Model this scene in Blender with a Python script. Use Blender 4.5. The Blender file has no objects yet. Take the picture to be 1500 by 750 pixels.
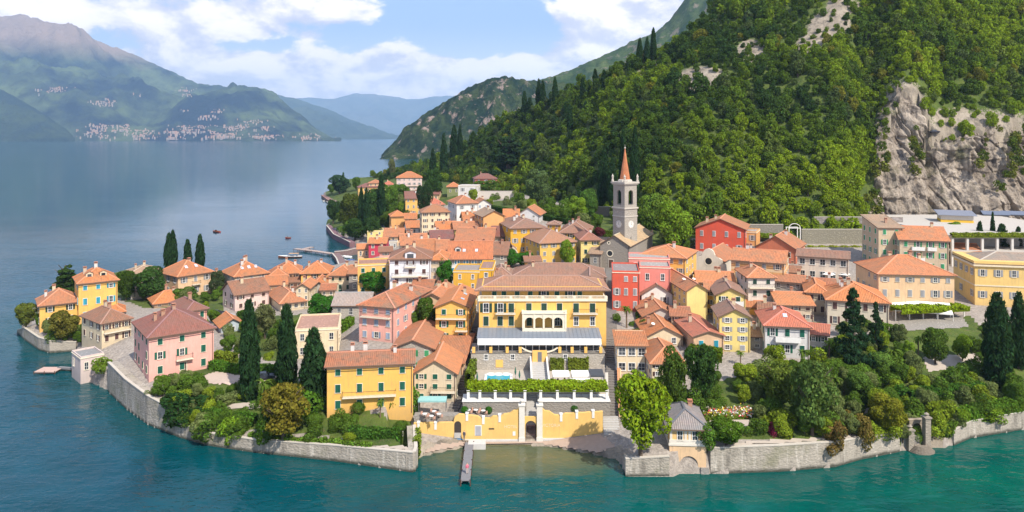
import bpy, math, random
import numpy as np
from mathutils import Vector, Matrix

R = math.radians
SC = bpy.context.scene
COL = SC.collection
rng = np.random.default_rng(7)
random.seed(7)

# ---------------------------------------------------------------- camera
F, Y0, H = 1071.0, 199.0, 55.0        # focal length in photo pixels, horizon row, drone height
cam = bpy.data.objects.new('camera', bpy.data.cameras.new('camera'))
COL.objects.link(cam)
cam.location = (0, 0, H)
cam.rotation_euler = (R(90), 0, 0)
cam.data.sensor_width = 36
cam.data.lens = F / 1500 * 36
cam.data.shift_y = (Y0 - 375) / 1500
cam.data.clip_end = 60000
cam.data.clip_start = 1
SC.camera = cam

# ---------------------------------------------------------------- sky, sun, exposure
SUN_AZ, SUN_EL = R(146), R(47)
world = bpy.data.worlds.new('World'); SC.world = world; world.use_nodes = True
WT = world.node_tree; WT.nodes.clear()

class NG:
    """tiny helper for node graphs"""
    def __init__(s, tree): s.t = tree
    def n(s, kind, **kw):
        nd = s.t.nodes.new(kind)
        for k, v in kw.items(): setattr(nd, k, v)
        return nd
    def link(s, a, b): s.t.links.new(a, b)
    def put(s, sock, v):
        if isinstance(v, (int, float)): sock.default_value = v
        elif isinstance(v, (tuple, list)):
            sock.default_value = v if len(v) == len(sock.default_value) else tuple(v) + (1,)
        else: s.link(v, sock)
    def m(s, op, a, b=None, c=None, clamp=False):
        nd = s.n('ShaderNodeMath', operation=op, use_clamp=clamp)
        for i, v in enumerate((a, b, c)):
            if v is not None: s.put(nd.inputs[i], v)
        return nd.outputs[0]
    def noise(s, vec, scale, detail=4, rough=.55, dist=0.):
        nd = s.n('ShaderNodeTexNoise')
        if vec is not None: s.put(nd.inputs['Vector'], vec)
        nd.inputs['Scale'].default_value = scale; nd.inputs['Detail'].default_value = detail
        nd.inputs['Roughness'].default_value = rough; nd.inputs['Distortion'].default_value = dist
        return nd.outputs[0]
    def mapr(s, v, a, b, c=0., d=1., smooth=False):
        nd = s.n('ShaderNodeMapRange'); nd.clamp = True
        if smooth: nd.interpolation_type = 'SMOOTHSTEP'
        s.put(nd.inputs[0], v)
        for i, x in enumerate((a, b, c, d)): s.put(nd.inputs[i + 1], x)
        return nd.outputs[0]
    def mix(s, f, a, b, mode='MIX'):
        nd = s.n('ShaderNodeMix', data_type='RGBA', blend_type=mode)
        s.put(nd.inputs[0], f); s.put(nd.inputs[6], a); s.put(nd.inputs[7], b)
        return nd.outputs[2]
    def scalev(s, vec, v):
        nd = s.n('ShaderNodeVectorMath', operation='MULTIPLY')
        s.put(nd.inputs[0], vec); nd.inputs[1].default_value = v
        return nd.outputs[0]

def build_sky():
    g = NG(WT)
    sky = g.n('ShaderNodeTexSky', sky_type='NISHITA', sun_disc=False)
    sky.sun_elevation = SUN_EL; sky.sun_rotation = SUN_AZ
    sky.air_density = 1.3; sky.dust_density = 1.6; sky.ozone_density = 2.2
    d = g.n('ShaderNodeTexCoord').outputs['Generated']
    sp = g.n('ShaderNodeSeparateXYZ'); g.link(d, sp.inputs[0])
    yy = g.m('MAXIMUM', sp.outputs[1], .05)
    u = g.m('DIVIDE', sp.outputs[0], yy); v = g.m('DIVIDE', sp.outputs[2], yy)
    def blob(px, py, sx, sy, amp):
        a = g.m('DIVIDE', g.m('SUBTRACT', u, (px - 750) / F), sx / F)
        b = g.m('DIVIDE', g.m('SUBTRACT', v, (Y0 - py) / F), sy / F)
        e = g.m('MULTIPLY_ADD', a, a, g.m('MULTIPLY', b, b))
        return g.m('MULTIPLY', g.m('POWER', 2.718, g.m('MULTIPLY', e, -1.)), amp)
    tot = None
    for bl in ((400, 22, 150, 42, .40), (90, 12, 170, 30, .35), (480, 118, 300, 42, .42), (760, 128, 170, 36, .40),
               (905, 45, 85, 55, .42), (815, 95, 70, 45, .3), (250, 62, 90, 40, .25), (640, 45, 105, 42, -.40), (330, 66, 30, 14, -.22),
               (400, 66, 70, 12, -.16), (715, 25, 70, 30, -.25), (540, 170, 120, 26, -.1), (990, 5, 40, 30, .2), (640, 132, 260, 26, .25), (300, 110, 120, 30, .2)):
        b = blob(*bl); tot = b if tot is None else g.m('ADD', tot, b)
    dv = g.scalev(d, (1, 1, 1.9))
    n1 = g.noise(dv, 8.5, 10, .6, .15)
    dens = g.m('ADD', g.m('MULTIPLY_ADD', g.m('SUBTRACT', n1, .5), 1.7, .5), tot)
    cl = g.mapr(dens, .53, .70, 0, 1, True)
    off = g.n('ShaderNodeVectorMath', operation='ADD'); g.link(dv, off.inputs[0]); off.inputs[1].default_value = (.02, 0, .045)
    n2 = g.noise(off.outputs[0], 8.5, 10, .6, .15)
    shade = g.mapr(g.m('SUBTRACT', n1, n2), -.11, .09, 0, 1, True)
    thick = g.mapr(dens, .62, 1.05)
    ccol = g.mix(g.m('MULTIPLY_ADD', shade, .75, g.m('MULTIPLY', thick, .15)), (4.3, 4.2, 4.9), (9.0, 8.0, 7.6))
    low = g.mapr(v, .012, .07)                      # clouds thin out into the pale air over the lake
    clf = g.m('MULTIPLY', cl, g.m('MULTIPLY_ADD', low, .55, .42))
    base = g.mix(.72, sky.outputs[0], (2.1, 3.0, 5.0))
    base = g.mix(g.mapr(v, .0, .16, .95, 0., True), base, (8.6, 8.3, 9.2))
    col = g.mix(clf, base, ccol)
    bg = g.n('ShaderNodeBackground'); g.link(col, bg.inputs[0]); bg.inputs[1].default_value = .135
    out = g.n('ShaderNodeOutputWorld'); g.link(bg.outputs[0], out.inputs[0])
build_sky()
try: world.cycles.sampling_method = 'MANUAL'; world.cycles.sample_map_resolution = 512
except Exception: pass

sl = bpy.data.lights.new('sun', 'SUN'); sl.energy = 4.2; sl.angle = R(.8); sl.color = (1, .93, .82)
sun = bpy.data.objects.new('sun', sl); COL.objects.link(sun)
SUN_DIR = Vector((math.sin(SUN_AZ) * math.cos(SUN_EL), math.cos(SUN_AZ) * math.cos(SUN_EL), math.sin(SUN_EL)))
sun.rotation_euler = SUN_DIR.to_track_quat('Z', 'Y').to_euler()
sun.location = (60, -60, 120)

SC.view_settings.view_transform = 'Standard'
SC.view_settings.look = 'None'
SC.view_settings.exposure = 0.55
SC.view_settings.gamma = 1
SC.render.engine = 'CYCLES'
SC.cycles.max_bounces = 6; SC.cycles.diffuse_bounces = 3; SC.cycles.glossy_bounces = 3
SC.cycles.transmission_bounces = 4; SC.cycles.volume_bounces = 1
SC.cycles.use_denoising = True

# ---------------------------------------------------------------- photo pixel <-> world
def wx(px, Y): return (px - 750) / F * Y
def wz(py, Y): return H - (py - Y0) / F * Y
def at(px, py, z=0.):
    Y = F * (H - z) / (py - Y0)
    return (wx(px, Y), Y)

def tag(o, label=None, cat=None, group=None, kind=None):
    if label: o['label'] = label
    if cat: o['category'] = cat
    if group: o['group'] = group
    if kind: o['kind'] = kind
    return o

def empty(name, loc, yaw=0., label=None, cat=None, group=None):
    o = bpy.data.objects.new(name, None); COL.objects.link(o)
    o.location = loc; o.rotation_euler = (0, 0, yaw); o.empty_display_size = .5
    return tag(o, label, cat, group)

def obj(name, me, parent=None, loc=(0, 0, 0), yaw=0.):
    o = bpy.data.objects.new(name, me); COL.objects.link(o)
    o.location = loc; o.rotation_euler = (0, 0, yaw)
    if parent is not None: o.parent = parent
    return o

class MB:
    """collects faces; build() links them as one mesh object"""
    def __init__(s): s.v, s.f, s.mi = [], [], []
    def poly(s, pts, m=0):
        i = len(s.v); s.v.extend([tuple(p) for p in pts]); s.f.append(tuple(range(i, i + len(pts)))); s.mi.append(m)
    def box(s, x0, x1, y0, y1, z0, z1, m=0, top=True, bottom=True):
        a, b, c, d = (x0, y0), (x1, y0), (x1, y1), (x0, y1)
        s.prism([a, b, c, d], z0, z1, m, top, bottom)
    def prism(s, pl, z0, z1, m=0, top=True, bottom=True):
        n = len(pl); i = len(s.v)
        s.v.extend([(p[0], p[1], z0) for p in pl]); s.v.extend([(p[0], p[1], z1) for p in pl])
        for k in range(n):
            j = (k + 1) % n
            s.f.append((i + k, i + j, i + n + j, i + n + k)); s.mi.append(m)
        if top: s.f.append(tuple(range(i + n, i + 2 * n))); s.mi.append(m)
        if bottom: s.f.append(tuple(reversed(range(i, i + n)))); s.mi.append(m)
    def tube(s, pts, rad, n=8, m=0, cap=True):
        rings = []
        P = [Vector(p) for p in pts]
        if not isinstance(rad, (list, tuple)): rad = [rad] * len(P)
        for k, p in enumerate(P):
            t = (P[min(k + 1, len(P) - 1)] - P[max(k - 1, 0)]).normalized()
            a = t.cross(Vector((0, 0, 1)))
            if a.length < .05: a = t.cross(Vector((0, 1, 0)))
            a.normalize(); b = a.cross(t)
            i = len(s.v)
            for q in range(n):
                an = 2 * math.pi * q / n
                s.v.append(tuple(p + (a * math.cos(an) + b * math.sin(an)) * rad[k]))
            rings.append(i)
        for k in range(len(rings) - 1):
            for q in range(n):
                r = (q + 1) % n
                s.f.append((rings[k] + q, rings[k + 1] + q, rings[k + 1] + r, rings[k] + r)); s.mi.append(m)
        if cap:
            s.f.append(tuple(rings[0] + q for q in range(n))); s.mi.append(m)
            s.f.append(tuple(rings[-1] + q for q in reversed(range(n)))); s.mi.append(m)
    def bar(s, p0, p1, w, h, m=0):
        p0, p1 = Vector(p0), Vector(p1); t = (p1 - p0).normalized()
        a = t.cross(Vector((0, 0, 1)))
        if a.length < .05: a = Vector((1, 0, 0))
        a = a.normalized() * (w / 2); b = a.cross(t).normalized() * (h / 2)
        if b.z < 0: b = -b
        i = len(s.v)
        for p in (p0, p1):
            for q in ((-1, -1), (1, -1), (1, 1), (-1, 1)): s.v.append(tuple(p + a * q[0] + b * q[1]))
        for q in range(4):
            r = (q + 1) % 4
            s.f.append((i + q, i + r, i + 4 + r, i + 4 + q)); s.mi.append(m)
        s.f.append((i + 3, i + 2, i + 1, i)); s.mi.append(m); s.f.append((i + 4, i + 5, i + 6, i + 7)); s.mi.append(m)
    def lathe(s, prof, n=12, m=0, c=(0, 0), a0=0., smooth=False):
        rings = []
        for r, z in prof:
            i = len(s.v); rings.append(i)
            for q in range(n):
                an = a0 + 2 * math.pi * q / n
                s.v.append((c[0] + r * math.cos(an), c[1] + r * math.sin(an), z))
        for k in range(len(rings) - 1):
            for q in range(n):
                r = (q + 1) % n
                s.f.append((rings[k] + q, rings[k] + r, rings[k + 1] + r, rings[k + 1] + q)); s.mi.append(m)
        s.f.append(tuple(rings[-1] + q for q in range(n))); s.mi.append(m)
        s.f.append(tuple(rings[0] + q for q in reversed(range(n)))); s.mi.append(m)
    def mesh(s, name, mats, uv=False, smooth=False):
        me = bpy.data.meshes.new(name)
        me.from_pydata(s.v, [], s.f)
        for m in (mats if isinstance(mats, (list, tuple)) else [mats]): me.materials.append(m)
        me.polygons.foreach_set('material_index', s.mi)
        if smooth: me.polygons.foreach_set('use_smooth', [True] * len(s.f))
        if uv:
            me.update()
            ul = me.uv_layers.new(name='UVMap')
            buf = []
            for p in me.polygons:
                nn = p.normal
                t = Vector((-nn.y, nn.x, 0))
                t = t.normalized() if t.length > 1e-3 else Vector((1, 0, 0))
                b = nn.cross(t)
                for vi in p.vertices:
                    co = me.vertices[vi].co
                    buf += [co.dot(t), co.dot(b)]
            ul.data.foreach_set('uv', buf)
        me.validate(); me.update()
        return me
    def build(s, name, mats, parent=None, loc=(0, 0, 0), yaw=0., uv=False, smooth=False):
        return obj(name, s.mesh(name, mats, uv, smooth), parent, loc, yaw)

# ---------------------------------------------------------------- materials
MC = {}
def newmat(name):
    m = bpy.data.materials.new(name); m.use_nodes = True
    t = m.node_tree; t.nodes.clear(); g = NG(t)
    out = g.n('ShaderNodeOutputMaterial')
    b = g.n('ShaderNodeBsdfPrincipled'); g.link(b.outputs[0], out.inputs[0])
    b.inputs['Specular IOR Level'].default_value = .3
    g.out = out; g.b = b
    return m, g
def vmul(c, k): return tuple(min(1., x * k) for x in c)
def bump(g, hgt, strength=.4, dist=.1):
    n = g.n('ShaderNodeBump'); n.inputs['Strength'].default_value = strength; n.inputs['Distance'].default_value = dist
    g.put(n.inputs['Height'], hgt); g.link(n.outputs[0], g.b.inputs['Normal'])

def plain(name, col, rough=.6, metal=0.):
    k = ('plain', name)
    if k in MC: return MC[k]
    m, g = newmat(name)
    co = g.n('ShaderNodeTexCoord').outputs['Object']
    n = g.noise(co, 1.7, 4)
    g.put(g.b.inputs['Base Color'], g.mix(n, vmul(col, .82), vmul(col, 1.14)))
    g.b.inputs['Roughness'].default_value = rough; g.b.inputs['Metallic'].default_value = metal
    MC[k] = m; return m

def stucco(col, wear=.5):
    wear = min(1, wear * 1.35)
    k = ('stucco', tuple(round(c, 3) for c in col), wear)
    if k in MC: return MC[k]
    m, g = newmat('stucco')
    co = g.n('ShaderNodeTexCoord').outputs['Object']
    n1 = g.noise(co, .35, 5, .6); n2 = g.noise(g.scalev(co, (2.2, 2.2, .35)), 1., 5, .65); n3 = g.noise(co, 5., 3)
    c = g.mix(g.mapr(n1, .3, .7), vmul(col, .86), vmul(col, 1.07))
    grime = tuple(x * .55 + .05 for x in col)
    c = g.mix(g.m('MULTIPLY', g.mapr(n2, .50, .74), min(1, wear * 1.1)), c, grime)
    sp = g.n('ShaderNodeSeparateXYZ'); g.link(co, sp.inputs[0])
    damp = g.mapr(g.m('MULTIPLY_ADD', n2, 3.2, sp.outputs[2]), 1.4, 3.2, .55, 0.)
    c = g.mix(damp, c, tuple(x * .5 + .06 for x in col))
    c = g.mix(g.mapr(g.n('ShaderNodeObjectInfo').outputs['Random'], 0, 1, 0, .10), c, (.5, .44, .36))
    c = g.mix(g.m('MULTIPLY', g.mapr(n3, .4, .75), .16), c, vmul(col, .7))
    g.put(g.b.inputs['Base Color'], c); g.b.inputs['Roughness'].default_value = .9
    bump(g, n3, .15, .05)
    MC[k] = m; return m

def stone(col, scale=1.6, name='stonework', mortar=.62):
    scale *= 1.6
    k = ('stone', tuple(round(c, 3) for c in col), scale)
    if k in MC: return MC[k]
    m, g = newmat(name)
    co = g.n('ShaderNodeTexCoord').outputs['Object']
    v = g.n('ShaderNodeTexVoronoi', feature='F1'); g.put(v.inputs['Vector'], g.scalev(co, (1, 1, 1.7))); v.inputs['Scale'].default_value = scale
    vs = g.n('ShaderNodeSeparateColor'); g.link(v.outputs['Color'], vs.inputs[0])
    n1 = g.noise(co, .22, 5, .65); n2 = g.noise(g.scalev(co, (1.5, 1.5, .3)), 1, 4, .6); n3 = g.noise(co, 4, 4)
    c = g.mix(vs.outputs[0], vmul(col, .78), vmul(col, 1.18))
    c = g.mix(g.m('MULTIPLY', g.mapr(n1, .42, .62), .6), c, vmul((col[0] * .85, col[1] * .84, col[2] * .78), .55))
    c = g.mix(g.m('MULTIPLY', g.mapr(n2, .5, .72), .5), c, vmul(col, 1.35))
    c = g.mix(g.mapr(v.outputs['Distance'], .3 / scale, .62 / scale), c, vmul(col, mortar))
    c = g.mix(g.m('MULTIPLY', n3, .35), c, vmul(col, .5))
    g.put(g.b.inputs['Base Color'], c); g.b.inputs['Roughness'].default_value = .92
    bump(g, g.m('SUBTRACT', n3, v.outputs['Distance']), .6, .12)
    MC[k] = m; return m

def quaystone(col):
    m = stone(col, 1.15, 'quay_stone', .8); g = NG(m.node_tree)
    b = [n for n in m.node_tree.nodes if n.type == 'BSDF_PRINCIPLED'][0]; src = b.inputs['Base Color'].links[0].from_socket
    co = g.n('ShaderNodeTexCoord').outputs['Object']; sp = g.n('ShaderNodeSeparateXYZ'); g.link(co, sp.inputs[0])
    n1 = g.noise(g.scalev(co, (1, 1, .25)), .55, 6, .7); n2 = g.noise(co, .16, 5, .65); n3 = g.noise(g.scalev(co, (1, 1, .12)), 1.6, 4, .6)
    c = g.mix(g.m('MULTIPLY', g.mapr(n1, .5, .66), .65), src, (.13, .115, .095))
    c = g.mix(g.m('MULTIPLY', g.mapr(n3, .55, .72), .5), c, (.66, .60, .52))
    c = g.mix(g.m('MULTIPLY', g.mapr(n2, .54, .66), .5), c, (.15, .15, .07))
    c = g.mix(g.mapr(g.m('MULTIPLY_ADD', n1, .9, sp.outputs[2]), .65, 1.15, .9, 0), c, (.035, .04, .028))
    g.put(b.inputs['Base Color'], c); return m

def tiles(col, patch=.5, name='roof_tiles'):
    k = ('tiles', tuple(round(c, 3) for c in col), patch)
    if k in MC: return MC[k]
    m, g = newmat(name)
    tc = g.n('ShaderNodeTexCoord'); uv = tc.outputs['UV']; co = tc.outputs['Object']
    w = g.n('ShaderNodeTexWave', wave_type='BANDS', bands_direction='X'); g.put(w.inputs['Vector'], uv)
    w.inputs['Scale'].default_value = .9; w.inputs['Distortion'].default_value = .6; w.inputs['Detail'].default_value = 1
    w2 = g.n('ShaderNodeTexWave', wave_type='BANDS', bands_direction='Y', wave_profile='SAW'); g.put(w2.inputs['Vector'], uv)
    w2.inputs['Scale'].default_value = .55; w2.inputs['Distortion'].default_value = .4
    br = g.n('ShaderNodeTexBrick'); g.put(br.inputs['Vector'], uv); br.inputs['Scale'].default_value = 1.
    br.inputs['Brick Width'].default_value = .35; br.inputs['Row Height'].default_value = .45; br.inputs['Mortar Size'].default_value = .02
    br.inputs['Color1'].default_value = (0, 0, 0, 1); br.inputs['Color2'].default_value = (1, 1, 1, 1); br.inputs['Mortar'].default_value = (.2, .2, .2, 1)
    n1 = g.noise(g.scalev(uv, (3.0, .55, 1)), 1., 5, .65); n2 = g.noise(co, .33, 5, .62); n3 = g.noise(co, 1.3, 4, .6)
    hot = (min(1, col[0] * 1.25), col[1] * 1.08, col[2] * .9)
    grey = (col[0] * .55 + .06, col[1] * .75 + .06, col[2] * .8 + .05)
    c = g.mix(g.mapr(n1, .3, .7), vmul(col, .60), vmul(col, 1.35))
    bs = g.n('ShaderNodeSeparateColor'); g.link(br.outputs[0], bs.inputs[0])
    c = g.mix(g.m('MULTIPLY', bs.outputs[0], .45), c, vmul(hot, 1.35))
    c = g.mix(g.m('MULTIPLY', g.mapr(n2, .40, .62), min(1, patch * 1.3)), c, grey)
    c = g.mix(g.m('MULTIPLY', g.mapr(n3, .54, .70), patch * 1.1), c, vmul(grey, .5))
    c = g.mix(g.m('MULTIPLY', w.outputs['Fac'], .28), c, vmul(col, .45))
    rn = g.n('ShaderNodeObjectInfo').outputs['Random']
    c = g.mix(g.mapr(rn, .3, 1, 0, .5), c, (.27, .13, .08)); c = g.mix(g.mapr(rn, .0, .3, .4, 0), c, (.50, .21, .085))
    g.put(g.b.inputs['Base Color'], c); g.b.inputs['Roughness'].default_value = .85
    bump(g, g.m('MULTIPLY_ADD', w.outputs['Fac'], -1., g.m('MULTIPLY', w2.outputs['Fac'], -.4)), .7, .12)
    MC[k] = m; return m

GLASS, gg = newmat('window_glass')
gg.put(gg.b.inputs['Base Color'], gg.mix(gg.n('ShaderNodeObjectInfo').outputs['Random'], (.018, .022, .028), (.07, .08, .09)))
gg.b.inputs['Roughness'].default_value = .12; gg.b.inputs['Specular IOR Level'].default_value = .5
WHITE = plain('white_paint', (.72, .70, .66), .55)
CREAMT = plain('cream_trim', (.70, .62, .48), .8)
GREYMET = plain('grey_metal', (.20, .20, .21), .45, .4)
DARKMET = plain('dark_iron', (.035, .03, .03), .5)
WOOD = plain('weathered_wood', (.26, .22, .19), .8)
DWOOD = plain('dark_wood', (.09, .05, .035), .7)
CONC = plain('pale_concrete', (.42, .40, .37), .9)
PAVE = stone((.42, .38, .33), 1.1, 'paving')
CANVAS = plain('white_canvas', (.78, .76, .72), .8)

# ================================================================ terrain
# shoreline, (photo px, photo py at water level, height of the bank there)
SH = [(27, 487, .6), (37, 497, 3), (58, 512, 3), (74, 517, 3), (112, 514, 2.2), (118, 546, 3), (133, 561, 1.5), (160, 572, 5.6), (164, 577, 5.7), (185, 597, 5.3), (218, 621, 4.9),
      (250, 634, 4.2), (264, 640, 2.3), (307, 652, 2.0), (374, 662, 2.0), (487, 674, 2.4), (606, 691, 3.0), (611, 672, .3), (640, 665, .2), (700, 653, .1), (800, 655, .1),
      (868, 667, .2), (905, 676, .4), (916, 697, 2.6), (980, 697, 3), (1040, 693, 4.0), (1140, 690, 4.1), (1222, 683, 4.0), (1260, 672, 3.5), (1316, 661, 3), (1330, 662, .8), (1388, 656, .8),
      (1395, 652, 2.6), (1420, 641, 3.), (1500, 628, 3.2), (1700, 600, 3), (2100, 560, 3)]
shore = [(*at(a, b), w) for a, b, w in SH]
shore += [(600, 300, 3), (1500, 900, 3), (1500, 3000, 3), (250, 2600, 2)]
BK = [(700, 234, 1), (650, 238, 1), (615, 246, 1), (572, 259, 1), (525, 268, 1), (500, 274, .8), (474, 283, .8), (471, 289, .8), (490, 300, .6), (505, 308, .8), (490, 318, 1.2), (478, 328, 2.2), (489, 343, 2.2),
      (512, 354, 1.5), (525, 364, 1), (527, 384, 1), (500, 396, 1.2), (430, 409, 1), (330, 408, 1), (245, 405, 1), (180, 402, 1), (95, 425, 1), (42, 457, .8)]
shore += [(*at(a, b), w) for a, b, w in BK]
SHP = np.array(shore)
def shore_sd(X, Y):
    """signed distance to the shoreline (inside land > 0) and bank height of the nearest stretch"""
    X = np.asarray(X, float); Y = np.asarray(Y, float)
    best = np.full(X.shape, 1e12); w = np.zeros(X.shape); ins = np.zeros(X.shape, bool)
    n = len(SHP)
    for i in range(n):
        x0, y0, w0 = SHP[i]; x1, y1, w1 = SHP[(i + 1) % n]
        dx, dy = x1 - x0, y1 - y0
        t = np.clip(((X - x0) * dx + (Y - y0) * dy) / (dx * dx + dy * dy + 1e-9), 0, 1)
        d = (X - x0 - t * dx) ** 2 + (Y - y0 - t * dy) ** 2
        k = d < best
        best = np.where(k, d, best); w = np.where(k, w0 + (w1 - w0) * t, w)
        c = ((y0 > Y) != (y1 > Y)) & (X < (x1 - x0) * (Y - y0) / ((y1 - y0) if y1 != y0 else 1e-9) + x0)
        ins ^= c
    s = np.sqrt(best)
    return np.where(ins, s, -s), w

def sstep(x, a, b):
    t = np.clip((x - a) / (b - a), 0, 1); return t * t * (3 - 2 * t)
def hash2(i, j, seed):
    h = (i * 374761393 + j * 668265263 + seed * 1442695041) & 0xFFFFFFFF
    h = ((h ^ (h >> 13)) * 1274126177) & 0xFFFFFFFF
    return ((h ^ (h >> 16)) & 0xFFFF) / 65535.
def vnoise(X, Y, s, seed=0):
    x = np.asarray(X, float) / s; y = np.asarray(Y, float) / s
    i = np.floor(x).astype(np.int64); j = np.floor(y).astype(np.int64)
    fx = x - i; fy = y - j; fx = fx * fx * (3 - 2 * fx); fy = fy * fy * (3 - 2 * fy)
    a, b, c, d = hash2(i, j, seed), hash2(i + 1, j, seed), hash2(i, j + 1, seed), hash2(i + 1, j + 1, seed)
    return (a * (1 - fx) + b * fx) * (1 - fy) + (c * (1 - fx) + d * fx) * fy - .5
def fbm(X, Y, s, o=4, seed=0, gain=.5):
    r = 0.; k = 1.
    for q in range(o):
        r = r + k * vnoise(X, Y, s / 2 ** q, seed + q * 17); k *= gain
    return r

def tab(xs, pairs):
    p = np.array(pairs, float); return np.interp(xs, p[:, 0], p[:, 1])
SIL = [(540, 268), (560, 264), (600, 253), (640, 238), (660, 226), (680, 215), (700, 198), (730, 178), (760, 166), (800, 150), (830, 142), (870, 130), (900, 110), (950, 84), (985, 60), (1040, 20),
       (1100, -30), (1200, -110), (1300, -170), (1400, -210), (1500, -240), (1700, -270), (2300, -290)]
YCR = [(540, 760), (560, 740), (600, 720), (650, 640), (700, 600), (760, 560), (800, 520), (850, 470), (900, 430), (950, 430), (1040, 440), (1100, 455), (1200, 480), (1300, 490), (1500, 500), (2300, 500)]
YFT = [(540, 740), (560, 705), (600, 660), (650, 560), (700, 490), (760, 440), (800, 400), (850, 345), (900, 300), (950, 272), (1000, 262), (1100, 258), (1200, 255), (1270, 258), (1300, 268), (2300, 290)]
CLT = [(1255, 26), (1275, 36), (1300, 60), (1325, 76), (1342, 74), (1362, 60), (1385, 52), (1420, 55), (1460, 58), (1500, 60), (1600, 60), (2300, 60)]   # top of the rock face
CLIFF_Y, CLIFF_Z, LEAN = 288., 22., .42
def terrain(X, Y):
    X = np.asarray(X, float); Y = np.asarray(Y, float)
    a = 750 + F * X / np.maximum(Y, 1)
    sd, w = shore_sd(X, Y)
    base = tab(Y, [(100, 4.5), (125, 5), (150, 9.5), (165, 11), (180, 12.5), (200, 14), (230, 15.2), (250, 18.5), (275, 21), (300, 21.5), (350, 21), (600, 20), (900, 20)])
    base = np.minimum(base, tab(a, [(-500, 6.3), (300, 6.5), (480, 7.2), (530, 10), (620, 17), (700, 30), (2300, 30)]))
    h = np.minimum(base, w + .30 * sd)
    ysil = tab(a, SIL); yc = tab(a, YCR); yf = tab(a, YFT); zf = tab(a, [(540, 8), (600, 18), (700, 20), (2300, 21)])
    ct = tab(a, CLT)
    cm = sstep(a, 1225, 1285)
    yf = yf + cm * (CLIFF_Y + LEAN * (ct - CLIFF_Z) + 2.5 - yf)
    zf = zf + cm * (np.maximum(ct - 1.5, zf) - zf)
    zc = H - (ysil - Y0) / F * yc
    t = (Y - yf) / np.maximum(yc - yf, 20)
    hill = zf + (zc - zf) * np.clip(t, 0, 1) ** .93 - np.maximum(Y - yc, 0) * .35
    hill = hill + np.clip(t * 4, 0, 1) * (fbm(X, Y, 70, 3, 3) * 11 + fbm(X, Y, 22, 3, 9) * 4)
    hill = np.where((t > 0) & (sd > 0), hill, -99)
    h = np.maximum(h, hill)
    return np.where(sd > 0.3, h, np.where(sd > -.6, np.minimum(h, -.6), -4.))

def ground(px, py):
    Ys = np.concatenate([np.arange(112, 420, .5), np.arange(420, 1500, 3.)])
    X = wx(px, Ys); z = terrain(X, Ys); ray = wz(py, Ys)
    k = np.nonzero((ray <= z) & (z > -.5))[0]
    if len(k) == 0:
        Y = F * (H - 1) / max(py - Y0, 4); return wx(px, Y), Y, 1.
    Y = Ys[k[0]]; return wx(px, Y), Y, float(z[k[0]])
def gz(X, Y): return float(terrain(np.array([X]), np.array([Y]))[0])

ROCKS = [(1325, 190, 42, 75), (1030, 118, 42, 22), (1100, 75, 22, 18), (1215, 40, 34, 26), (1185, 65, 20, 14), (1395, 170, 30, 14), (940, 112, 10, 9), (1445, 235, 130, 75), (1235, 8, 26, 12), (960, 95, 9, 6)]
def rockmask(a, py):
    r = np.zeros(np.shape(a))
    for cx, cy, sx, sy in ROCKS: r = np.maximum(r, 1.25 - ((a - cx) / sx) ** 2 - ((py - cy) / sy) ** 2)
    return np.clip(r * 1.5, 0, 1)

def polar_mesh(name, mat, av, Yv, zfun, attr=None):
    A, YY = np.meshgrid(av, Yv); X = (A - 750) / F * YY
    Z = zfun(X, YY, A)
    n, m = A.shape
    me = bpy.data.meshes.new(name)
    V = np.stack([X, YY, Z], -1).reshape(-1, 3)
    idx = np.arange(n * m).reshape(n, m)
    Q = np.stack([idx[:-1, :-1], idx[:-1, 1:], idx[1:, 1:], idx[1:, :-1]], -1).reshape(-1, 4)
    me.vertices.add(len(V)); me.vertices.foreach_set('co', V.astype(np.float32).ravel())
    me.loops.add(Q.size); me.loops.foreach_set('vertex_index', Q.astype(np.int32).ravel())
    me.polygons.add(len(Q)); me.polygons.foreach_set('loop_start', np.arange(0, Q.size, 4, dtype=np.int32))
    me.update(calc_edges=True)
    me.polygons.foreach_set('use_smooth', np.ones(len(Q), bool))
    if attr is not None:
        C = attr(X, YY, Z, A).reshape(-1, 4).astype(np.float32)
        ca = me.color_attributes.new('zone', 'FLOAT_COLOR', 'POINT'); ca.data.foreach_set('color', C.ravel())
    me.materials.append(mat)
    o = obj(name, me)
    return o

def in_poly(px, py, pl):
    r = np.zeros(np.shape(px), bool); n = len(pl)
    for i in range(n):
        x0, y0 = pl[i]; x1, y1 = pl[(i + 1) % n]
        c = ((y0 > py) != (y1 > py)) & (px < (x1 - x0) * (py - y0) / ((y1 - y0) if y1 != y0 else 1e-9) + x0)
        r = r ^ c
    return r
GARDENS = [[(240, 560), (330, 520), (420, 540), (480, 590), (600, 615), (604, 670), (560, 655), (480, 640), (330, 625), (250, 605)],
           [(1000, 600), (1040, 560), (1180, 530), (1300, 490), (1420, 462), (1440, 480), (1600, 470), (1700, 620), (1420, 640), (1200, 650), (1060, 640)],
           [(130, 400), (180, 395), (330, 380), (330, 470), (260, 450), (215, 452), (180, 440)], [(40, 440), (60, 485), (130, 500), (150, 470), (110, 400), (60, 420)], [(330, 470), (440, 460), (470, 520), (400, 530), (330, 500)],
           [(470, 300), (465, 270), (600, 240), (670, 235), (720, 275), (680, 300), (640, 300), (600, 330), (560, 330), (520, 345), (480, 330)], [(690, 300), (760, 290), (900, 315), (1020, 330), (1000, 380), (900, 345), (780, 320)]]
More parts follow.
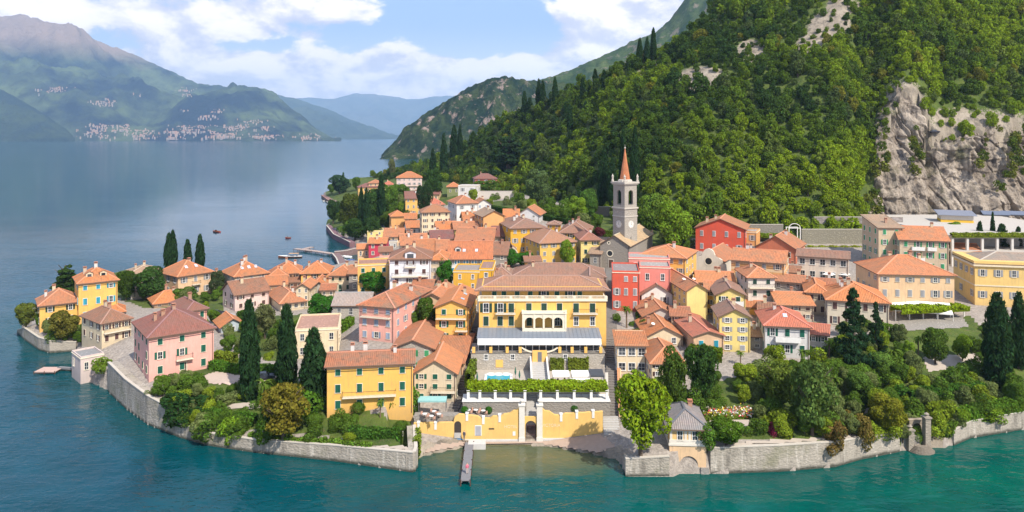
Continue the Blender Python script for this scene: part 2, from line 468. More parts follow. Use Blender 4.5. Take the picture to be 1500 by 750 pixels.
def land_zone(X, Y, Z, A):
    py = Y0 + (H - Z) / Y * F
    g = np.zeros(X.shape)
    for pl in GARDENS: g = np.maximum(g, in_poly(A, py, pl) * 1.)
    yf = tab(A, YFT)
    g = np.maximum(g, (Y > yf - 6) * 1.)
    flat = (A > 1262) & (Y < CLIFF_Y + 4) & (Y > 225) & (Z < 23.5)
    g = np.where(flat, 0, g)
    rk = rockmask(A, py) * (Y > yf + 3)
    sd, w = shore_sd(X, Y)
    rk = np.maximum(rk, ((sd < 3) & (w < 1.0)) * .8)
    return np.stack([g, rk, np.clip(sd / 10, 0, 1), np.ones(X.shape)], -1)

def rock_colour(g, co):
    n1 = g.noise(g.scalev(co, (1, 1, .35)), .12, 7, .68, .6); n2 = g.noise(co, .6, 6, .7); n3 = g.noise(g.scalev(co, (1, 1, .22)), .35, 5, .6)
    c = g.mix(g.mapr(n1, .32, .68), (.20, .16, .125), (.58, .49, .39))
    c = g.mix(g.m('MULTIPLY', g.mapr(n3, .50, .62), .8), c, (.09, .078, .072))
    c = g.mix(g.m('MULTIPLY', g.mapr(n2, .55, .75), .45), c, (.30, .20, .10))
    return c, n2

def land_material():
    m, g = newmat('ground')
    tc = g.n('ShaderNodeTexCoord'); co = tc.outputs['Object']
    at_ = g.n('ShaderNodeVertexColor', layer_name='zone'); s = g.n('ShaderNodeSeparateColor'); g.link(at_.outputs[0], s.inputs[0])
    rc, rn = rock_colour(g, co); rc = g.mix(.45, rc, (.16, .14, .10))
    n1 = g.noise(co, .25, 5); n2 = g.noise(co, 1.4, 5, .65)
    grass = g.mix(g.mapr(n1, .35, .65), (.045, .075, .014), (.095, .13, .02))
    grass = g.mix(g.m('MULTIPLY', g.mapr(n2, .55, .7), .6), grass, (.16, .11, .06))
    pave = g.mix(g.mapr(n2, .3, .7), (.22, .19, .165), (.40, .35, .30))
    c = g.mix(g.mapr(g.m('MULTIPLY_ADD', g.m('SUBTRACT', n2, .5), .5, s.outputs[0]), .4, .6), pave, grass)
    c = g.mix(g.mapr(g.m('MULTIPLY_ADD', g.m('SUBTRACT', n2, .5), 1.6, s.outputs[1]), .38, .6), c, rc)
    g.put(g.b.inputs['Base Color'], c); g.b.inputs['Roughness'].default_value = .95
    bump(g, g.m('ADD', n2, rn), .8, .5)
    return m
LAND = land_material()
tag(polar_mesh('ground', LAND, np.arange(-260, 1780, 5.), np.geomspace(108, 860, 240), lambda X, Y, A: terrain(X, Y), land_zone), kind='structure')

def rock_mat():
    m, g = newmat('cliff_rock')
    co = g.n('ShaderNodeTexCoord').outputs['Object']
    c, n = rock_colour(g, co)
    n4 = g.noise(co, .09, 4)
    c = g.mix(g.m('MULTIPLY', g.mapr(n4, .56, .68), .5), c, (.10, .11, .03))
    g.put(g.b.inputs['Base Color'], c); g.b.inputs['Roughness'].default_value = .95
    bump(g, g.m('ADD', n, g.noise(g.scalev(co, (1, 1, .3)), .5, 8, .7)), 1., 1.6)
    return m
ROCK = rock_mat()
def cliff():
    av = np.arange(1252, 1700, .8); tv = np.linspace(0, 1, 120)
    A, T = np.meshgrid(av, tv)
    top = tab(A, CLT) + fbm(A, A * 0, 14, 3, 5) * 5
    Z = CLIFF_Z - 2 + (top - CLIFF_Z + 3) * T
    Yb = CLIFF_Y + LEAN * (Z - CLIFF_Z)
    X = (A - 750) / F * Yb
    rid = 1 - 2 * np.abs(fbm(X, Z * .35, 13, 5, 21, .55))
    crk = np.abs(fbm(X + Z * .3, Z * .16, 6, 4, 51, .6)); led = (Z / 6.5 + fbm(X, Z, 18, 3, 61) * 1.6) % 1.
    Y = Yb - rid * 4.2 - fbm(X, Z, 26, 4, 33) * 9 - fbm(X, Z, 4, 4, 41, .65) * 1.6 + 3.0 * np.exp(-(crk / .05) ** 2) - (1 - led) * .7 + 3.2 + 7 * np.exp(-((A - 1372) / 9) ** 2)
    Y = Y + np.where(T > .97, 3, 0)
    n, m = A.shape
    V = np.stack([X, Y, Z], -1).reshape(-1, 3)
    idx = np.arange(n * m).reshape(n, m)
    Q = np.stack([idx[:-1, :-1], idx[:-1, 1:], idx[1:, 1:], idx[1:, :-1]], -1).reshape(-1, 4)
    me = bpy.data.meshes.new('rock_cliff')
    me.vertices.add(len(V)); me.vertices.foreach_set('co', V.astype(np.float32).ravel())
    me.loops.add(Q.size); me.loops.foreach_set('vertex_index', Q.astype(np.int32).ravel())
    me.polygons.add(len(Q)); me.polygons.foreach_set('loop_start', np.arange(0, Q.size, 4, dtype=np.int32))
    me.update(calc_edges=True); me.materials.append(ROCK)
    tag(obj('rock_cliff', me), kind='structure')
cliff()

# ---------------------------------------------------------------- lake
def lake():
    m, g = newmat('lake_water')
    pos = g.n('ShaderNodeNewGeometry').outputs['Position']
    at_ = g.n('ShaderNodeVertexColor', layer_name='zone'); s = g.n('ShaderNodeSeparateColor'); g.link(at_.outputs[0], s.inputs[0])
    sp = g.n('ShaderNodeSeparateXYZ'); g.link(pos, sp.inputs[0])
    n0 = g.noise(g.scalev(pos, (.5, 1, 1)), .012, 4, .6); n1 = g.noise(pos, .09, 4, .6)
    side = g.mapr(g.m('MULTIPLY_ADD', g.m('SUBTRACT', n0, .5), 60, sp.outputs[0]), -60, 70)
    deep = g.mix(side, (.0, .050, .074), (.0, .092, .060))
    deep = g.mix(g.m('MULTIPLY', g.mapr(n1, .35, .7), .6), deep, (.001, .026, .036))
    c = g.mix(g.mapr(g.m('MULTIPLY_ADD', g.m('SUBTRACT', n1, .5), .35, s.outputs[0]), .08, .62), deep, (.15, .125, .05))
    c = g.mix(g.m('MULTIPLY', s.outputs[1], .5), c, (.0, .06, .055))
    g.put(g.b.inputs['Base Color'], c)
    g.put(g.b.inputs['Roughness'], g.mapr(sp.outputs[1], 200, 1500, .06, .14)); g.b.inputs['IOR'].default_value = 1.33; g.b.inputs['Specular IOR Level'].default_value = .27
    w1 = g.noise(g.scalev(pos, (.55, 1, 1)), .35, 3, .6, .3); w2 = g.noise(g.scalev(pos, (.7, 1, 1)), .95, 3, .6); w3 = g.noise(g.scalev(pos, (.4, 1, 1)), .06, 3, .6)
    hh = g.m('MULTIPLY_ADD', w1, 1.2, g.m('MULTIPLY_ADD', w2, .45, g.m('MULTIPLY', w3, 2.5)))
    calm = g.m('MULTIPLY', g.mapr(g.noise(g.scalev(pos, (.4, 1, 1)), .018, 3), .35, .65, .35, .95), g.mapr(sp.outputs[1], 150, 430, 1., .10))
    n = g.n('ShaderNodeBump'); n.inputs['Distance'].default_value = .42; g.put(n.inputs['Strength'], calm); g.put(n.inputs['Height'], hh); g.link(n.outputs[0], g.b.inputs['Normal'])
    def zone(X, Y, Z, A):
        bx, by = at(775, 655)
        d = np.sqrt(((X - bx) / 1.9) ** 2 + (Y - by - 1) ** 2)
        sh = np.clip(1 - d / 15, 0, 1) * (X < 20) * (X > -17)
        sd, w = shore_sd(X, Y)
        near = np.clip(1 + sd / 12, 0, 1) * (sd < 1)
        return np.stack([sh, near, 0 * X, np.ones(X.shape)], -1)
    o = polar_mesh('lake_water', m, np.concatenate([np.arange(-2500, -400, 150.), np.arange(-400, 1900, 10.), np.arange(1900, 4000, 150.)]),
                   np.concatenate([np.linspace(20, 100, 9), np.geomspace(101, 900, 170), np.geomspace(920, 26000, 40)]), lambda X, Y, A: X * 0., zone)
    tag(o, kind='structure')
lake()

# ---------------------------------------------------------------- far mountains
def mtn_mat(name, dark, light, bare, zb0, zb1, s, rocky=0.):
    m, g = newmat(name)
    co = g.n('ShaderNodeTexCoord').outputs['Object']
    sp = g.n('ShaderNodeSeparateXYZ'); g.link(co, sp.inputs[0])
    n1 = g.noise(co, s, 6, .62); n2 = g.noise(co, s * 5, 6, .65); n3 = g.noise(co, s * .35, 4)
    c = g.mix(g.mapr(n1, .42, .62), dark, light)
    c = g.mix(g.m('MULTIPLY', g.mapr(n2, .5, .62), .6), c, vmul(dark, .55))
    zz = g.m('MULTIPLY_ADD', g.m('SUBTRACT', n1, .5), (zb1 - zb0) * 1.6, sp.outputs[2])
    c = g.mix(g.mapr(zz, zb0, zb1), c, bare)
    if rocky:
        ge = g.n('ShaderNodeNewGeometry'); sn = g.n('ShaderNodeSeparateXYZ'); g.link(ge.outputs['Normal'], sn.inputs[0])
        n5 = g.noise(g.scalev(co, (1, 1, .4)), s * 2.2, 6, .7)
        c = g.mix(g.m('MULTIPLY', g.mapr(n5, .56, .64), rocky), c, (.30, .22, .19))
    g.put(g.b.inputs['Base Color'], c); g.b.inputs['Roughness'].default_value = 1.; g.b.inputs['Specular IOR Level'].default_value = 0.
    bump(g, g.m('ADD', n2, n1), 1., 6 if s > .01 else 60)
    return m
def mountain(name, sil, d0, d1, rows, step, amp, sc, mat, shape=.85, seed=1, back=.5, foot=0., bare_attr=None):
    p = np.array(sil, float)
    av = np.arange(p[0, 0], p[-1, 0] + .1, step)
    tv = np.concatenate([np.linspace(0, 1, rows), 1 + np.linspace(.04, .6, 10)])
    A, T = np.meshgrid(av, tv)
    ys = np.interp(A, p[:, 0], p[:, 1])
    Y = d0 + (d1 - d0) * T; X = (A - 750) / F * Y
    zr = H - (ys - Y0) / F * d1
    body = np.where(T <= 1, np.clip(T, 0, 1) ** shape, 1 - (T - 1) * back)
    env = np.sin(np.clip(T, 0, 1) * np.pi) ** .8
    rid = (.26 - np.abs(fbm(X, Y, sc, 5, seed, .55))) * 1.5 + .5 * fbm(X, Y, sc * .6, 4, seed + 2, .5)
    Z = zr * body + env * rid * amp * np.clip(zr / (np.max(zr) * .35), .0, 1) + fbm(X, Y, sc / 12, 3, seed + 5) * amp * .10
    Z = np.where(T <= 0.001, np.minimum(Z, -5), Z)
    n, m = A.shape
    V = np.stack([X, Y, Z], -1).reshape(-1, 3); idx = np.arange(n * m).reshape(n, m)
    Q = np.stack([idx[:-1, :-1], idx[:-1, 1:], idx[1:, 1:], idx[1:, :-1]], -1).reshape(-1, 4)
    me = bpy.data.meshes.new(name)
    me.vertices.add(len(V)); me.vertices.foreach_set('co', V.astype(np.float32).ravel())
    me.loops.add(Q.size); me.loops.foreach_set('vertex_index', Q.astype(np.int32).ravel())
    me.polygons.add(len(Q)); me.polygons.foreach_set('loop_start', np.arange(0, Q.size, 4, dtype=np.int32))
    me.update(calc_edges=True); me.polygons.foreach_set('use_smooth', np.ones(len(Q), bool)); me.materials.append(mat)
    o = tag(obj(name, me), kind='structure')
    return A, T, X, Y, Z
M1 = mtn_mat('mountain_slopes', (.002, .010, .018), (.095, .125, .045), (.26, .18, .13), 1050, 1400, .0013)  # dark patches paint cloud shadows into the slope colour
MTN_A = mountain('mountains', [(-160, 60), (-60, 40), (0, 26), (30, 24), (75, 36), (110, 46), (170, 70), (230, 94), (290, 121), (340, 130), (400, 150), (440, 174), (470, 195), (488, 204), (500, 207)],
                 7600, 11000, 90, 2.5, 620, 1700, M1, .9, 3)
mountain('mountains', [(-200, 100), (0, 130), (30, 146), (70, 170), (100, 192), (112, 206)], 6800, 7600, 30, 2.5, 140, 500, mtn_mat('wooded_slopes', (.014, .03, .02), (.04, .06, .02), (.05, .07, .03), 600, 900, .003), .9, 8)
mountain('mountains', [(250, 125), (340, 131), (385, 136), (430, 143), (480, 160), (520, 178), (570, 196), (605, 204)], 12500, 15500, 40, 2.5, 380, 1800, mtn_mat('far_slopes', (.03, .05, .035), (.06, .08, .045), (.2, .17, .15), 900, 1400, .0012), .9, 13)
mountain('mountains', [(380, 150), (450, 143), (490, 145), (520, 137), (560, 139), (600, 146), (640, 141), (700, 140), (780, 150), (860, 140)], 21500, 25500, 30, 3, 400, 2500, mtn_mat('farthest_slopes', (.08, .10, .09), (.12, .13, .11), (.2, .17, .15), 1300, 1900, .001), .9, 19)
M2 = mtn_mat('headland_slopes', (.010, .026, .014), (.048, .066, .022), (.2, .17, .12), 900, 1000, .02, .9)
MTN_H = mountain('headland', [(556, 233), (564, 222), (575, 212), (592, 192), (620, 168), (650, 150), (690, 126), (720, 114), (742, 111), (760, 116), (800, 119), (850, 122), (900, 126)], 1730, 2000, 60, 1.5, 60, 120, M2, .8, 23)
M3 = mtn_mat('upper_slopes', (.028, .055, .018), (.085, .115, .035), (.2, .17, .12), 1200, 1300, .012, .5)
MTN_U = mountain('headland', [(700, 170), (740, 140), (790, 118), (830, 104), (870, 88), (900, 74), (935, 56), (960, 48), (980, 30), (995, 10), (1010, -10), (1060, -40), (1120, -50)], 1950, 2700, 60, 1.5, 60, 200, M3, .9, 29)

# small settlements on the far shore: nobody could count their houses at this distance
def far_village():
    b = MB(); r = random.Random(4)
    A, T, X, Y, Z = MTN_A
    spots = [(145, 183, 203, 1.0, 60), (185, 182, 196, 1., 40), (215, 190, 203, 1., 50), (290, 184, 196, 1, 70), (260, 192, 203, 1, 40), (345, 184, 192, 1, 45), (370, 176, 182, 1, 22), (390, 186, 191, 1, 16), (455, 196, 204, 1, 40), (330, 196, 204, 1, 70), (390, 198, 204, 1, 50),
             (85, 128, 136, 1, 40), (152, 147, 154, 1, 40), (206, 135, 141, 1, 14), (274, 130, 134, 1, 20), (274, 138, 141, 1, 12), (278, 161, 165, 1, 14), (314, 159, 166, 1, 30), (304, 170, 175, 1, 22), (30, 200, 205, 1, 8), (100, 200, 205, 1, 10)]
    sprd = {60: 22, 40: 22, 50: 22, 70: 30, 45: 24, 22: 16, 16: 12, 14: 9, 20: 11, 12: 9, 30: 17, 8: 30, 10: 25}
    for cx, ya, yb, _, n in spots:
        for k in range(int(n * 1.6)):
            px = r.gauss(cx, sprd[n] * .5); py = r.uniform(ya, yb)
            j = min(A.shape[1] - 1, max(0, int((px - A[0, 0]) / 2.5)))
            pyc = Y0 - (Z[:90, j] - H) / Y[:90, j] * F
            i = int(np.argmin(np.abs(pyc - py)))
            x, y, z = X[i, j] + r.uniform(-20, 20), Y[i, j] + r.uniform(-30, 30) - 10, Z[i, j]
            if z < -2: z = 0
            w, d, h = r.uniform(6, 13), r.uniform(6, 11), r.uniform(4, 8)
            m = r.choice((0, 0, 1, 2))
            b.box(x - w / 2, x + w / 2, y - d / 2, y + d / 2, z - 20, z + h, m, True, False)
            p = [(x - w / 2, y - d / 2, z + h), (x + w / 2, y - d / 2, z + h), (x + w / 2, y + d / 2, z + h), (x - w / 2, y + d / 2, z + h)]
            e0, e1 = (x - w / 2, y, z + h + 3.4), (x + w / 2, y, z + h + 3.4)
            b.poly([p[0], p[1], e1, e0], 3); b.poly([p[2], p[3], e0, e1], 3)
    o = b.build('far_shore_villages', [plain('far_white', (.46, .35, .28)), plain('far_peach', (.46, .27, .18)), plain('far_grey', (.32, .28, .25)), plain('far_roofs', (.48, .22, .13))])
    tag(o, 'pale houses of the villages scattered along the far shore below the mountains', 'villages', kind='stuff')
far_village()

# pale summer air
hb = MB(); hb.box(-9500, 5200, -60, 26500, -9, 2050, 0)
hm = bpy.data.materials.new('haze'); hm.use_nodes = True; hm.node_tree.nodes.clear()
hg = NG(hm.node_tree); ho = hg.n('ShaderNodeOutputMaterial'); hv = hg.n('ShaderNodeVolumePrincipled')
hv.inputs['Color'].default_value = (.50, .72, 1.0, 1); hv.inputs['Density'].default_value = 5.0e-5; hv.inputs['Anisotropy'].default_value = .1
hg.link(hv.outputs[0], ho.inputs['Volume'])
haze = hb.build('haze', hm); tag(haze, 'thin pale blue summer haze over the lake and mountains', 'haze', kind='stuff')
haze.display_type = 'WIRE'

# ================================================================ building kit
C_YEL = (.78, .445, .11); C_SAL = (.78, .43, .075); C_CREAM = (.68, .55, .36); C_PINK = (.76, .38, .31); C_WHITE = (.68, .65, .61); C_RED = (.60, .085, .045)
C_MUS = (.66, .36, .025); C_BEIGE = (.56, .45, .32); C_PEACH = (.70, .46, .27); C_LEMON = (.74, .58, .20); C_GREYW = (.46, .43, .39); C_ORA = (.66, .34, .12); C_MAG = (.50, .03, .07); C_BRICK = (.45, .25, .16)
S_GREY = (.46, .41, .36); S_PALE = (.58, .53, .45)
T_ORA = (.52, .185, .068); T_TER = (.40, .15, .075); T_SALM = (.52, .20, .09); T_BRN = (.27, .13, .08); T_MAR = (.21, .085, .075); T_GREY = (.30, .29, .28); T_TAN = (.42, .32, .22); T_PNK = (.29, .165, .12); T_RED = (.50, .15, .09)
SHUT = {'green': (.012, .10, .065), 'dgreen': (.018, .055, .038), 'blue': (.30, .36, .46), 'teal': (.03, .28, .38), 'brown': (.10, .05, .045), 'grey': (.30, .30, .31), 'lgreen': (.05, .28, .12), 'sky': (.04, .22, .36)}
MESHC = {}

def shut_mat(c):
    k = ('shut', c)
    if k not in MC:
        m, g = newmat('shutter_paint'); co = g.n('ShaderNodeTexCoord').outputs['Object']
        w = g.n('ShaderNodeTexWave', wave_type='BANDS', bands_direction='Z'); g.put(w.inputs['Vector'], co); w.inputs['Scale'].default_value = 5.
        rn = g.n('ShaderNodeObjectInfo').outputs['Random']
        col = SHUT[c]
        c0 = g.mix(rn, vmul(col, .8), vmul(col, 1.25))
        g.put(g.b.inputs['Base Color'], g.mix(g.m('MULTIPLY', w.outputs['Fac'], .5), c0, vmul(col, .45))); g.b.inputs['Roughness'].default_value = .6
        MC[k] = m
    return MC[k]

def win_frame(w, h, trim):
    k = ('wf', round(w, 2), round(h, 2), trim)
    if k not in MESHC:
        b = MB(); t = .08; y0, y1 = -.07, .05
        b.box(-w / 2 - t, -w / 2, y0, y1, 0, h); b.box(w / 2, w / 2 + t, y0, y1, 0, h)
        b.box(-w / 2 - t, w / 2 + t, y0, y1, h, h + t); b.box(-w / 2 - t - .06, w / 2 + t + .06, y0 - .08, y1, -t, 0)
        MESHC[k] = b.mesh('window', {'w': WHITE, 'c': CREAMT, 's': CONC}[trim])
    return MESHC[k]
def win_pane(w, h):
    k = ('wp', round(w, 2), round(h, 2))
    if k not in MESHC:
        b = MB(); b.box(-w / 2 + .001, w / 2 - .001, -.02, .04, .002, h - .002, 0)
        for x in (-w / 2 + .03, 0, w / 2 - .03): b.box(x - .024, x + .024, -.045, -.018, .003, h - .003, 1)
        for q in (.02, .45, 1.): b.box(-w / 2 + .002, w / 2 - .002, -.044, -.019, q * (h - .05), q * (h - .05) + .045, 1)
        MESHC[k] = b.mesh('pane', [GLASS, WHITE])
    return MESHC[k]
def shutter(w, h, col):
    k = ('sh', round(w, 2), round(h, 2), col)
    if k not in MESHC:
        b = MB(); b.box(-w / 2, w / 2, -.05, 0, 0, h); b.box(-w / 2 + .06, w / 2 - .06, -.065, -.049, .08, h - .08)
        MESHC[k] = b.mesh('shutter', shut_mat(col))
    return MESHC[k]

def add_window(root, x, y, z, w, h, yaw=0., shut=None, closed=0., trim='c', pane=True, r=random):
    """window at local point (x, y, z of the sill) facing local -y turned by yaw"""
    fr = obj('window', win_frame(w, h, trim), root, (x, y, z), yaw)
    if pane: obj('pane', win_pane(w, h), fr)
    if shut:
        if r.random() < closed:
            obj('shutter', shutter(w / 2 - .01, h - .02, shut), fr, (-w / 4, -.07, .01)); obj('shutter', shutter(w / 2 - .01, h - .02, shut), fr, (w / 4, -.07, .01))
        else:
            obj('shutter', shutter(w / 2, h, shut), fr, (-w * .75 - .13, -.01, 0)); obj('shutter', shutter(w / 2, h, shut), fr, (w * .75 + .13, -.01, 0))
    return fr

def balcony(root, x, y, z, w, d=.9, yaw=0., rail='iron', name='balcony'):
    b = MB(); b.box(-w / 2, w / 2, -d, .02, -.16, 0, 0)
    if rail == 'iron':
        n = max(3, int(w / .22))
        for k in range(n + 1):
            xx = -w / 2 + .04 + (w - .08) * k / n; b.box(xx - .014, xx + .014, -d + .03, -d + .06, 0, .95, 1)
        b.box(-w / 2, w / 2, -d + .02, -d + .07, .95, 1.0, 1)
        for sx in (-w / 2 + .02, w / 2 - .06): b.box(sx, sx + .04, -d + .07, 0, .95, 1.0, 1); b.box(sx, sx + .04, -d * .5, -d * .5 + .03, 0, .95, 1)
    else:
        b.box(-w / 2, w / 2, -d, -d + .1, 0, .9, 0); b.box(-w / 2, -w / 2 + .1, -d + .1, 0, 0, .9, 0); b.box(w / 2 - .1, w / 2, -d + .1, 0, 0, .9, 0)
    return b.build(name, [CREAMT if rail != 'white' else WHITE, DARKMET], root, (x, y, z), yaw)

def roof_mesh(kind, W, D, h, rise, o=.5, x0=0.):
    """roof over x in [-W/2, W/2], y in [0, D]; returns builder, ridge lines and a height function"""
    b = MB(); xl, xr, yf, yb = -W / 2 - o, W / 2 + o, -o, D + o
    th = .2
    if kind == 'hip':
        if W >= D:
            rr = (D / 2 + o) * min(1., .5 * W / (D / 2 + o) * .92); ez = h - o * rise / (D / 2)
            A, B = (xl + rr, D / 2, h + rise), (xr - rr, D / 2, h + rise)
            p = [(xl, yf, ez), (xr, yf, ez), (xr, yb, ez), (xl, yb, ez)]
            tops = [[p[0], p[1], B, A], [p[1], p[2], B], [p[2], p[3], A, B], [p[3], p[0], A]]
        else:
            rr = (W / 2 + o) * min(1., .5 * D / (W / 2 + o) * .92); ez = h - o * rise / (W / 2)
            A, B = (0, yf + rr, h + rise), (0, yb - rr, h + rise)
            p = [(xl, yf, ez), (xr, yf, ez), (xr, yb, ez), (xl, yb, ez)]
            tops = [[p[0], p[1], A], [p[1], p[2], B, A], [p[2], p[3], B], [p[3], p[0], A, B]]
        lines = [(A, B), (p[0], A), (p[1], B if W >= D else A), (p[2], B), (p[3], A if W >= D else B)]
        loop = p
        def zf(x, y):
            dx = min(x - xl, xr - x); dy = min(y - yf, yb - y)
            return ez + (h + rise - ez) * min(1, min(dx, dy) / rr)
    elif kind == 'gx':
        ez = h - o * rise / (D / 2)
        A, B = (xl, D / 2, h + rise), (xr, D / 2, h + rise)
        p = [(xl, yf, ez), (xr, yf, ez), (xr, yb, ez), (xl, yb, ez)]
        tops = [[p[0], p[1], B, A], [p[2], p[3], A, B]]; lines = [(A, B)]; loop = [p[0], p[1], B, p[2], p[3], A]
        def zf(x, y): return ez + (h + rise - ez) * min(y - yf, yb - y) / (D / 2 + o)
    elif kind == 'gy':
        ez = h - o * rise / (W / 2)
        A, B = (0, yf, h + rise), (0, yb, h + rise)
        p = [(xl, yf, ez), (xr, yf, ez), (xr, yb, ez), (xl, yb, ez)]
        tops = [[p[1], p[2], B, A], [p[3], p[0], A, B]]; lines = [(A, B)]; loop = [p[0], A, p[1], p[2], B, p[3]]
        def zf(x, y): return ez + (h + rise - ez) * min(x - xl, xr - x) / (W / 2 + o)
    else:   # shed, high at the back
        ez = h - o * rise / D
        p = [(xl, yf, ez), (xr, yf, ez), (xr, yb, h + rise), (xl, yb, h + rise)]
        tops = [[p[0], p[1], p[2], p[3]]]; lines = []; loop = p
        def zf(x, y): return ez + (h + rise - ez) * (y - yf) / (D + 2 * o)
    for t in tops:
        b.poly(t, 0); b.poly([(q[0], q[1], q[2] - th) for q in reversed(t)], 1)
    n = len(loop)
    for k in range(n):
        a, c = loop[k], loop[(k + 1) % n]
        b.poly([(a[0], a[1], a[2] - th), (c[0], c[1], c[2] - th), c, a], 1)
    for a, c in lines: b.bar((a[0], a[1], a[2] + .02), (c[0], c[1], c[2] + .02), .34, .16, 2)
    return b, zf

def cap_mat(tc):
    return plain('ridge_cap %s' % (tuple(round(x, 2) for x in tc),), tuple(min(.8, x * 1.1 + .06) for x in tc), .85)
EAVE = plain('eave_boards', (.16, .10, .07), .85)

def walls(root, W, D, h, col, roofk, rise, wear=.5, stonecol=None, base=3., name='wall'):
    b = MB(); m = stucco(col, wear) if stonecol is None else stone(stonecol)
    b.box(-W / 2, W / 2, 0, D, -base, h, 0, True, False)
    e = .06
    if roofk == 'gy':
        b.poly([(-W / 2, 0, h), (W / 2, 0, h), (0, 0, h + rise - e)]); b.poly([(W / 2, D, h), (-W / 2, D, h), (0, D, h + rise - e)])
    elif roofk == 'gx':
        for x, s in ((-W / 2, 1), (W / 2, -1)):
            t = [(x, D, h), (x, 0, h), (x, D / 2, h + rise - e)]; b.poly(t if s > 0 else t[::-1])
    elif roofk == 'shed':
        b.poly([(-W / 2, D, h), (-W / 2, 0, h), (-W / 2, D, h + rise)]); b.poly([(W / 2, 0, h), (W / 2, D, h), (W / 2, D, h + rise)]); b.poly([(W / 2, D, h), (-W / 2, D, h), (-W / 2, D, h + rise), (W / 2, D, h + rise)])
    return b.build(name, m, root)

def chimney(roof, x, y, z, r, col=None):
    b = MB(); w, d, t = r.uniform(.55, .8), r.uniform(.5, .7), r.uniform(.9, 1.5)
    b.box(-w / 2, w / 2, -d / 2, d / 2, -.8, t, 0); b.box(-w / 2 - .1, w / 2 + .1, -d / 2 - .1, d / 2 + .1, t, t + .12, 1)
    b.box(-w / 2 + .04, w / 2 - .04, -d / 2 + .04, d / 2 - .04, t + .12, t + .34, 2); b.box(-w / 2 - .06, w / 2 + .06, -d / 2 - .06, d / 2 + .06, t + .34, t + .42, 1)
    return b.build('chimney', [stucco(col or r.choice((C_CREAM, C_BRICK, C_WHITE, C_BEIGE)), .6), plain('chimney_tile', (.45, .2, .12)), DARKMET], roof, (x, y, z))

def facade_windows(root, W, D, h, rows, cols, shut, closed, trim, delta, r, face='f', skip=(), hts=None, wmul=1., top=.42):
    s = h / rows
    faces = []
    if 'f' in face: faces.append((0., W, cols, lambda u: (u, 0.)))
    if 'l' in face: faces.append((-math.pi / 2, D, max(1, round(D / 3.6)), lambda u: (-W / 2, D / 2 - u)))
    if 'r' in face: faces.append((math.pi / 2, D, max(1, round(D / 3.6)), lambda u: (W / 2, D / 2 + u)))
    for fi, (yaw, L, nc, pos) in enumerate(faces):
        for i in range(rows):
            hh = min(1.65, s * .5); ww = min(.9, L / nc * .36) * wmul
            if i == rows - 1 and rows >= 3 and hts != 'even': hh = min(hh, 1.15)
            if ww < .35: continue
            for j in range(nc):
                if (fi, i, j) in skip or (fi > 0 and r.random() < .15): continue
                u = (j + .5) / nc * L - L / 2
                x, y = pos(u)
                add_window(root, x, y, i * s + (s - hh) * .58, ww, hh, yaw, shut, closed, trim, True, r)

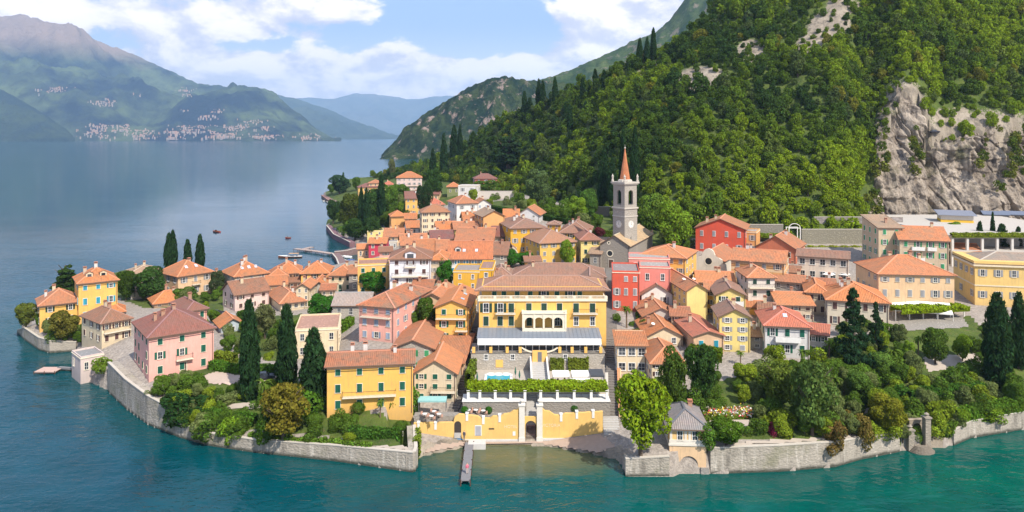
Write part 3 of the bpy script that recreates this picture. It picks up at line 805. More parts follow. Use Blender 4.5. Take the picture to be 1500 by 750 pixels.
HN = [0]
def house(label, name, xl, xr, ye, yb, yr, roofk='hip', delta=0., D=9., wall=C_CREAM, roof=T_ORA, rows=2, cols=3, shut=None, closed=.4, trim='c', face=None, nch=1, stonec=None, o=.5, wear=.5,
          skip=(), balc=(), sky=0, door=None, patch=.5, dz=0., wmul=1., cat='house', rise=None, hts=None, wins=True, dish=0):
    """a house from where its front stands in the photo: front edges, eave, foot and ridge rows"""
    HN[0] += 1; r = random.Random(HN[0] * 31 + 5)
    xc = (xl + xr) / 2
    X, Y, Z = ground(xc, yb)
    psi = -math.atan2(X, Y) + R(delta)
    kl, kr = (xl - 750) / F, (xr - 750) / F
    sn, cs = math.sin(psi), math.cos(psi)
    q = (kl * sn - cs) / (kr * sn - cs)             # YR = YL * q
    YL = 2 * Y / (1 + q); YR = YL * q
    pL, pR = Vector((kl * YL, YL)), Vector((kr * YR, YR))
    W = (pR - pL).length; c = (pL + pR) / 2
    Yc = c.y; Zb = wz(yb, Yc); h = wz(ye, Yc) - Zb
    if rise is None:
        if roofk == 'gy': rise = (yb and (wz(yr, Yc) - wz(ye, Yc)))
        elif roofk == 'shed': Yr = Yc + D * cs; rise = wz(yr, Yr) - wz(ye, Yc)
        elif roofk == 'hip' and D > W: Yr = Yc + D * .5 * cs; rise = wz(yr, Yr) - wz(ye, Yc)
        elif roofk == 'flat': rise = 0
        else: Yr = Yc + D / 2 * cs; rise = wz(yr, Yr) - wz(ye, Yc)
    span = {'gy': W / 2, 'shed': D, 'gx': D / 2}.get(roofk, min(W, D) / 2)
    if roofk != 'flat': rise = min(max(rise, span * .22), span * .62)
    root = empty(name, (c.x, c.y, Zb), psi, label, cat, 'buildings of the lakeside village')
    wl = walls(root, W, D, h, wall, roofk, rise, wear, stonec)
    zf = None
    if roofk == 'flat':
        b = MB(); b.box(-W / 2 - .12, W / 2 + .12, -.12, D + .12, h, h + .18, 0)
        for x0, x1, y0, y1 in ((-W / 2, W / 2, 0, .2), (-W / 2, W / 2, D - .2, D), (-W / 2, -W / 2 + .2, .2, D - .2), (W / 2 - .2, W / 2, .2, D - .2)): b.box(x0, x1, y0, y1, h + .18, h + .55, 1)
        b.box(-W / 2 + .22, W / 2 - .22, .22, D - .22, h + .18, h + .2, 2)
        rf = b.build('flat_roof', [CREAMT, stucco(wall, wear), stone(roof, .9, 'roof_terrace', .7)], root)
    else:
        b, zf = roof_mesh(roofk, W, D, h, rise, o)
        rf = b.build('roof', [tiles(roof, patch), EAVE, cap_mat(roof)], root, uv=True)
        for k in range(nch):
            x, y = r.uniform(-W * .32, W * .32), r.uniform(D * .35, D * .7); chimney(rf, x, y, zf(x, y) - .1, r)
        for k in range(sky):
            x = (-.5 + (k + .7) / (sky + .4)) * W * .7; y = D * .22
            z0, z1 = zf(x, y - .5), zf(x, y + .5); bb = MB()
            if roofk == 'gy':
                x = W * .24; y = D * (.25 + .3 * k); z0, z1 = zf(x + .4, y), zf(x - .4, y)
                bb.poly([(-.4, -.6, z1 + .07), (-.4, .6, z1 + .07), (.4, .6, z0 + .07), (.4, -.6, z0 + .07)][::-1]); bb.build('skylight', SKYL, rf, (x, y, 0))
            else:
                bb.poly([(-.42, -.5, z0 + .08), (.42, -.5, z0 + .08), (.42, .5, z1 + .08), (-.42, .5, z1 + .08)]); bb.build('skylight', SKYL, rf, (x, y, 0))
    if roofk != 'flat' or True:
        if r.random() < .75:
            bd = MB(); xx = W / 2 - .25; bd.tube([(xx, -.1, -.5), (xx, -.1, h - .25)], .06, 6); bd.box(-W / 2, W / 2, -.02 - (o if roofk in ('hip', 'gx') else 0) - .1, -.02 - (o if roofk in ('hip', 'gx') else 0), h - .42 - (0 if roofk == 'flat' else o * rise / max(span, .1)), h - .3 - (0 if roofk == 'flat' else o * rise / max(span, .1))) if roofk in ('hip', 'gx') else None
            bd.build('drainpipe', PIPE, root)
    for k in range(dish):
        x, y = W * (-.25 + .5 * k), D * .3; dz_ = zf(x, y); bd = MB(); bd.tube([(0, 0, -.3), (0, 0, .5)], .03, 5); bd.lathe([(.03, .5), (.3, .56), (.42, .68)], 14); ob = bd.build('satellite_dish', WHITE, rf, (x, y, dz_)); ob.rotation_euler = (R(25), 0, R(20))
    if face is None: face = 'f' + ('l' if delta > 3 else 'r' if delta < -3 else '')
    if wins and rows: facade_windows(root, W, D, h, rows, cols, shut, closed, trim, delta, r, face, skip, hts, wmul)
    s = h / max(rows, 1)
    for (row, x0, x1, *st) in balc: balcony(root, (x0 + x1) / 2 * W, 0, row * s + .12, (x1 - x0) * W, 1.0, 0, *(st or ['iron']))
    if door is not None:
        bd = MB(); bd.box(-.55, .55, -.06, .03, 0, 2.2, 0); bd.box(-.7, -.55, -.09, .03, 0, 2.35, 1); bd.box(.55, .7, -.09, .03, 0, 2.35, 1); bd.box(-.55, .55, -.09, .03, 2.2, 2.35, 1)
        bd.build('door', [shut_mat(door[1]) if door[1] in SHUT else DWOOD, CREAMT], root, (door[0] * W, 0, 0))
    root['_W'] = W; root['_D'] = D; root['_h'] = h; root['_rise'] = rise
    return root
PIPE = plain('copper_pipe', (.16, .10, .08), .6)
SKYL = plain('skylight_glass', (.45, .52, .60), .15)

# ================================================================ houses of the village
# ---- western headland
house('lower yellow house with pale orange roof on the tip of the western headland', 'yellow_house', 58, 118, 443, 477, 421, 'hip', 4, 10, C_YEL, T_SALM, 2, 2, 'dgreen', .2, 'w', 'fl', 2)
A2 = house('tall yellow house with bright orange roof and two dormers on the western headland', 'yellow_house', 115, 172, 411, 470, 388, 'hip', 6, 11, C_YEL, T_ORA, 3, 3, 'teal', .8, 'w', 'fl', 2)
house('low yellow outbuilding with orange roof in front of the tall yellow headland house', 'yellow_outbuilding', 130, 182, 457, 472, 441, 'hip', 0, 7, C_YEL, T_ORA, 1, 3, None, 0, 'w', 'f', 1)
house('cream house with brown roof and dark balconies above the boat landing', 'cream_house', 149, 192, 468, 502, 447, 'hip', 22, 12, C_CREAM, T_BRN, 2, 3, 'brown', .3, 'c', 'fl', 2, balc=[(1, -.45, .45)])
house('pale grey house with tan hipped roof among the trees of the headland', 'grey_house', 186, 234, 401, 417, 388, 'hip', 0, 11, C_GREYW, T_TAN, 2, 3, 'grey', .5, 'c', 'f', 2)
A9 = house('peach villa with orange hipped roof below three tall cypresses', 'peach_villa', 261, 311, 400, 433, 379, 'hip', 28, 12, C_PEACH, T_ORA, 2, 3, 'grey', .5, 'w', 'fl', 2, balc=[(1, -.12, .12)], sky=2)
house('small house with low orange roof behind the large pink villa', 'small_house', 226, 272, 441, 449, 425, 'hip', 10, 8, C_PEACH, T_ORA, 1, 3, None, 0, 'c', 'fl', 2)
house('pink rear wing with maroon roof behind the large pink villa', 'pink_house', 274, 303, 452, 490, 438, 'hip', 18, 12, C_PINK, T_MAR, 2, 2, 'green', .9, 'c', 'fl', 1)
A5 = house('large pink villa with maroon hipped roof above the curved lake wall', 'pink_villa', 218, 313, 485, 547, 450, 'hip', 13, 15, C_PINK, T_MAR, 3, 3, 'green', .75, 'c', 'fl', 3, patch=.3, balc=[(1, -.1, .16)], door=(.02, 'brown'), hts='even')
house('white and pink flat boathouse with grey roof terrace at the waterside landing', 'flat_boathouse', 118, 152, 523, 548, 523, 'flat', 15, 7, (.62, .5, .45), (.34, .33, .32), 1, 2, None, 0, 'c', 'fl', 0)
# ---- between the headland and the harbour
house('beige house with orange roof crowded with dormers and skylights on the lake edge', 'beige_house', 344, 393, 401, 432, 380, 'hip', 20, 11, C_BEIGE, T_ORA, 3, 3, 'grey', .4, 'c', 'fl', 3, sky=3)
B2 = house('pale pink house with brown gable roof and a pink awning', 'pale_pink_house', 344, 394, 427, 452, 406, 'gx', 22, 9, (.72, .52, .46), T_BRN, 2, 3, 'brown', .4, 'c', 'fl', 1)
house('low orange roofed house left of the twin orange hipped roofs by the lake', 'orange_roofed_house', 393, 421, 404, 430, 391, 'hip', 0, 10, C_PEACH, T_ORA, 2, 2, None, 0, 'c', 'f', 1)
house('broad house with bright orange hipped roof, left one of two beside the moored boat', 'orange_roofed_house', 402, 442, 399, 425, 378, 'hip', 0, 11, C_PEACH, T_ORA, 2, 3, 'brown', .3, 'c', 'f', 2)
house('broad house with bright orange hipped roof and yellow side, next to the harbour', 'orange_roofed_house', 441, 481, 399, 425, 378, 'hip', -8, 11, C_YEL, T_ORA, 2, 3, 'brown', .3, 'c', 'fr', 2)
house('small house under a plain bright orange gable roof behind the loggia house', 'small_house', 390, 420, 416, 435, 403, 'gx', 0, 8, C_PEACH, T_ORA, 1, 3, None, 0, 'c', 'f', 0)
house('long house of rough brick under old mottled tiles below the orange roofs', 'brick_house', 422, 475, 411, 425, 400, 'gx', 0, 7, C_BRICK, T_BRN, 1, 5, None, 0, 'c', 'f', 3, stonec=(.36, .2, .14))
B5 = house('house with tan tiled roof and a dark columned loggia over a pink terrace', 'loggia_house', 411, 447, 441, 455, 409, 'hip', 14, 16, C_CREAM, T_SALM, 1, 4, None, 0, 'c', 'f', 2, wmul=1.7)
house('beige gabled house with small windows right of the loggia house', 'beige_house', 434, 453, 421, 452, 409, 'gy', -14, 9, C_CREAM, T_SALM, 3, 2, None, 0, 'c', 'fr', 1)
house('grey gabled house with orange roof beside the stone alley', 'grey_house', 452, 477, 418, 440, 408, 'gy', -10, 9, C_GREYW, T_ORA, 2, 2, None, 0, 'c', 'fr', 1)
house('cream house with orange hipped roof and a large green garage door', 'cream_house', 482, 515, 402, 427, 382, 'hip', -14, 9, C_CREAM, T_ORA, 2, 3, 'dgreen', .9, 'c', 'fr', 1, door=(0, 'green'))
house('orange roofed house squeezed between the garage door house and the yellow terrace house', 'orange_roofed_house', 511, 528, 400, 426, 388, 'gx', -10, 9, S_GREY, T_ORA, 2, 1, None, 0, 'c', 'f', 1, stonec=S_GREY)
B8 = house('yellow house with flat roof terrace and white railing above a round green tree', 'yellow_house', 524, 570, 389, 432, 389, 'flat', 0, 9, C_YEL, (.45, .25, .18), 3, 3, 'green', .9, 'w', 'f', 0)
house('long low stone shed with grey slab roof behind the pink house with blue shutters', 'stone_shed', 488, 540, 446, 468, 428, 'gx', -12, 9, S_PALE, T_GREY, 1, 3, None, 0, 's', 'f', 0, stonec=S_PALE)
house('flat roofed pink and cream house with terrace below the loggia', 'terrace_house', 432, 496, 484, 524, 484, 'flat', -4, 13, C_CREAM, (.52, .30, .22), 2, 3, None, 0, 'c', 'fr', 0)
B11 = house('pink house with pale blue shutters and mottled tile roof', 'pink_house', 526, 577, 447, 500, 421, 'hip', -28, 19, C_PINK, T_TER, 3, 3, 'blue', .9, 'c', 'fr', 2, patch=.8, hts='even', balc=[(2, -.42, .42), ])
house('small garage with bright orange gable roof and bluish front by the parking yard', 'garage', 324, 358, 476, 486, 459, 'gy', 12, 8, (.40, .46, .50), T_ORA, 1, 1, None, 0, 'w', 'f', 0)
B17 = house('long deep yellow house with dark green shutters and tiled roof on the quay', 'deep_yellow_house', 479, 605, 533, 603, 514, 'gx', -3, 9, C_SAL, T_TER, 3, 4, 'green', .95, 'c', 'f', 3, patch=.8, balc=[(1, -.32, .3)])
# ---- centre, left of the hotel
house('beige gabled house with plain front behind the yellow house with green shutters', 'beige_house', 609, 658, 441, 472, 429, 'gy', -14, 14, C_PEACH, T_SALM, 2, 2, None, 0, 'c', 'fr', 2)
B13 = house('yellow gabled house with green shutters and balconies beside the hotel lane', 'yellow_house', 638, 687, 449, 502, 439, 'gy', -8, 17, C_YEL, T_ORA, 3, 2, 'green', .5, 'w', 'fr', 1, sky=2, balc=[(2, -.48, .42), (1, .1, .46)])
house('grey rubble house with wide orange gable roof and one green shuttered window', 'stone_house', 575, 635, 509, 545, 497, 'gy', -10, 17, S_PALE, T_SALM, 2, 3, 'lgreen', .2, 'w', 'fr', 0, stonec=S_PALE)
house('low house with joined orange roofs between the rubble house and the lane', 'low_house', 634, 678, 530, 548, 508, 'shed', -12, 12, C_PEACH, T_SALM, 1, 3, None, 0, 'c', 'f', 0)
B15 = house('half stone, half yellow gabled house with green shutters above the lake terrace', 'terrace_house', 607, 668, 545, 588, 527, 'gy', -8, 12, (.60, .49, .34), T_SALM, 3, 3, 'green', .6, 'c', 'fr', 0, balc=[(1, -.1, .48)])
house('mustard block with flat terrace and orange chimney stack behind the gabled yellow house', 'mustard_house', 664, 702, 399, 440, 399, 'flat', -6, 10, C_MUS, (.4, .34, .3), 3, 2, None, 0, 'w', 'fr', 0, wmul=.7)
house('narrow mustard house joined to the mustard block near the hotel roof', 'mustard_house', 702, 722, 396, 440, 396, 'flat', -4, 12, C_MUS, (.4, .25, .2), 3, 1, None, 0, 'w', 'f', 1)
# ---- old town behind
G1 = house('tall white house with brown shutters and balconies above the square', 'white_house', 571, 631, 378, 432, 360, 'hip', -3, 12, (.70, .69, .72), T_BRN, 4, 3, 'brown', .6, 'w', 'f', 2, hts='even', balc=[(1, -.2, .2, 'stone'), (2, -.45, .45), (3, -.14, .14)])
house('slim beige house with orange roof right of the tall white house', 'beige_house', 631, 653, 379, 424, 366, 'hip', -6, 10, C_BEIGE, T_ORA, 4, 2, 'grey', .6, 'c', 'f', 0)
house('magenta house with orange roof near the harbour', 'magenta_house', 540, 565, 356, 376, 348, 'gx', -8, 9, C_MAG, T_ORA, 2, 2, None, 0, 'c', 'f', 1)
house('small pinkish house with orange roof at the harbour corner', 'small_house', 524, 541, 364, 380, 357, 'gx', 0, 7, C_PEACH, T_SALM, 1, 2, None, 0, 'c', 'f', 0)
house('pale yellow block with flat white edged roof above the harbour trees', 'pale_yellow_house', 538, 562, 339, 352, 339, 'flat', 0, 9, C_LEMON, (.5, .42, .34), 2, 2, None, 0, 'w', 'f', 1)
house('tall apricot house with blank wall and orange roof near the dark cypresses', 'apricot_house', 573, 594, 316, 340, 308, 'hip', 6, 10, C_ORA, T_ORA, 3, 2, None, 0, 'c', '', 0)
house('apricot house with small orange roof attached right of the blank walled house', 'apricot_house', 593, 610, 320, 340, 312, 'gx', 0, 9, C_ORA, T_ORA, 2, 2, 'brown', .5, 'c', 'f', 1)
house('white walled house with bright orange gable roof below the dark tree', 'white_house', 596, 618, 333, 345, 323, 'gx', 8, 9, C_WHITE, T_ORA, 1, 3, None, 0, 'c', 'fl', 0)
house('house with orange roof behind the magenta house, left of the roof terraces', 'orange_roofed_house', 562, 590, 346, 362, 334, 'gx', -6, 12, C_PEACH, T_SALM, 2, 3, None, 0, 'c', 'f', 3)
house('house with salmon roof and many chimneys behind the tall white house', 'orange_roofed_house', 588, 626, 358, 378, 342, 'gx', 4, 13, C_CREAM, T_SALM, 2, 3, 'brown', .5, 'c', 'f', 4)
house('grey roof terrace house with white parapet behind the magenta house', 'terrace_house', 566, 582, 355, 366, 355, 'flat', 0, 7, C_GREYW, (.35, .33, .33), 1, 2, None, 0, 'w', 'f', 0)
house('house with orange roof stepping down right of the tall white house roof', 'orange_roofed_house', 610, 640, 368, 392, 350, 'gx', 5, 13, C_PEACH, T_ORA, 2, 2, None, 0, 'c', 'f', 2)
G8 = house('tall cream house with rows of dark windows and mottled brown roof', 'cream_house', 618, 659, 310, 345, 299, 'hip', 6, 11, C_CREAM, T_BRN, 4, 4, 'brown', .4, 'c', 'fl', 2, hts='even')
house('house with red hipped roof rising just behind the tall cream house', 'red_roofed_house', 619, 651, 299, 316, 290, 'hip', 6, 10, C_CREAM, T_RED, 2, 3, None, 0, 'c', 'f', 1)
house('small house with orange roof and dormers right of the tall cream house', 'orange_roofed_house', 640, 668, 337, 352, 324, 'gx', 4, 11, C_WHITE, T_ORA, 1, 3, None, 0, 'c', 'fl', 2)
house('long house with pale orange roof and yellow wall in the old town', 'long_house', 666, 712, 335, 354, 324, 'gx', 6, 11, C_LEMON, T_SALM, 2, 4, None, 0, 'c', 'f', 2)
house('house with broad salmon roof dotted with chimneys below the long yellow house', 'orange_roofed_house', 667, 722, 353, 372, 333, 'gx', -6, 17, C_PEACH, T_SALM, 1, 4, None, 0, 'c', 'fr', 5)
house('narrow house with orange roof left of the long dormered roof', 'orange_roofed_house', 640, 657, 368, 392, 351, 'gx', 0, 11, C_BEIGE, T_SALM, 2, 2, None, 0, 'c', 'f', 1)
house('house with dark maroon terrace roof in the middle of the old town', 'maroon_roofed_house', 632, 664, 349, 366, 337, 'gx', 5, 11, C_BEIGE, T_MAR, 1, 3, None, 0, 'w', 'f', 2)
G13 = house('long white walled house with rust coloured roof, dormer and skylights', 'long_house', 657, 720, 378, 402, 353, 'gx', -2, 13, C_WHITE, (.46, .16, .07), 2, 5, 'sky', .3, 'w', 'f', 2, sky=2, patch=.2)
house('brown roofed house between the rust roof and the arched cream facade', 'brown_roofed_house', 716, 742, 372, 395, 354, 'gx', -8, 12, S_GREY, T_BRN, 2, 2, None, 0, 'c', 'f', 1, stonec=S_GREY)
house('low shed with dark brown roof against the left wall of the mustard mansion', 'brown_shed', 720, 738, 345, 362, 331, 'gx', -4, 10, S_GREY, T_MAR, 1, 2, None, 0, 'c', 'f', 0, stonec=S_GREY)
house('ochre house with balconies and roofed terrace in the upper old town', 'ochre_house', 680, 708, 322, 344, 310, 'gx', 8, 10, C_ORA, T_ORA, 2, 3, 'brown', .3, 'c', 'fl', 2, balc=[(1, -.45, .45)])
house('tall orange house with pale flat gable roof left of the mustard mansion', 'orange_house', 708, 739, 316, 354, 308, 'gy', 16, 12, C_ORA, T_TAN, 4, 2, 'brown', .3, 'c', 'l', 1)
house('house with vivid orange roof behind the tall orange house', 'orange_roofed_house', 738, 760, 318, 332, 306, 'gx', 0, 11, C_PEACH, T_ORA, 1, 2, None, 0, 'c', 'f', 1)
house('white house with grey walls and pink roof behind the mustard mansion', 'white_house', 757, 790, 314, 326, 303, 'gy', -12, 13, (.6, .6, .62), T_SALM, 2, 2, None, 0, 'w', 'fr', 0)
house('white gabled cottage with pink roof in the upper old town', 'white_cottage', 697, 720, 299, 313, 291, 'gy', 12, 10, C_WHITE, T_SALM, 2, 2, 'blue', .4, 'w', 'fl', 1)
house('white and grey house with salmon hipped roof beside the sloping lane', 'white_house', 669, 700, 297, 325, 286, 'hip', 18, 14, C_WHITE, T_SALM, 2, 2, 'grey', .5, 'w', 'fl', 1)
house('white villa with balustraded terrace above the old town', 'white_villa', 671, 698, 273, 294, 273, 'flat', -14, 9, C_WHITE, (.5, .46, .42), 2, 2, 'grey', .4, 'w', 'fr', 0)
house('ivy coloured pavilion with bright orange pyramid roof at the forest foot', 'garden_pavilion', 655, 673, 273, 287, 262, 'hip', 0, 9, (.20, .22, .08), T_ORA, 1, 2, None, 0, 'c', 'f', 0)
house('red house with maroon roof standing alone at the edge of the forest', 'red_house', 696, 728, 261, 281, 254, 'hip', 8, 10, (.55, .14, .11), T_MAR, 2, 3, 'blue', .3, 'w', 'fl', 1)
house('yellow house with maroon roof half hidden behind a dark tree', 'yellow_house', 594, 618, 290, 316, 280, 'gx', 4, 11, C_YEL, T_MAR, 3, 3, 'grey', .6, 'w', 'fl', 1)
house('house with maroon roof and pale gable up the slope behind the yellow one', 'maroon_roofed_house', 617, 643, 284, 296, 277, 'gx', -8, 11, C_PEACH, T_MAR, 1, 3, None, 0, 'c', 'f', 2)
D1 = house('large pale pink hotel block with orange hipped roof at the north end', 'pale_pink_block', 581, 618, 260, 285, 251, 'hip', 0, 15, (.68, .52, .48), T_ORA, 4, 5, 'grey', .5, 'w', 'fr', 0, balc=[(1, -.45, .45), (2, -.45, .45)], hts='even')
house('small pinkish house with red roof left of the large north end block', 'pinkish_house', 562, 576, 270, 281, 263, 'hip', 0, 12, C_PEACH, T_RED, 2, 2, None, 0, 'c', 'f', 1)
house('yellow villa with purple brown roof on the northern lake shore', 'yellow_villa', 525, 555, 274, 283, 268, 'hip', 4, 13, C_YEL, T_MAR, 1, 5, None, 0, 'c', 'f', 1)
house('pale house with pink roof behind the yellow villa on the northern shore', 'pink_roofed_house', 540, 560, 268, 279, 263, 'hip', 0, 13, C_PEACH, T_SALM, 2, 3, None, 0, 'c', 'f', 0)
# ---- mustard mansion and church square
H1 = house('mustard mansion with long mottled tile roof beside the church square', 'mustard_mansion', 748, 800, 333, 372, 318, 'hip', 14, 22, C_MUS, T_PNK, 3, 4, 'grey', .5, 'c', 'fl', 3)
house('mustard rear wing with mottled tile roof right of the roof turret', 'mustard_wing', 820, 864, 340, 362, 323, 'hip', -4, 18, C_MUS, T_PNK, 2, 4, 'dgreen', .4, 'c', 'f', 3)
house('small square mustard turret rising between the mansion roofs', 'mustard_turret', 802, 820, 328, 352, 322, 'hip', -4, 6, C_MUS, T_PNK, 3, 2, None, 0, 'c', 'f', 0, cat='turret', rise=.8)
H2 = house('ochre mansion with mottled hipped roof facing the church square', 'ochre_mansion', 791, 844, 354, 388, 335, 'hip', 22, 17, (.66, .42, .10), T_PNK, 3, 4, 'grey', .6, 'c', 'fl', 3)
house('cream house with maroon brown roof and stone base left of the grey church', 'cream_house', 851, 879, 350, 388, 338, 'hip', 10, 12, C_LEMON, (.32, .13, .09), 3, 2, 'dgreen', .3, 'c', 'fl', 1)
# ---- right of the stepped lane
R2 = house('yellow house with wide pale orange hipped roof behind the red house', 'yellow_house', 936, 1004, 375, 428, 358, 'hip', -14, 14, C_YEL, T_SALM, 4, 5, 'grey', .6, 'c', 'fr', 2, hts='even')
R1 = house('red house with flat roof at the top of the stepped lane', 'red_house', 897, 937, 400, 456, 400, 'flat', 2, 12, C_RED, (.36, .3, .28), 3, 3, 'grey', .6, 'w', 'f', 0, skip=((0, 2, 0), (0, 0, 1)))
R1b = house('rose pink house with pale roof terrace joined to the red house', 'rose_pink_house', 937, 982, 393, 450, 393, 'flat', 2, 12, (.68, .21, .17), (.45, .42, .38), 2, 2, None, 0, 'w', 'f', 0, skip=((0, 0, 0), (0, 0, 1)))
house('rose pink upper storey with grey balustraded terrace above the red house', 'rose_pink_house', 921, 981, 380, 436, 380, 'flat', 2, 8, (.66, .24, .20), (.45, .42, .38), 3, 3, 'grey', .3, 'w', 'f', 0)
house('small white gabled house with round topped windows below the pink house', 'white_house', 940, 985, 430, 452, 416, 'gy', 10, 13, C_WHITE, T_PNK, 1, 2, 'grey', .3, 'w', 'f', 1, dz=0)
house('pale grey gabled house with two chimneys, second in the row down to the lake', 'grey_house', 943, 994, 462, 478, 450, 'gy', 12, 14, C_GREYW, T_SALM, 1, 2, None, 0, 'w', 'f', 2)
house('cream gabled house with orange roof and dish, third in the row down to the lake', 'cream_house', 948, 1000, 491, 508, 478, 'gy', 12, 13, C_CREAM, T_ORA, 1, 2, None, 0, 'w', 'f', 1, dish=1)
house('house with large bright orange roof behind the two dark garden trees', 'orange_roofed_house', 955, 1003, 530, 566, 499, 'hip', 12, 13, C_CREAM, T_ORA, 3, 3, 'brown', .4, 'w', 'fl', 0)
R10 = house('tall yellow house with blank front and two white dishes on its orange roof', 'tall_yellow_house', 1006, 1036, 424, 472, 414, 'gy', 20, 20, C_LEMON, T_SALM, 4, 2, None, 0, 'c', 'l', 0, dish=2)
house('narrow golden house recessed right of the tall blank yellow house', 'golden_house', 1033, 1053, 424, 462, 414, 'gx', 0, 10, C_MUS, T_SALM, 3, 1, 'brown', .2, 'c', 'f', 0)
house('house with long pale orange roof behind the tall yellow house', 'yellow_house', 1022, 1076, 413, 440, 397, 'gx', 6, 11, C_YEL, T_SALM, 2, 3, None, 0, 'c', 'f', 2)
R12 = house('yellow gabled house with dark green shutters and a balcony under its eaves', 'yellow_house', 1049, 1092, 431, 478, 421, 'gy', 8, 12, C_LEMON, T_PNK, 3, 2, 'dgreen', .3, 'w', 'fl', 1, balc=[(2, -.4, .42, 'white')])
R12b = house('tall pale yellow house with grey shutters and gable roof over the garden', 'yellow_house', 1054, 1099, 463, 516, 452, 'gy', 10, 9, C_LEMON, T_PNK, 4, 2, 'grey', .35, 'w', 'fl', 1, hts='even')
R13 = house('orange rendered house with turquoise shutters and gable roof', 'orange_rendered_house', 1016, 1060, 491, 521, 484, 'gy', 18, 17, (.62, .40, .24), T_RED, 1, 2, 'teal', 1., 'c', 'f', 1)
house('low golden annex with orange roof beside the green shuttered yellow house', 'golden_annex', 1087, 1117, 449, 462, 440, 'gx', 0, 7, C_YEL, T_ORA, 1, 2, 'grey', .5, 'c', 'f', 0)
R5 = house('white and brown house with pale hipped roof and dark green balcony shutters', 'white_house', 1096, 1135, 405, 455, 389, 'hip', 16, 11, (.62, .56, .50), T_SALM, 3, 2, 'dgreen', .8, 'w', 'fl', 1, balc=[(2, -.48, .48)])
R4 = house('orange striped house with long salmon roof in front of the red houses', 'striped_house', 1071, 1149, 382, 428, 365, 'gx', -7, 12, C_ORA, T_SALM, 3, 4, 'grey', .7, 'c', 'fr', 2, hts='even')
house('low stone house with pale pink roof behind the beige gabled house', 'stone_house', 1133, 1176, 412, 440, 404, 'gx', -6, 9, S_PALE, T_SALM, 2, 3, None, 0, 's', 'f', 1, stonec=S_PALE)
R16 = house('beige gabled house with broad pale orange roof behind the white villa', 'beige_house', 1140, 1192, 446, 470, 427, 'gx', 14, 13, C_BEIGE, T_SALM, 2, 3, 'brown', .4, 'c', 'fl', 1)
R15 = house('white villa with red roof, green shutters and balconies above the gardens', 'white_villa', 1121, 1186, 476, 524, 451, 'hip', 10, 12, (.62, .60, .58), T_RED, 2, 3, 'green', .9, 'w', 'fl', 1, balc=[(1, -.28, .28, 'white')], sky=1, hts='even', patch=.2)
house('small annex with red roof at the right end of the white villa', 'white_annex', 1185, 1212, 489, 520, 474, 'gx', -2, 9, C_GREYW, T_RED, 2, 2, 'dgreen', .4, 'w', 'f', 0, patch=.2)
R17 = house('red house with shallow gable roof and grey shutters under the forest', 'red_house', 1019, 1092, 334, 372, 320, 'gy', -6, 15, C_RED, T_SALM, 2, 4, 'grey', .8, 'w', 'fr', 2, hts='even')
house('orange flat annex with pale front right of the red house under the forest', 'orange_annex', 1084, 1108, 341, 372, 341, 'flat', -8, 9, C_ORA, (.5, .42, .36), 2, 2, 'grey', .6, 'c', 'f', 0)
R19 = house('red walled house with broad salmon gable roof behind the striped house', 'red_house', 1107, 1166, 362, 384, 345, 'gy', -12, 15, (.55, .16, .08), T_SALM, 1, 3, None, 0, 'c', 'fr', 2)
R21 = house('long cream two storey guesthouse with terrace under the retaining wall', 'cream_guesthouse', 1168, 1243, 376, 412, 366, 'gx', -2, 9, (.66, .56, .46), T_PNK, 2, 5, None, 0, 'w', 'f', 0, hts='even', wmul=1.5)
R23 = house('tall beige apartment block with low roof and green shutters on the right', 'apartment_block', 1287, 1322, 333, 392, 328, 'shed', 24, 12, (.54, .42, .28), T_TAN, 4, 2, 'lgreen', .6, 'w', 'fl', 1, hts='even')
R24 = house('apartment block with broad pale orange roof, balconies and green shutters', 'apartment_block', 1318, 1390, 351, 398, 331, 'gx', 13, 15, (.56, .44, .30), T_SALM, 3, 4, 'lgreen', .4, 'w', 'fl', 1, hts='even', balc=[(2, -.26, .0, 'white'), (1, -.26, .0, 'white'), (2, .06, .24, 'white')])
R25 = house('small golden house with pale roof left of the row of cypresses', 'golden_house', 1402, 1436, 368, 390, 356, 'gx', 18, 9, C_YEL, T_SALM, 2, 3, 'grey', .4, 'w', 'fl', 0)
R26 = house('large cream and pink hotel with hipped salmon roof beside the yellow villa', 'cream_hotel', 1287, 1398, 401, 460, 373, 'hip', 22, 16, (.70, .47, .27), T_SALM, 3, 6, 'grey', .3, 'c', 'fl', 3, patch=.35, cat='hotel')
R28 = house('long house with orange roof, cream front and grey wall behind the dark fir', 'long_house', 1212, 1302, 440, 482, 413, 'hip', 8, 14, (.60, .52, .40), T_ORA, 2, 4, 'brown', .4, 'c', 'fl', 3, patch=.35)
house('house with orange roof tucked left of the long house behind the dark fir', 'orange_roofed_house', 1181, 1213, 427, 462, 411, 'hip', 4, 13, C_BEIGE, T_ORA, 2, 2, 'brown', .4, 'c', 'f', 1, patch=.35)
# small houses filling the blocks
house('little house with faded terracotta roof between the grey row houses and the tall yellow one', 'small_house', 984, 1010, 462, 486, 452, 'gx', 4, 9, C_BEIGE, T_TER, 2, 2, 'brown', .4, 'c', 'f', 1)
house('little pink house with brown roof behind the golden annex', 'small_house', 1112, 1134, 455, 476, 447, 'gx', 0, 9, C_PINK, T_BRN, 2, 2, 'grey', .4, 'c', 'f', 1)
house('stone cottage with tan roof right of the tall pale yellow house', 'stone_cottage', 1098, 1120, 492, 512, 484, 'gx', 8, 8, S_PALE, T_TAN, 2, 1, None, 0, 's', 'f', 1, stonec=S_PALE)
house('ochre house with brown roof between the striped house and the guesthouse', 'ochre_house', 1146, 1170, 398, 416, 390, 'gx', -4, 9, C_ORA, T_BRN, 2, 2, 'grey', .5, 'c', 'f', 1)
house('small cream house with faded orange roof below the guesthouse terrace', 'small_house', 1196, 1224, 418, 440, 409, 'gx', 4, 9, C_CREAM, T_TER, 2, 3, 'brown', .4, 'c', 'f', 1)
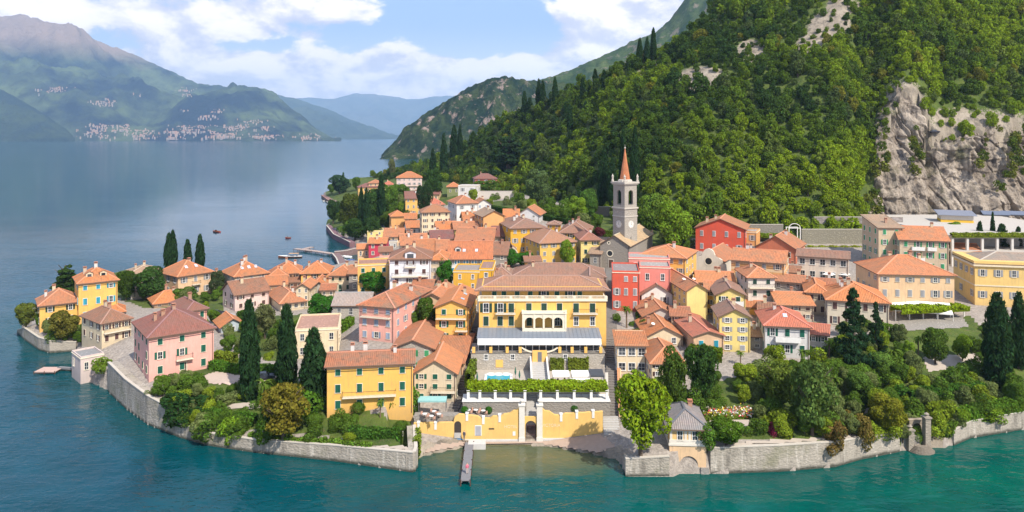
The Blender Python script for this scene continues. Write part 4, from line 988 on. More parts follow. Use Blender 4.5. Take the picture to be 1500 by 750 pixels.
house('beige house with faded roof squeezed behind the loggia house and the cream garage house', 'small_house', 470, 490, 424, 446, 416, 'gx', -6, 8, C_BEIGE, T_TER, 2, 2, None, 0, 'c', 'f', 1)
house('narrow pink house with brown roof behind the yellow terrace house by the harbour', 'narrow_house', 556, 574, 368, 392, 361, 'gx', 0, 8, C_PINK, T_BRN, 3, 1, 'grey', .5, 'c', 'f', 1)
house('grey stone house with mottled roof behind the pink house with blue shutters', 'stone_house', 604, 632, 420, 440, 411, 'gx', -8, 9, S_GREY, T_TER, 2, 2, None, 0, 's', 'f', 2, stonec=S_GREY)
house('small ochre house with brown roof left of the ochre mansion', 'small_house', 770, 792, 382, 398, 375, 'gx', 6, 7, C_ORA, T_BRN, 1, 2, None, 0, 'c', 'f', 1)
house('pale house with tan roof beside the yard behind the pink villa', 'small_house', 192, 222, 424, 438, 414, 'gx', 10, 9, C_GREYW, T_TAN, 1, 3, None, 0, 'c', 'f', 1)
house('low cream house with faded orange roof right of the peach villa', 'small_house', 304, 330, 408, 424, 399, 'gx', 12, 9, C_CREAM, T_TER, 2, 2, 'grey', .5, 'c', 'f', 1)
bb = MB()
for k in range(5): z = R4['_h'] * (k + .35) / 5; bb.box(-R4['_W'] / 2 - .012, R4['_W'] / 2 + .012, -.012, R4['_D'] + .012, z, z + R4['_h'] * .09)
bb.build('painted_bands', stucco((.72, .52, .30), .4), R4)
# dormers
def dormer(root, x, y, z, w=1.6, hgt=1.5, d=2.2, roof=T_ORA, wall=C_CREAM):
    rf = [c for c in root.children if c.name.startswith('roof')][0]
    b = MB(); b.box(-w / 2, w / 2, 0, d, -.6, hgt, 0); b.poly([(-w / 2 - .2, -.2, hgt), (0, -.2, hgt + .5), (0, d, hgt + .5), (-w / 2 - .2, d, hgt)], 1); b.poly([(0, -.2, hgt + .5), (w / 2 + .2, -.2, hgt), (w / 2 + .2, d, hgt), (0, d, hgt + .5)], 1)
    b.poly([(-w / 2, 0, hgt), (w / 2, 0, hgt), (0, 0, hgt + .45)], 0); b.box(-w * .3, w * .3, -.03, .01, .25, hgt - .2, 2)
    b.build('dormer', [stucco(wall), tiles(roof), GLASS], rf, (x, y, z), uv=True)
for x in (-1.9, 1.4): dormer(A2, x, 1.6, A2['_h'] + .4)
dormer(G1, 0, -.05, G1['_h'] - .9, 2.8, 2.2, 4, T_BRN, (.70, .69, .72)); dormer(G13, -3.6, 2.5, G13['_h'] + 1.2, 1.7, 1.3, 2, (.46, .16, .07), C_WHITE)

# ================================================================ hotel and its lake terraces
def arch_panel(b, x0, x1, z0, z1, ops, y0, y1, m=0, n=10):
    """wall between y0 (front) and y1 with round-headed openings (xc, halfwidth, spring, sill)"""
    def rect(xa, xb, za, zb): b.box(xa, xb, y0, y1, za, zb, m)
    x = x0
    for xc, a, zs, zb in ops:
        rect(x, xc - a, z0, z1)
        if zb > z0 + .01: rect(xc - a, xc + a, z0, zb)
        pts = [(xc - a * math.cos(math.pi * k / n), zs + a * math.sin(math.pi * k / n)) for k in range(n + 1)]
        for k in range(n):
            (xa, za), (xb, zc) = pts[k], pts[k + 1]
            b.poly([(xa, y0, za), (xb, y0, zc), (xb, y0, z1), (xa, y0, z1)], m); b.poly([(xb, y1, zc), (xa, y1, za), (xa, y1, z1), (xb, y1, z1)], m)
            b.poly([(xa, y1, za), (xb, y1, zc), (xb, y0, zc), (xa, y0, za)], m)
        b.poly([(xc - a, y0, z1), (xc + a, y0, z1), (xc + a, y1, z1), (xc - a, y1, z1)], m)
        x = xc + a
    rect(x, x1, z0, z1)

HY, HZ = 157., 10.4
hx0 = wx(795, HY)
hotel = empty('lake_hotel', (hx0, HY, HZ), 0, 'large yellow hotel with arcaded balcony and grey roofed veranda above the beach', 'hotel', 'buildings of the lakeside village')
def hx(px, Y=HY): return wx(px, Y) - hx0
def hz(py, Y=HY): return wz(py, Y) - HZ
HW = hx(888) - hx(701.7); xL, xR = hx(701.7), hx(888)
b = MB(); b.box(xL, xR, 0, 11, -4, hz(441), 0); b.box(xL + .5, xR - .5, 1.3, 10.8, hz(441), hz(425) + .5, 0)
b.build('wall', stucco(C_YEL, .3), hotel)
b = MB(); b.box(xL - .25, xR + .25, -.3, 11.2, hz(441), hz(441) + .28, 0)
for z0, z1 in ((hz(441) + .28, hz(441) + .4), (hz(441) + 1.05, hz(441) + 1.2)):
    b.box(xL - .1, xR + .1, -.18, .06, z0, z1, 0)
n = 96
for k in range(n):
    x = xL + (k + .5) / n * HW; b.box(x - .06, x + .06, -.12, 0, hz(441) + .4, hz(441) + 1.05, 0)
for k in range(9):
    x = xL + k / 8 * HW; b.box(x - .28, x + .28, -.2, .08, hz(441) + .4, hz(441) + 1.05, 0)
b.build('balustrade', CREAMT, hotel)
# hipped front roof with two wings running back
rb, zf = roof_mesh('hip', HW, 10.5, hz(425) + .25, 1.75, .9)
rf = rb.build('roof', [tiles(T_PNK, .5), EAVE, cap_mat(T_PNK)], hotel, ((xL + xR) / 2, .8, 0), uv=True)
for px in (724, 738, 757.6, 777, 816.4, 850): add_window(hotel, hx(px), 1.3, hz(441) + .45, .95, 1.5, 0, 'green', 1., 'c')
for px in (796.8, 836): add_window(hotel, hx(px), 1.3, hz(441) + .45, 1.0, 1.5, 0, 'dgreen', 0., 'w')
for px, cl in ((712, 0), (733, 0), (749, 1), (774.8, 1), (797, 1), (819.7, 1), (844, 1), (868, 1)): add_window(hotel, hx(px), 0, hz(457.5), 1.15, 1.95, 0, 'dgreen', cl, 'w' if not cl else 'c')
for px, cl in ((712, 1), (732.7, 1), (749, 1)): add_window(hotel, hx(px), 0, hz(477), 1.1, 2.0, 0, 'dgreen', cl, 'c')
for px in (844, 868): add_window(hotel, hx(px), 0, hz(477), 1.0, 1.9, 0, None, 0, 'w')
for a, c in ((726, 755), (839, 875)): balcony(hotel, (hx(a) + hx(c)) / 2, 0, hz(458.3), hx(c) - hx(a), 1.0, 0, 'iron')
b = MB(); ax0, ax1 = hx(765), hx(828.5); zb0, zt = 3.1, hz(458.5, 155.5)
arch_panel(b, ax0, ax1, zb0, zt, [(hx(p, 155) + .0, .98, zt - 1.75, zb0 + .75) for p in (775.7, 789.4, 803.2, 817.2)], -2.2, -1.95, 0)
b.box(ax0, ax0 + .3, -1.95, 0, zb0, zt, 0); b.box(ax1 - .3, ax1, -1.95, 0, zb0, zt, 0); b.box(ax0 - .15, ax1 + .15, -2.4, 0, zt, zt + .22, 0)
for sx in (ax0 - .1, ax1 - .35): b.box(sx, sx + .45, -2.35, -2.0, zt + .22, zt + .8, 0)
for k in range(5):
    x = (ax0 + .16, hx(782.6, 155), hx(796.4, 155), hx(810.2, 155), ax1 - .16)[k]; b.box(x - .2, x + .2, -2.3, -2.2, zb0 + .7, zt - .05, 0)
b.build('loggia', [CREAMT], hotel)
for p in (775.7, 817.2): add_window(hotel, hx(p, 155), 0, zb0 + .75, 1.1, 2.3, 0, 'dgreen', 0 if p > 800 else 1, 'c')
# veranda
vx0, vx1 = wx(700, 151.5) - hx0, wx(880, 151.5) - hx0
b = MB()
b.poly([(vx0 - .2, -5.9, 2.75), (vx1 + .2, -5.9, 2.75), (vx1 + .2, 0, 3.45), (vx0 - .2, 0, 3.45)], 0); b.poly([(vx0 - .2, 0, 3.3), (vx1 + .2, 0, 3.3), (vx1 + .2, -5.9, 2.6), (vx0 - .2, -5.9, 2.6)], 0)
b.poly([(vx0 - .2, -5.9, 2.6), (vx1 + .2, -5.9, 2.6), (vx1 + .2, -5.9, 2.75), (vx0 - .2, -5.9, 2.75)], 0)
for k in range(30):
    x = vx0 + (k + .5) / 30 * (vx1 - vx0); b.bar((x, -5.85, 2.79), (x, -.02, 3.48), .06, .07, 0)
b.build('veranda_roof', plain('zinc_roof', (.22, .25, .29), .5, .2), hotel)
b = MB()
b.poly([(vx0, -6.75, 1.85), (vx1, -6.75, 1.85), (vx1, -5.95, 2.7), (vx0, -5.95, 2.7)], 0); b.poly([(vx0, -5.95, 2.66), (vx1, -5.95, 2.66), (vx1, -6.75, 1.81), (vx0, -6.75, 1.81)], 0); b.box(vx0, vx1, -6.76, -6.74, 1.6, 1.85, 0)
b.build('awning', CANVAS, hotel)
b = MB(); b.box(vx0 + .1, vx1 - .1, -5.42, -5.36, .1, 2.6, 0); b.build('veranda_glass', GLASS, hotel)
b = MB()
for k in range(19):
    x = vx0 + .1 + k / 18 * (vx1 - vx0 - .2); b.box(x - .09, x + .09, -5.55, -5.42, 0, 2.6, 0)
for z in (.0, 1.25, 2.42): b.box(vx0, vx1, -5.53, -5.44, z, z + .12, 0)
b.box(vx0, vx0 + .2, -5.4, 0, 0, 2.6, 0); b.box(vx1 - .2, vx1, -5.4, 0, 0, 2.6, 0)
b.build('veranda_frame', WHITE, hotel)

# stone terrace under the veranda
tx0, tx1 = wx(690, 150.3), wx(886, 150.3)
terr = empty('stone_terrace', (hx0, 150.3, 0), 0, 'high grey stone terrace wall carrying the hotel veranda above the pool', 'terrace')
b = MB(); b.box(tx0 - hx0, tx1 - hx0, 0, 7.2, 2, HZ - .03, 0); b.build('stone_wall', stone((.60, .54, .46), 1.2), terr)
b = MB(); b.box(tx0 - hx0 - .15, tx1 - hx0 + .15, -.15, 7.25, HZ - .03, HZ, 0); b.build('terrace_floor', PAVE, terr)
b = MB()
pil = (694, 719, 743, 762, 820, 838, 858, 880)
for p in pil: b = MB(); x = wx(p, 150.3) - hx0; b.box(x - .3, x + .3, -.2, .3, HZ, HZ + 1.15, 0); b.build('pier', stucco(C_YEL, .2), terr)
b = MB(); pp = [wx(p, 150.3) - hx0 for p in pil]
for i in range(len(pp) - 1):
    if i == 3: continue
    b.box(pp[i] + .3, pp[i + 1] - .3, -.06, .0, HZ + .95, HZ + 1.02, 0)
    for k in range(int((pp[i + 1] - pp[i] - .6) / .18)): x = pp[i] + .4 + k * .18; b.box(x - .012, x + .012, -.05, -.02, HZ + .02, HZ + .95, 0)
b.build('railing', DARKMET, terr)
for p in (712, 751, 828): add_window(terr, wx(p, 150.3) - hx0, 0, wz(527, 150.3), .75, 1.1, 0, None, 0, 'w')
b = MB(); x = wx(731.5, 150.3) - hx0; b.box(x - .75, x + .75, -.06, .0, wz(538, 150.3), wz(527, 150.3), 0); b.build('plaque', stucco(C_YEL, .2), terr)
b = MB(); x = wx(790.5, 150.3) - hx0; b.box(x - 1.5, x + 1.5, -.5, 0, 6, HZ + .55, 0); b.box(x - .42, x + .42, -.54, -.48, wz(530, 149.8), wz(530, 149.8) + 2.0, 1); b.build('doorway', [stucco(C_YEL, .2), GREYMET], terr)
b = MB()
for s_ in (-1, 1):
    pts = [(x + s_ * (1.5 + .22 * k), HZ + .2 + .9 * (k / 10) ** 1.6) for k in range(11)]
    for k in range(10): b.bar((pts[k][0], -.12, pts[k][1]), (pts[k + 1][0], -.12, pts[k + 1][1]), .3, .25, 0)
b.build('swept_parapet', CREAMT, terr)

# pool level with the central stair
PZ = 6.9
deck = empty('pool_terrace', (0, 137, PZ), 0, 'stone pool terrace between the vine pergola and the hotel terrace wall', 'terrace')
dx0, dx1 = wx(684, 137), wx(890, 137)
b = MB(); b.box(dx0, dx1 + .3, 0, 13.3, -5.5, 0, 0); b.build('platform', plain('pale_deck', (.42, .37, .31), .9), deck)
pool = empty('swimming_pool', (0, 0, PZ), 0, 'small turquoise swimming pool with white scalloped rim on the hotel terrace', 'pool')
px0, px1 = wx(713, 144), wx(747, 144)
b = MB()
for q in ((px0 - .5, px1 + .5, 140.7, 141.2), (px0 - .5, px1 + .5, 146.6, 147.1), (px0 - .5, px0, 141.2, 146.6), (px1, px1 + .5, 141.2, 146.6)): b.box(q[0], q[1], q[2], q[3], .004, .22, 0)
for k in range(3): b.lathe([(.95, .004), (.95, .2), (.9, .21)], 16, 0, ((px0 + px1) / 2 + (k - 1) * 1.5, 147.1))
b.build('coping', WHITE, pool)
m, g = newmat('pool_water'); g.b.inputs['Base Color'].default_value = (.01, .30, .40, 1); g.b.inputs['Roughness'].default_value = .05
bump(g, g.noise(g.n('ShaderNodeTexCoord').outputs['Object'], 2.2, 2), .15, .05)
b = MB(); b.box(px0, px1, 141.2, 146.6, .01, .13, 0); b.build('water', m, pool)

def flight(name, x0, x1, ya, za, yb, zb, n, mat, label, side=None, kind=None, cat='stairs', xs=None):
    """steps from (ya, za) down to (yb, zb) with yb < ya"""
    r_ = empty(name, ((x0 + x1) / 2, yb, zb), 0, label, cat)
    w = (x1 - x0) / 2; b = MB()
    for k in range(n):
        y1 = (ya - yb) * (k + 1) / n; y0_ = (ya - yb) * k / n; z = (za - zb) * (k + 1) / n
        b.box(-w, w, y0_, y1 if k == n - 1 else y1 + .02, z - .9, z + .0004 * k, 0)
    b.build('steps', mat, r_)
    if side:
        for s_ in (-1, 1):
            b = MB(); b.bar((s_ * (w + .16), 0, .35), (s_ * (w + .16), ya - yb, za - zb + .35), .3, 1.5, 0); b.build('side_wall', side, r_)
    return r_
sx = wx(790, 146)
flight('terrace_stairs', sx - 1.5, sx + 1.5, 150.2, 8.7, 138.4, 6.92, 13, CONC, 'straight pale stairs with white side walls beside the pool', WHITE)

# pergola
PY, PB = 134.2, 6.5
perg = empty('vine_pergola', (0, PY, PB), 0, 'long vine covered pergola with white posts in front of the pool', 'pergola')
gx0, gx1 = wx(684, PY), wx(890, PY)
posts = [686, 703, 725.5, 748, 769, 792, 816.5, 841, 866, 889]
for p in posts:
    b = MB(); x = wx(p, PY); b.box(x - .24, x + .24, -.24, .24, 0, 1.75, 0); b.box(x - .3, x + .3, -.3, .3, 1.75, 1.9, 0); b.build('post', WHITE, perg)
b = MB()
for y in (0, 2.4): b.box(gx0, gx1, y - .08, y + .08, 1.95, 2.1, 0)
for k in range(30): x = gx0 + (k + .5) / 30 * (gx1 - gx0); b.box(x - .04, x + .04, -.3, 2.7, 2.1, 2.2, 0)
b.build('beams', DWOOD, perg)
low = empty('lower_terrace', (0, 131.3, 0), 0, 'narrow paved terrace with stone retaining wall below the vine pergola', 'terrace')
b = MB(); b.box(wx(678, 133.6), wx(771, 133.6), 2.1, 5.7, 0, PB, 0); b.box(wx(788, 133.6), wx(893, 133.6), 2.1, 5.7, 0, PB, 0); b.build('stone_wall', stone((.40, .36, .31), 1.5), low)
b = MB(); b.box(wx(677, 133.6), wx(771, 133.6), 1.95, 5.7, PB, PB + .14, 0); b.box(wx(788, 133.6), wx(894, 133.6), 1.95, 5.7, PB, PB + .14, 0); b.build('kerb', WHITE, low)
b = MB(); b.box(wx(606, 131.3), wx(771, 131.3), .35, 2.1, 0, 4.6, 0); b.box(wx(788, 131.3), wx(884, 131.3), .35, 2.1, 0, 4.6, 0); b.build('floor_slab', PAVE, low)
flight('water_stairs', wx(770.5, 132), wx(788.5, 132), 137.4, 6.6, 131.6, 3.7, 14, CONC, 'grey steps rising behind the arched iron water gate')

# yellow wall on the beach
WY = 130.8
bw = empty('beach_wall', (0, WY, 0), 0, 'long yellow lakeside wall with scalloped top and white gate pillars on the beach', 'wall')
def wv(p): return wx(p, WY)
def wzz(q): return wz(q, WY)
topL = [(606, 620), (664, 619), (666, 611), (672, 607), (684, 608), (700, 610), (704, 613), (718, 613), (722, 610), (734, 610), (738, 607), (746, 606), (752, 602), (757, 601), (761, 598)]
topR = [(794, 598), (798, 602), (805, 603), (812, 608), (822, 609), (828, 606), (838, 606), (845, 605), (856, 605), (862, 604), (870, 604), (883, 603)]
def panel(name, top, pbase, mat):
    b = MB(); t0, t1 = 0, .6
    for (a, q), (c, r_) in zip(top[:-1], top[1:]):
        xa, xb, za, zb = wv(a), wv(c), wzz(q), wzz(r_)
        b.poly([(xa, t0, pbase), (xb, t0, pbase), (xb, t0, zb), (xa, t0, za)]); b.poly([(xb, t1, pbase), (xa, t1, pbase), (xa, t1, za), (xb, t1, zb)]); b.poly([(xa, t0, za), (xb, t0, zb), (xb, t1, zb), (xa, t1, za)])
    for (a, q), f in ((top[0], 1), (top[-1], 0)):
        x, z = wv(a), wzz(q); v = [(x, t1, pbase), (x, t0, pbase), (x, t0, z), (x, t1, z)]; b.poly(v if f else v[::-1])
    return b.build(name, mat, bw)
YW = stucco((.76, .47, .13), .35)
panel('wall_panel', topL, -.8, YW); panel('wall_panel', topR, -.8, YW)
b = MB(); b.box(wv(606), wv(761), -.16, 0, -.9, .75, 0); b.box(wv(794), wv(883), -.16, 0, -.9, .95, 0); b.build('plinth', plain('plinth_stone', (.58, .55, .52), .9), bw)
for p, q in ((613, 621), (638, 621), (684, 608), (708, 613), (732, 610), (822, 609), (845, 605), (869, 604)):
    b = MB(); b.box(wv(p) - .22, wv(p) + .22, -.09, .7, wzz(q) - 1.0, wzz(q) + .2, 0); b.box(wv(p) - .28, wv(p) + .28, -.13, .74, wzz(q) + .2, wzz(q) + .32, 0); b.build('pilaster', WHITE, bw)
for p in (764.5, 790.5):
    b = MB(); x = wv(p); zt = wzz(594); b.box(x - .5, x + .5, -.3, .8, -.8, zt, 0); b.box(x - .62, x + .62, -.42, .92, zt, zt + .2, 0); b.box(x - .58, x + .58, -.4, -.3, -.8, 1.2, 0)
    b.lathe([(.2, zt + .2), (.14, zt + .4), (.36, zt + .65), (.4, zt + .85), (.22, zt + 1.0), (.1, zt + 1.15)], 12, 0, (x, .25)); b.build('gate_pillar', plain('gate_stone', (.64, .60, .53), .85), bw)
b = MB(); gx_a, gx_b = wv(769), wv(786); xc = (gx_a + gx_b) / 2
arch_panel(b, wv(768.6), wv(786.4), -.8, wzz(611), [(xc, .98, wzz(624.5), -.8)], .05, .5, 0); b.build('gate_arch', YW, bw)
b = MB()
for k in range(9):
    x = xc - .9 + k * .225; z = wzz(624.5) + math.sqrt(max(.02, .96 - (x - xc) ** 2)); b.box(x - .025, x + .025, .2, .25, -.5, z, 0)
for z in (.3, 1.4, wzz(624.5)): b.box(xc - .95, xc + .95, .19, .26, z, z + .07, 0)
b.build('iron_gate', plain('gate_iron', (.09, .05, .05), .5), bw)
b = MB(); x = wv(700.5); b.box(x - .6, x + .6, -.05, 0, wzz(638), wzz(623), 0); b.box(x - .5, x + .5, -.08, -.05, wzz(638), wzz(624), 1); b.build('door', [WHITE, plain('grey_door', (.33, .33, .36), .6)], bw)
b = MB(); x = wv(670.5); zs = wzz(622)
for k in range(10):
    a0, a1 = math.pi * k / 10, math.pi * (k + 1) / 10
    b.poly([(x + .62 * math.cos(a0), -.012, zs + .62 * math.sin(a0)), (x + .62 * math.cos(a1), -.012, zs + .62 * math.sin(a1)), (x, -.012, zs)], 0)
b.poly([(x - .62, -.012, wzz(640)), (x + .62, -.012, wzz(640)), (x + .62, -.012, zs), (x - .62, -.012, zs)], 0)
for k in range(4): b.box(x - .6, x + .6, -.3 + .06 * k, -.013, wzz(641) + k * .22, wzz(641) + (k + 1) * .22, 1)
b.build('stair_arch', [plain('passage_shade', (.05, .04, .035), .9), CONC], bw)  # flat dark sheet, the opening's shade put into its colour
b = MB(); b.box(wv(716), wv(724), -.05, 0, wzz(629), wzz(627), 0); b.build('name_plate', plain('plate', (.10, .07, .04), .6), bw)
b = MB(); b.box(wv(751), wv(755), -.06, 0, wzz(638), wzz(632), 0); b.build('notice', WHITE, bw)
b = MB(); b.box(wv(669), wv(678), -.24, -.17, wzz(647), wzz(642), 0); b.build('blue_sign', plain('sign_blue', (.04, .30, .62), .5), bw)
def lettering(txt, parent, x, y, z, size, mat):
    c = bpy.data.curves.new('lettering', 'FONT'); c.body = txt; c.size = size; c.extrude = .015; c.align_x = 'CENTER'; c.materials.append(mat)
    o = bpy.data.objects.new('lettering', c); COL.objects.link(o); o.parent = parent; o.location = (x, y, z); o.rotation_euler = (R(90), 0, 0)
FADED = plain('faded_lettering', (.74, .60, .38), .9)
lettering('HOTEL', bw, wv(748), -.02, wzz(627), .75, FADED); lettering('VICTORIA', bw, wv(807), -.02, wzz(625), .75, FADED)

# pool and terrace furniture
def canopy(x, y, z, w, d, hgt, mat, label, name='canopy', cat='canopy', slope=.25, group=None):
    r_ = empty(name, (x, y, z), 0, label, cat, group)
    b = MB(); b.poly([(-w / 2, -d / 2, hgt - slope), (w / 2, -d / 2, hgt - slope), (w / 2, d / 2, hgt), (-w / 2, d / 2, hgt)]); b.poly([(-w / 2, d / 2, hgt - .06), (w / 2, d / 2, hgt - .06), (w / 2, -d / 2, hgt - slope - .06), (-w / 2, -d / 2, hgt - slope - .06)])
    for q in ((-w / 2, w / 2, -d / 2 - .02, -d / 2, hgt - slope - .3, hgt - slope),): b.box(*q)
    b.build('cover', mat, r_)
    for sx_, sy in ((-1, -1), (1, -1), (1, 1), (-1, 1)):
        b = MB(); b.tube([(sx_ * (w / 2 - .1), sy * (d / 2 - .1), 0), (sx_ * (w / 2 - .1), sy * (d / 2 - .1), hgt - (slope if sy < 0 else 0) - .05)], .05, 6); b.build('leg', GREYMET, r_)
for px, py, w, d, lb in ((821.5, 541, 3.2, 2.4, 'white rectangular canopy over dining tables, left one of the back pair'), (850, 541, 3.4, 2.4, 'white rectangular canopy over dining tables, right one of the back pair'),
                         (843, 552, 1.75, 2.0, 'small white canopy in front of the back pair, left half'), (857.5, 552, 1.75, 2.0, 'small white canopy in front of the back pair, beside the dark one')):
    Yc = F * (H - 9.3) / (py + 5 - Y0); canopy(wx(px, Yc), Yc, PZ, w, d, 2.5, CANVAS, lb)
Yc = F * (H - 9.5) / (545 - Y0); canopy(wx(873.5, Yc), Yc, PZ, 2.7, 3.2, 2.7, plain('dark_canvas', (.06, .065, .075), .8), 'dark grey canopy at the right end of the pool terrace')

def parasol(x, y, z, rad, hgt, mat, label, n=8, group=None, closed=False):
    r_ = empty('parasol', (x, y, z), 0, label, 'parasol', group)
    b = MB(); b.tube([(0, 0, 0), (0, 0, hgt)], .035, 6); b.box(-.25, .25, -.25, .25, 0, .08); b.build('pole', GREYMET, r_)
    b = MB()
    pr = [(rad, hgt - .45), (rad * .55, hgt - .12), (.05, hgt + .06)] if not closed else [(.12, hgt - 1.3), (.2, hgt - .9), (.05, hgt + .05)]
    b.lathe([(pr[0][0] - .03, pr[0][1] - .12)] + pr, n); b.build('shade', mat, r_)
GRN = plain('green_canvas', (.03, .12, .08), .8)
for px, py, lb in ((755, 548, 'closed dark green parasol right of the pool, nearer the wall'), (761, 553, 'closed dark green parasol right of the pool, nearer the stairs'), (699, 556, 'closed dark green parasol left of the pool')):
    X, Y = at(px, py + 8, PZ); parasol(X, Y, PZ, 1, 2.4, GRN, lb, closed=True)
def lounger(x, y, z, yaw, mat, label, group):
    r_ = empty('sun_lounger', (x, y, z), yaw, label, 'sun lounger', group)
    b = MB(); b.box(-.32, .32, -.95, .45, .28, .36); b.bar((0, .45, .32), (0, .98, .68), .64, .08); b.build('seat', mat, r_)
    for sx_, sy in ((-.27, -.8), (.27, -.8), (.27, .4), (-.27, .4)):
        b = MB(); b.box(sx_ - .03, sx_ + .03, sy - .03, sy + .03, 0, .28); b.build('leg', WHITE, r_)
for px, py in ((703, 565), (751, 566), (757, 566)):
    X, Y = at(px, py, PZ); lounger(X, Y, PZ, 0, plain('pink_cushion', (.6, .36, .28), .9), 'cushioned sun lounger beside the hotel swimming pool', 'sun loungers by the pool')
def table(x, y, z, label, group, top=WHITE):
    r_ = empty('cafe_table', (x, y, z), 0, label, 'table', group)
    b = MB(); b.lathe([(.42, .70), (.42, .74)], 14); b.build('table_top', top, r_)
    b = MB(); b.lathe([(.25, 0), (.25, .03), (.04, .05), (.04, .7)], 10); b.build('base', DARKMET, r_)
def chair(x, y, z, yaw, label, group, mat):
    r_ = empty('cafe_chair', (x, y, z), yaw, label, 'chair', group)
    b = MB(); b.box(-.22, .22, -.22, .22, .42, .46); b.build('seat', mat, r_)
    b = MB(); b.box(-.22, .22, .19, .23, .5, .9); b.build('backrest', mat, r_)
    for sx_, sy in ((-.19, -.19), (.19, -.19), (.19, .19), (-.19, .19)):
        b = MB(); b.box(sx_ - .02, sx_ + .02, sy - .02, sy + .02, 0, .42 if sy < 0 else .9); b.build('leg', mat, r_)
PINKC = plain('pinkish_wood', (.45, .26, .19), .8)
def dining(spots, z, tl, cl, tg, cg, mat):
    for px, py in spots:
        X, Y = at(px, py, z); table(X, Y, z, tl, tg)
        for a in (40, 220): chair(X + .75 * math.sin(R(a)), Y - .75 * math.cos(R(a)), z, R(a) + math.pi, cl, cg, mat)
dining([(812, 563), (822, 563), (832, 562), (845, 563)], PZ, 'small round white table under the hotel canopies', 'dark cafe chair on the hotel pool terrace', 'tables on the pool terrace', 'chairs on the pool terrace', DWOOD)
dining([(686, 606), (697, 606), (708, 607)], 4.6, 'round white table on the narrow terrace over the beach wall', 'pinkish wooden chair on the terrace over the beach wall', 'tables above the beach wall', 'chairs above the beach wall', PINKC)
dining([(622, 612), (632, 615), (643, 612), (636, 608)], 4.6, 'round table on the lake terrace below the half yellow house', 'pinkish chair on the lake terrace below the half yellow house', 'tables below the half yellow house', 'chairs below the half yellow house', PINKC)
X, Y = at(635, 612, 4.6); canopy(wx(634, 135), 134.6, 4.6, 5.2, 1.7, 2.2, plain('teal_canvas', (.25, .45, .43), .8), 'pale turquoise awning over the lake terrace below the half yellow house', 'terrace_awning', 'awning')

house('long hotel annex with brown pink hipped roof behind the lake hotel', 'hotel_annex', 752, 886, 404, 425, 385, 'hip', 0, 12, C_YEL, T_PNK, 1, 9, 'dgreen', .4, 'c', 'f', 1)
house('low annex with brown pink roof and grey wall left behind the lake hotel', 'hotel_annex', 714, 754, 407, 425, 385, 'hip', 0, 12, C_GREYW, T_PNK, 1, 3, None, 0, 'c', 'f', 2)
house('left rear wing of the lake hotel under a brown pink roof', 'hotel_wing', 706, 742, 416, 440, 402, 'gy', 0, 14, C_YEL, T_PNK, 1, 2, None, 0, 'c', '', 1)
house('right rear wing of the lake hotel under a brown pink roof', 'hotel_wing', 842, 886, 417, 440, 403, 'gy', 0, 12, C_YEL, T_PNK, 1, 2, None, 0, 'c', '', 0)
# ================================================================ bell tower and churches
TX, TY, TZ = wx(915.5, 228), 228., 12.
tower = empty('bell_tower', (TX, TY, TZ), R(45) - .18, 'tall grey stone bell tower with clock faces and a red brick spire', 'bell tower')
def tz(py): return wz(py, TY) - TZ
TS = stone((.45, .405, .345), .9, mortar=.75); T2 = plain('tower_trim', (.45, .41, .35), .9)
s2 = 2.65
b = MB(); b.box(-s2, s2, -s2, s2, -3, tz(305), 0); b.build('shaft', TS, tower)
b = MB()
for za, zb, e in ((tz(305), tz(305) + .45, .28), (tz(316) - .15, tz(316) + .2, .15), (tz(270), tz(270) + .35, .25), (tz(270) + .35, tz(266), .5), (0, 1.2, .15)):
    b.box(-s2 - e, s2 + e, -s2 - e, s2 + e, za, zb, 0)
b.build('cornice', T2, tower)
b = MB(); z0, z1 = tz(305) + .45, tz(270); hb_ = s2 - .1
arch_panel(b, -hb_, hb_, z0, z1, [(0, 1.0, tz(282.5), tz(299))], -hb_, -hb_ + .6, 0); arch_panel(b, -hb_, hb_, z0, z1, [(0, 1.0, tz(282.5), tz(299))], hb_ - .6, hb_, 0)
b2 = MB(); arch_panel(b2, -hb_ + .6, hb_ - .6, z0, z1, [(0, 1.0, tz(282.5), tz(299))], -hb_, -hb_ + .6, 0); arch_panel(b2, -hb_ + .6, hb_ - .6, z0, z1, [(0, 1.0, tz(282.5), tz(299))], hb_ - .6, hb_, 0)
i = len(b.v); b.v += [(y, -x, z) for x, y, z in b2.v]; b.f += [tuple(i + q for q in f) for f in b2.f]; b.mi += b2.mi
b.build('belfry', TS, tower)
b = MB(); b.box(-hb_ + .7, hb_ - .7, -hb_ + .7, hb_ - .7, z0, z0 + .1); b.box(-.2, .2, -hb_ + .6, hb_ - .6, z1 - 1.0, z1 - .8); b.build('bell_frame', DWOOD, tower)
b = MB(); bz = tz(297); b.lathe([(.75, bz), (.62, bz + .35), (.48, bz + 1.0), (.34, bz + 1.35), (.05, bz + 1.45), (.05, bz + 2.2)], 14); b.build('bell', plain('bronze', (.10, .08, .05), .4, .7), tower, smooth=True)
b = MB(); zs = tz(266); b.lathe([(2.4, zs), (2.3, zs + .5), (1.95, zs + .7), (1.75, tz(262.5))], 8, 0, a0=R(22.5)); b.build('spire_base', T2, tower)
b = MB(); b.lathe([(1.7, tz(262.5)), (.85, tz(240)), (.14, tz(218))], 8, 0, a0=R(22.5)); b.build('spire', tiles((.46, .17, .075), .25), tower, uv=True)
b = MB(); b.lathe([(.14, tz(218)), (.32, tz(217) + .1), (.2, tz(216)), (.05, tz(215)), (.03, tz(211.5))], 8); b.build('finial', T2, tower)
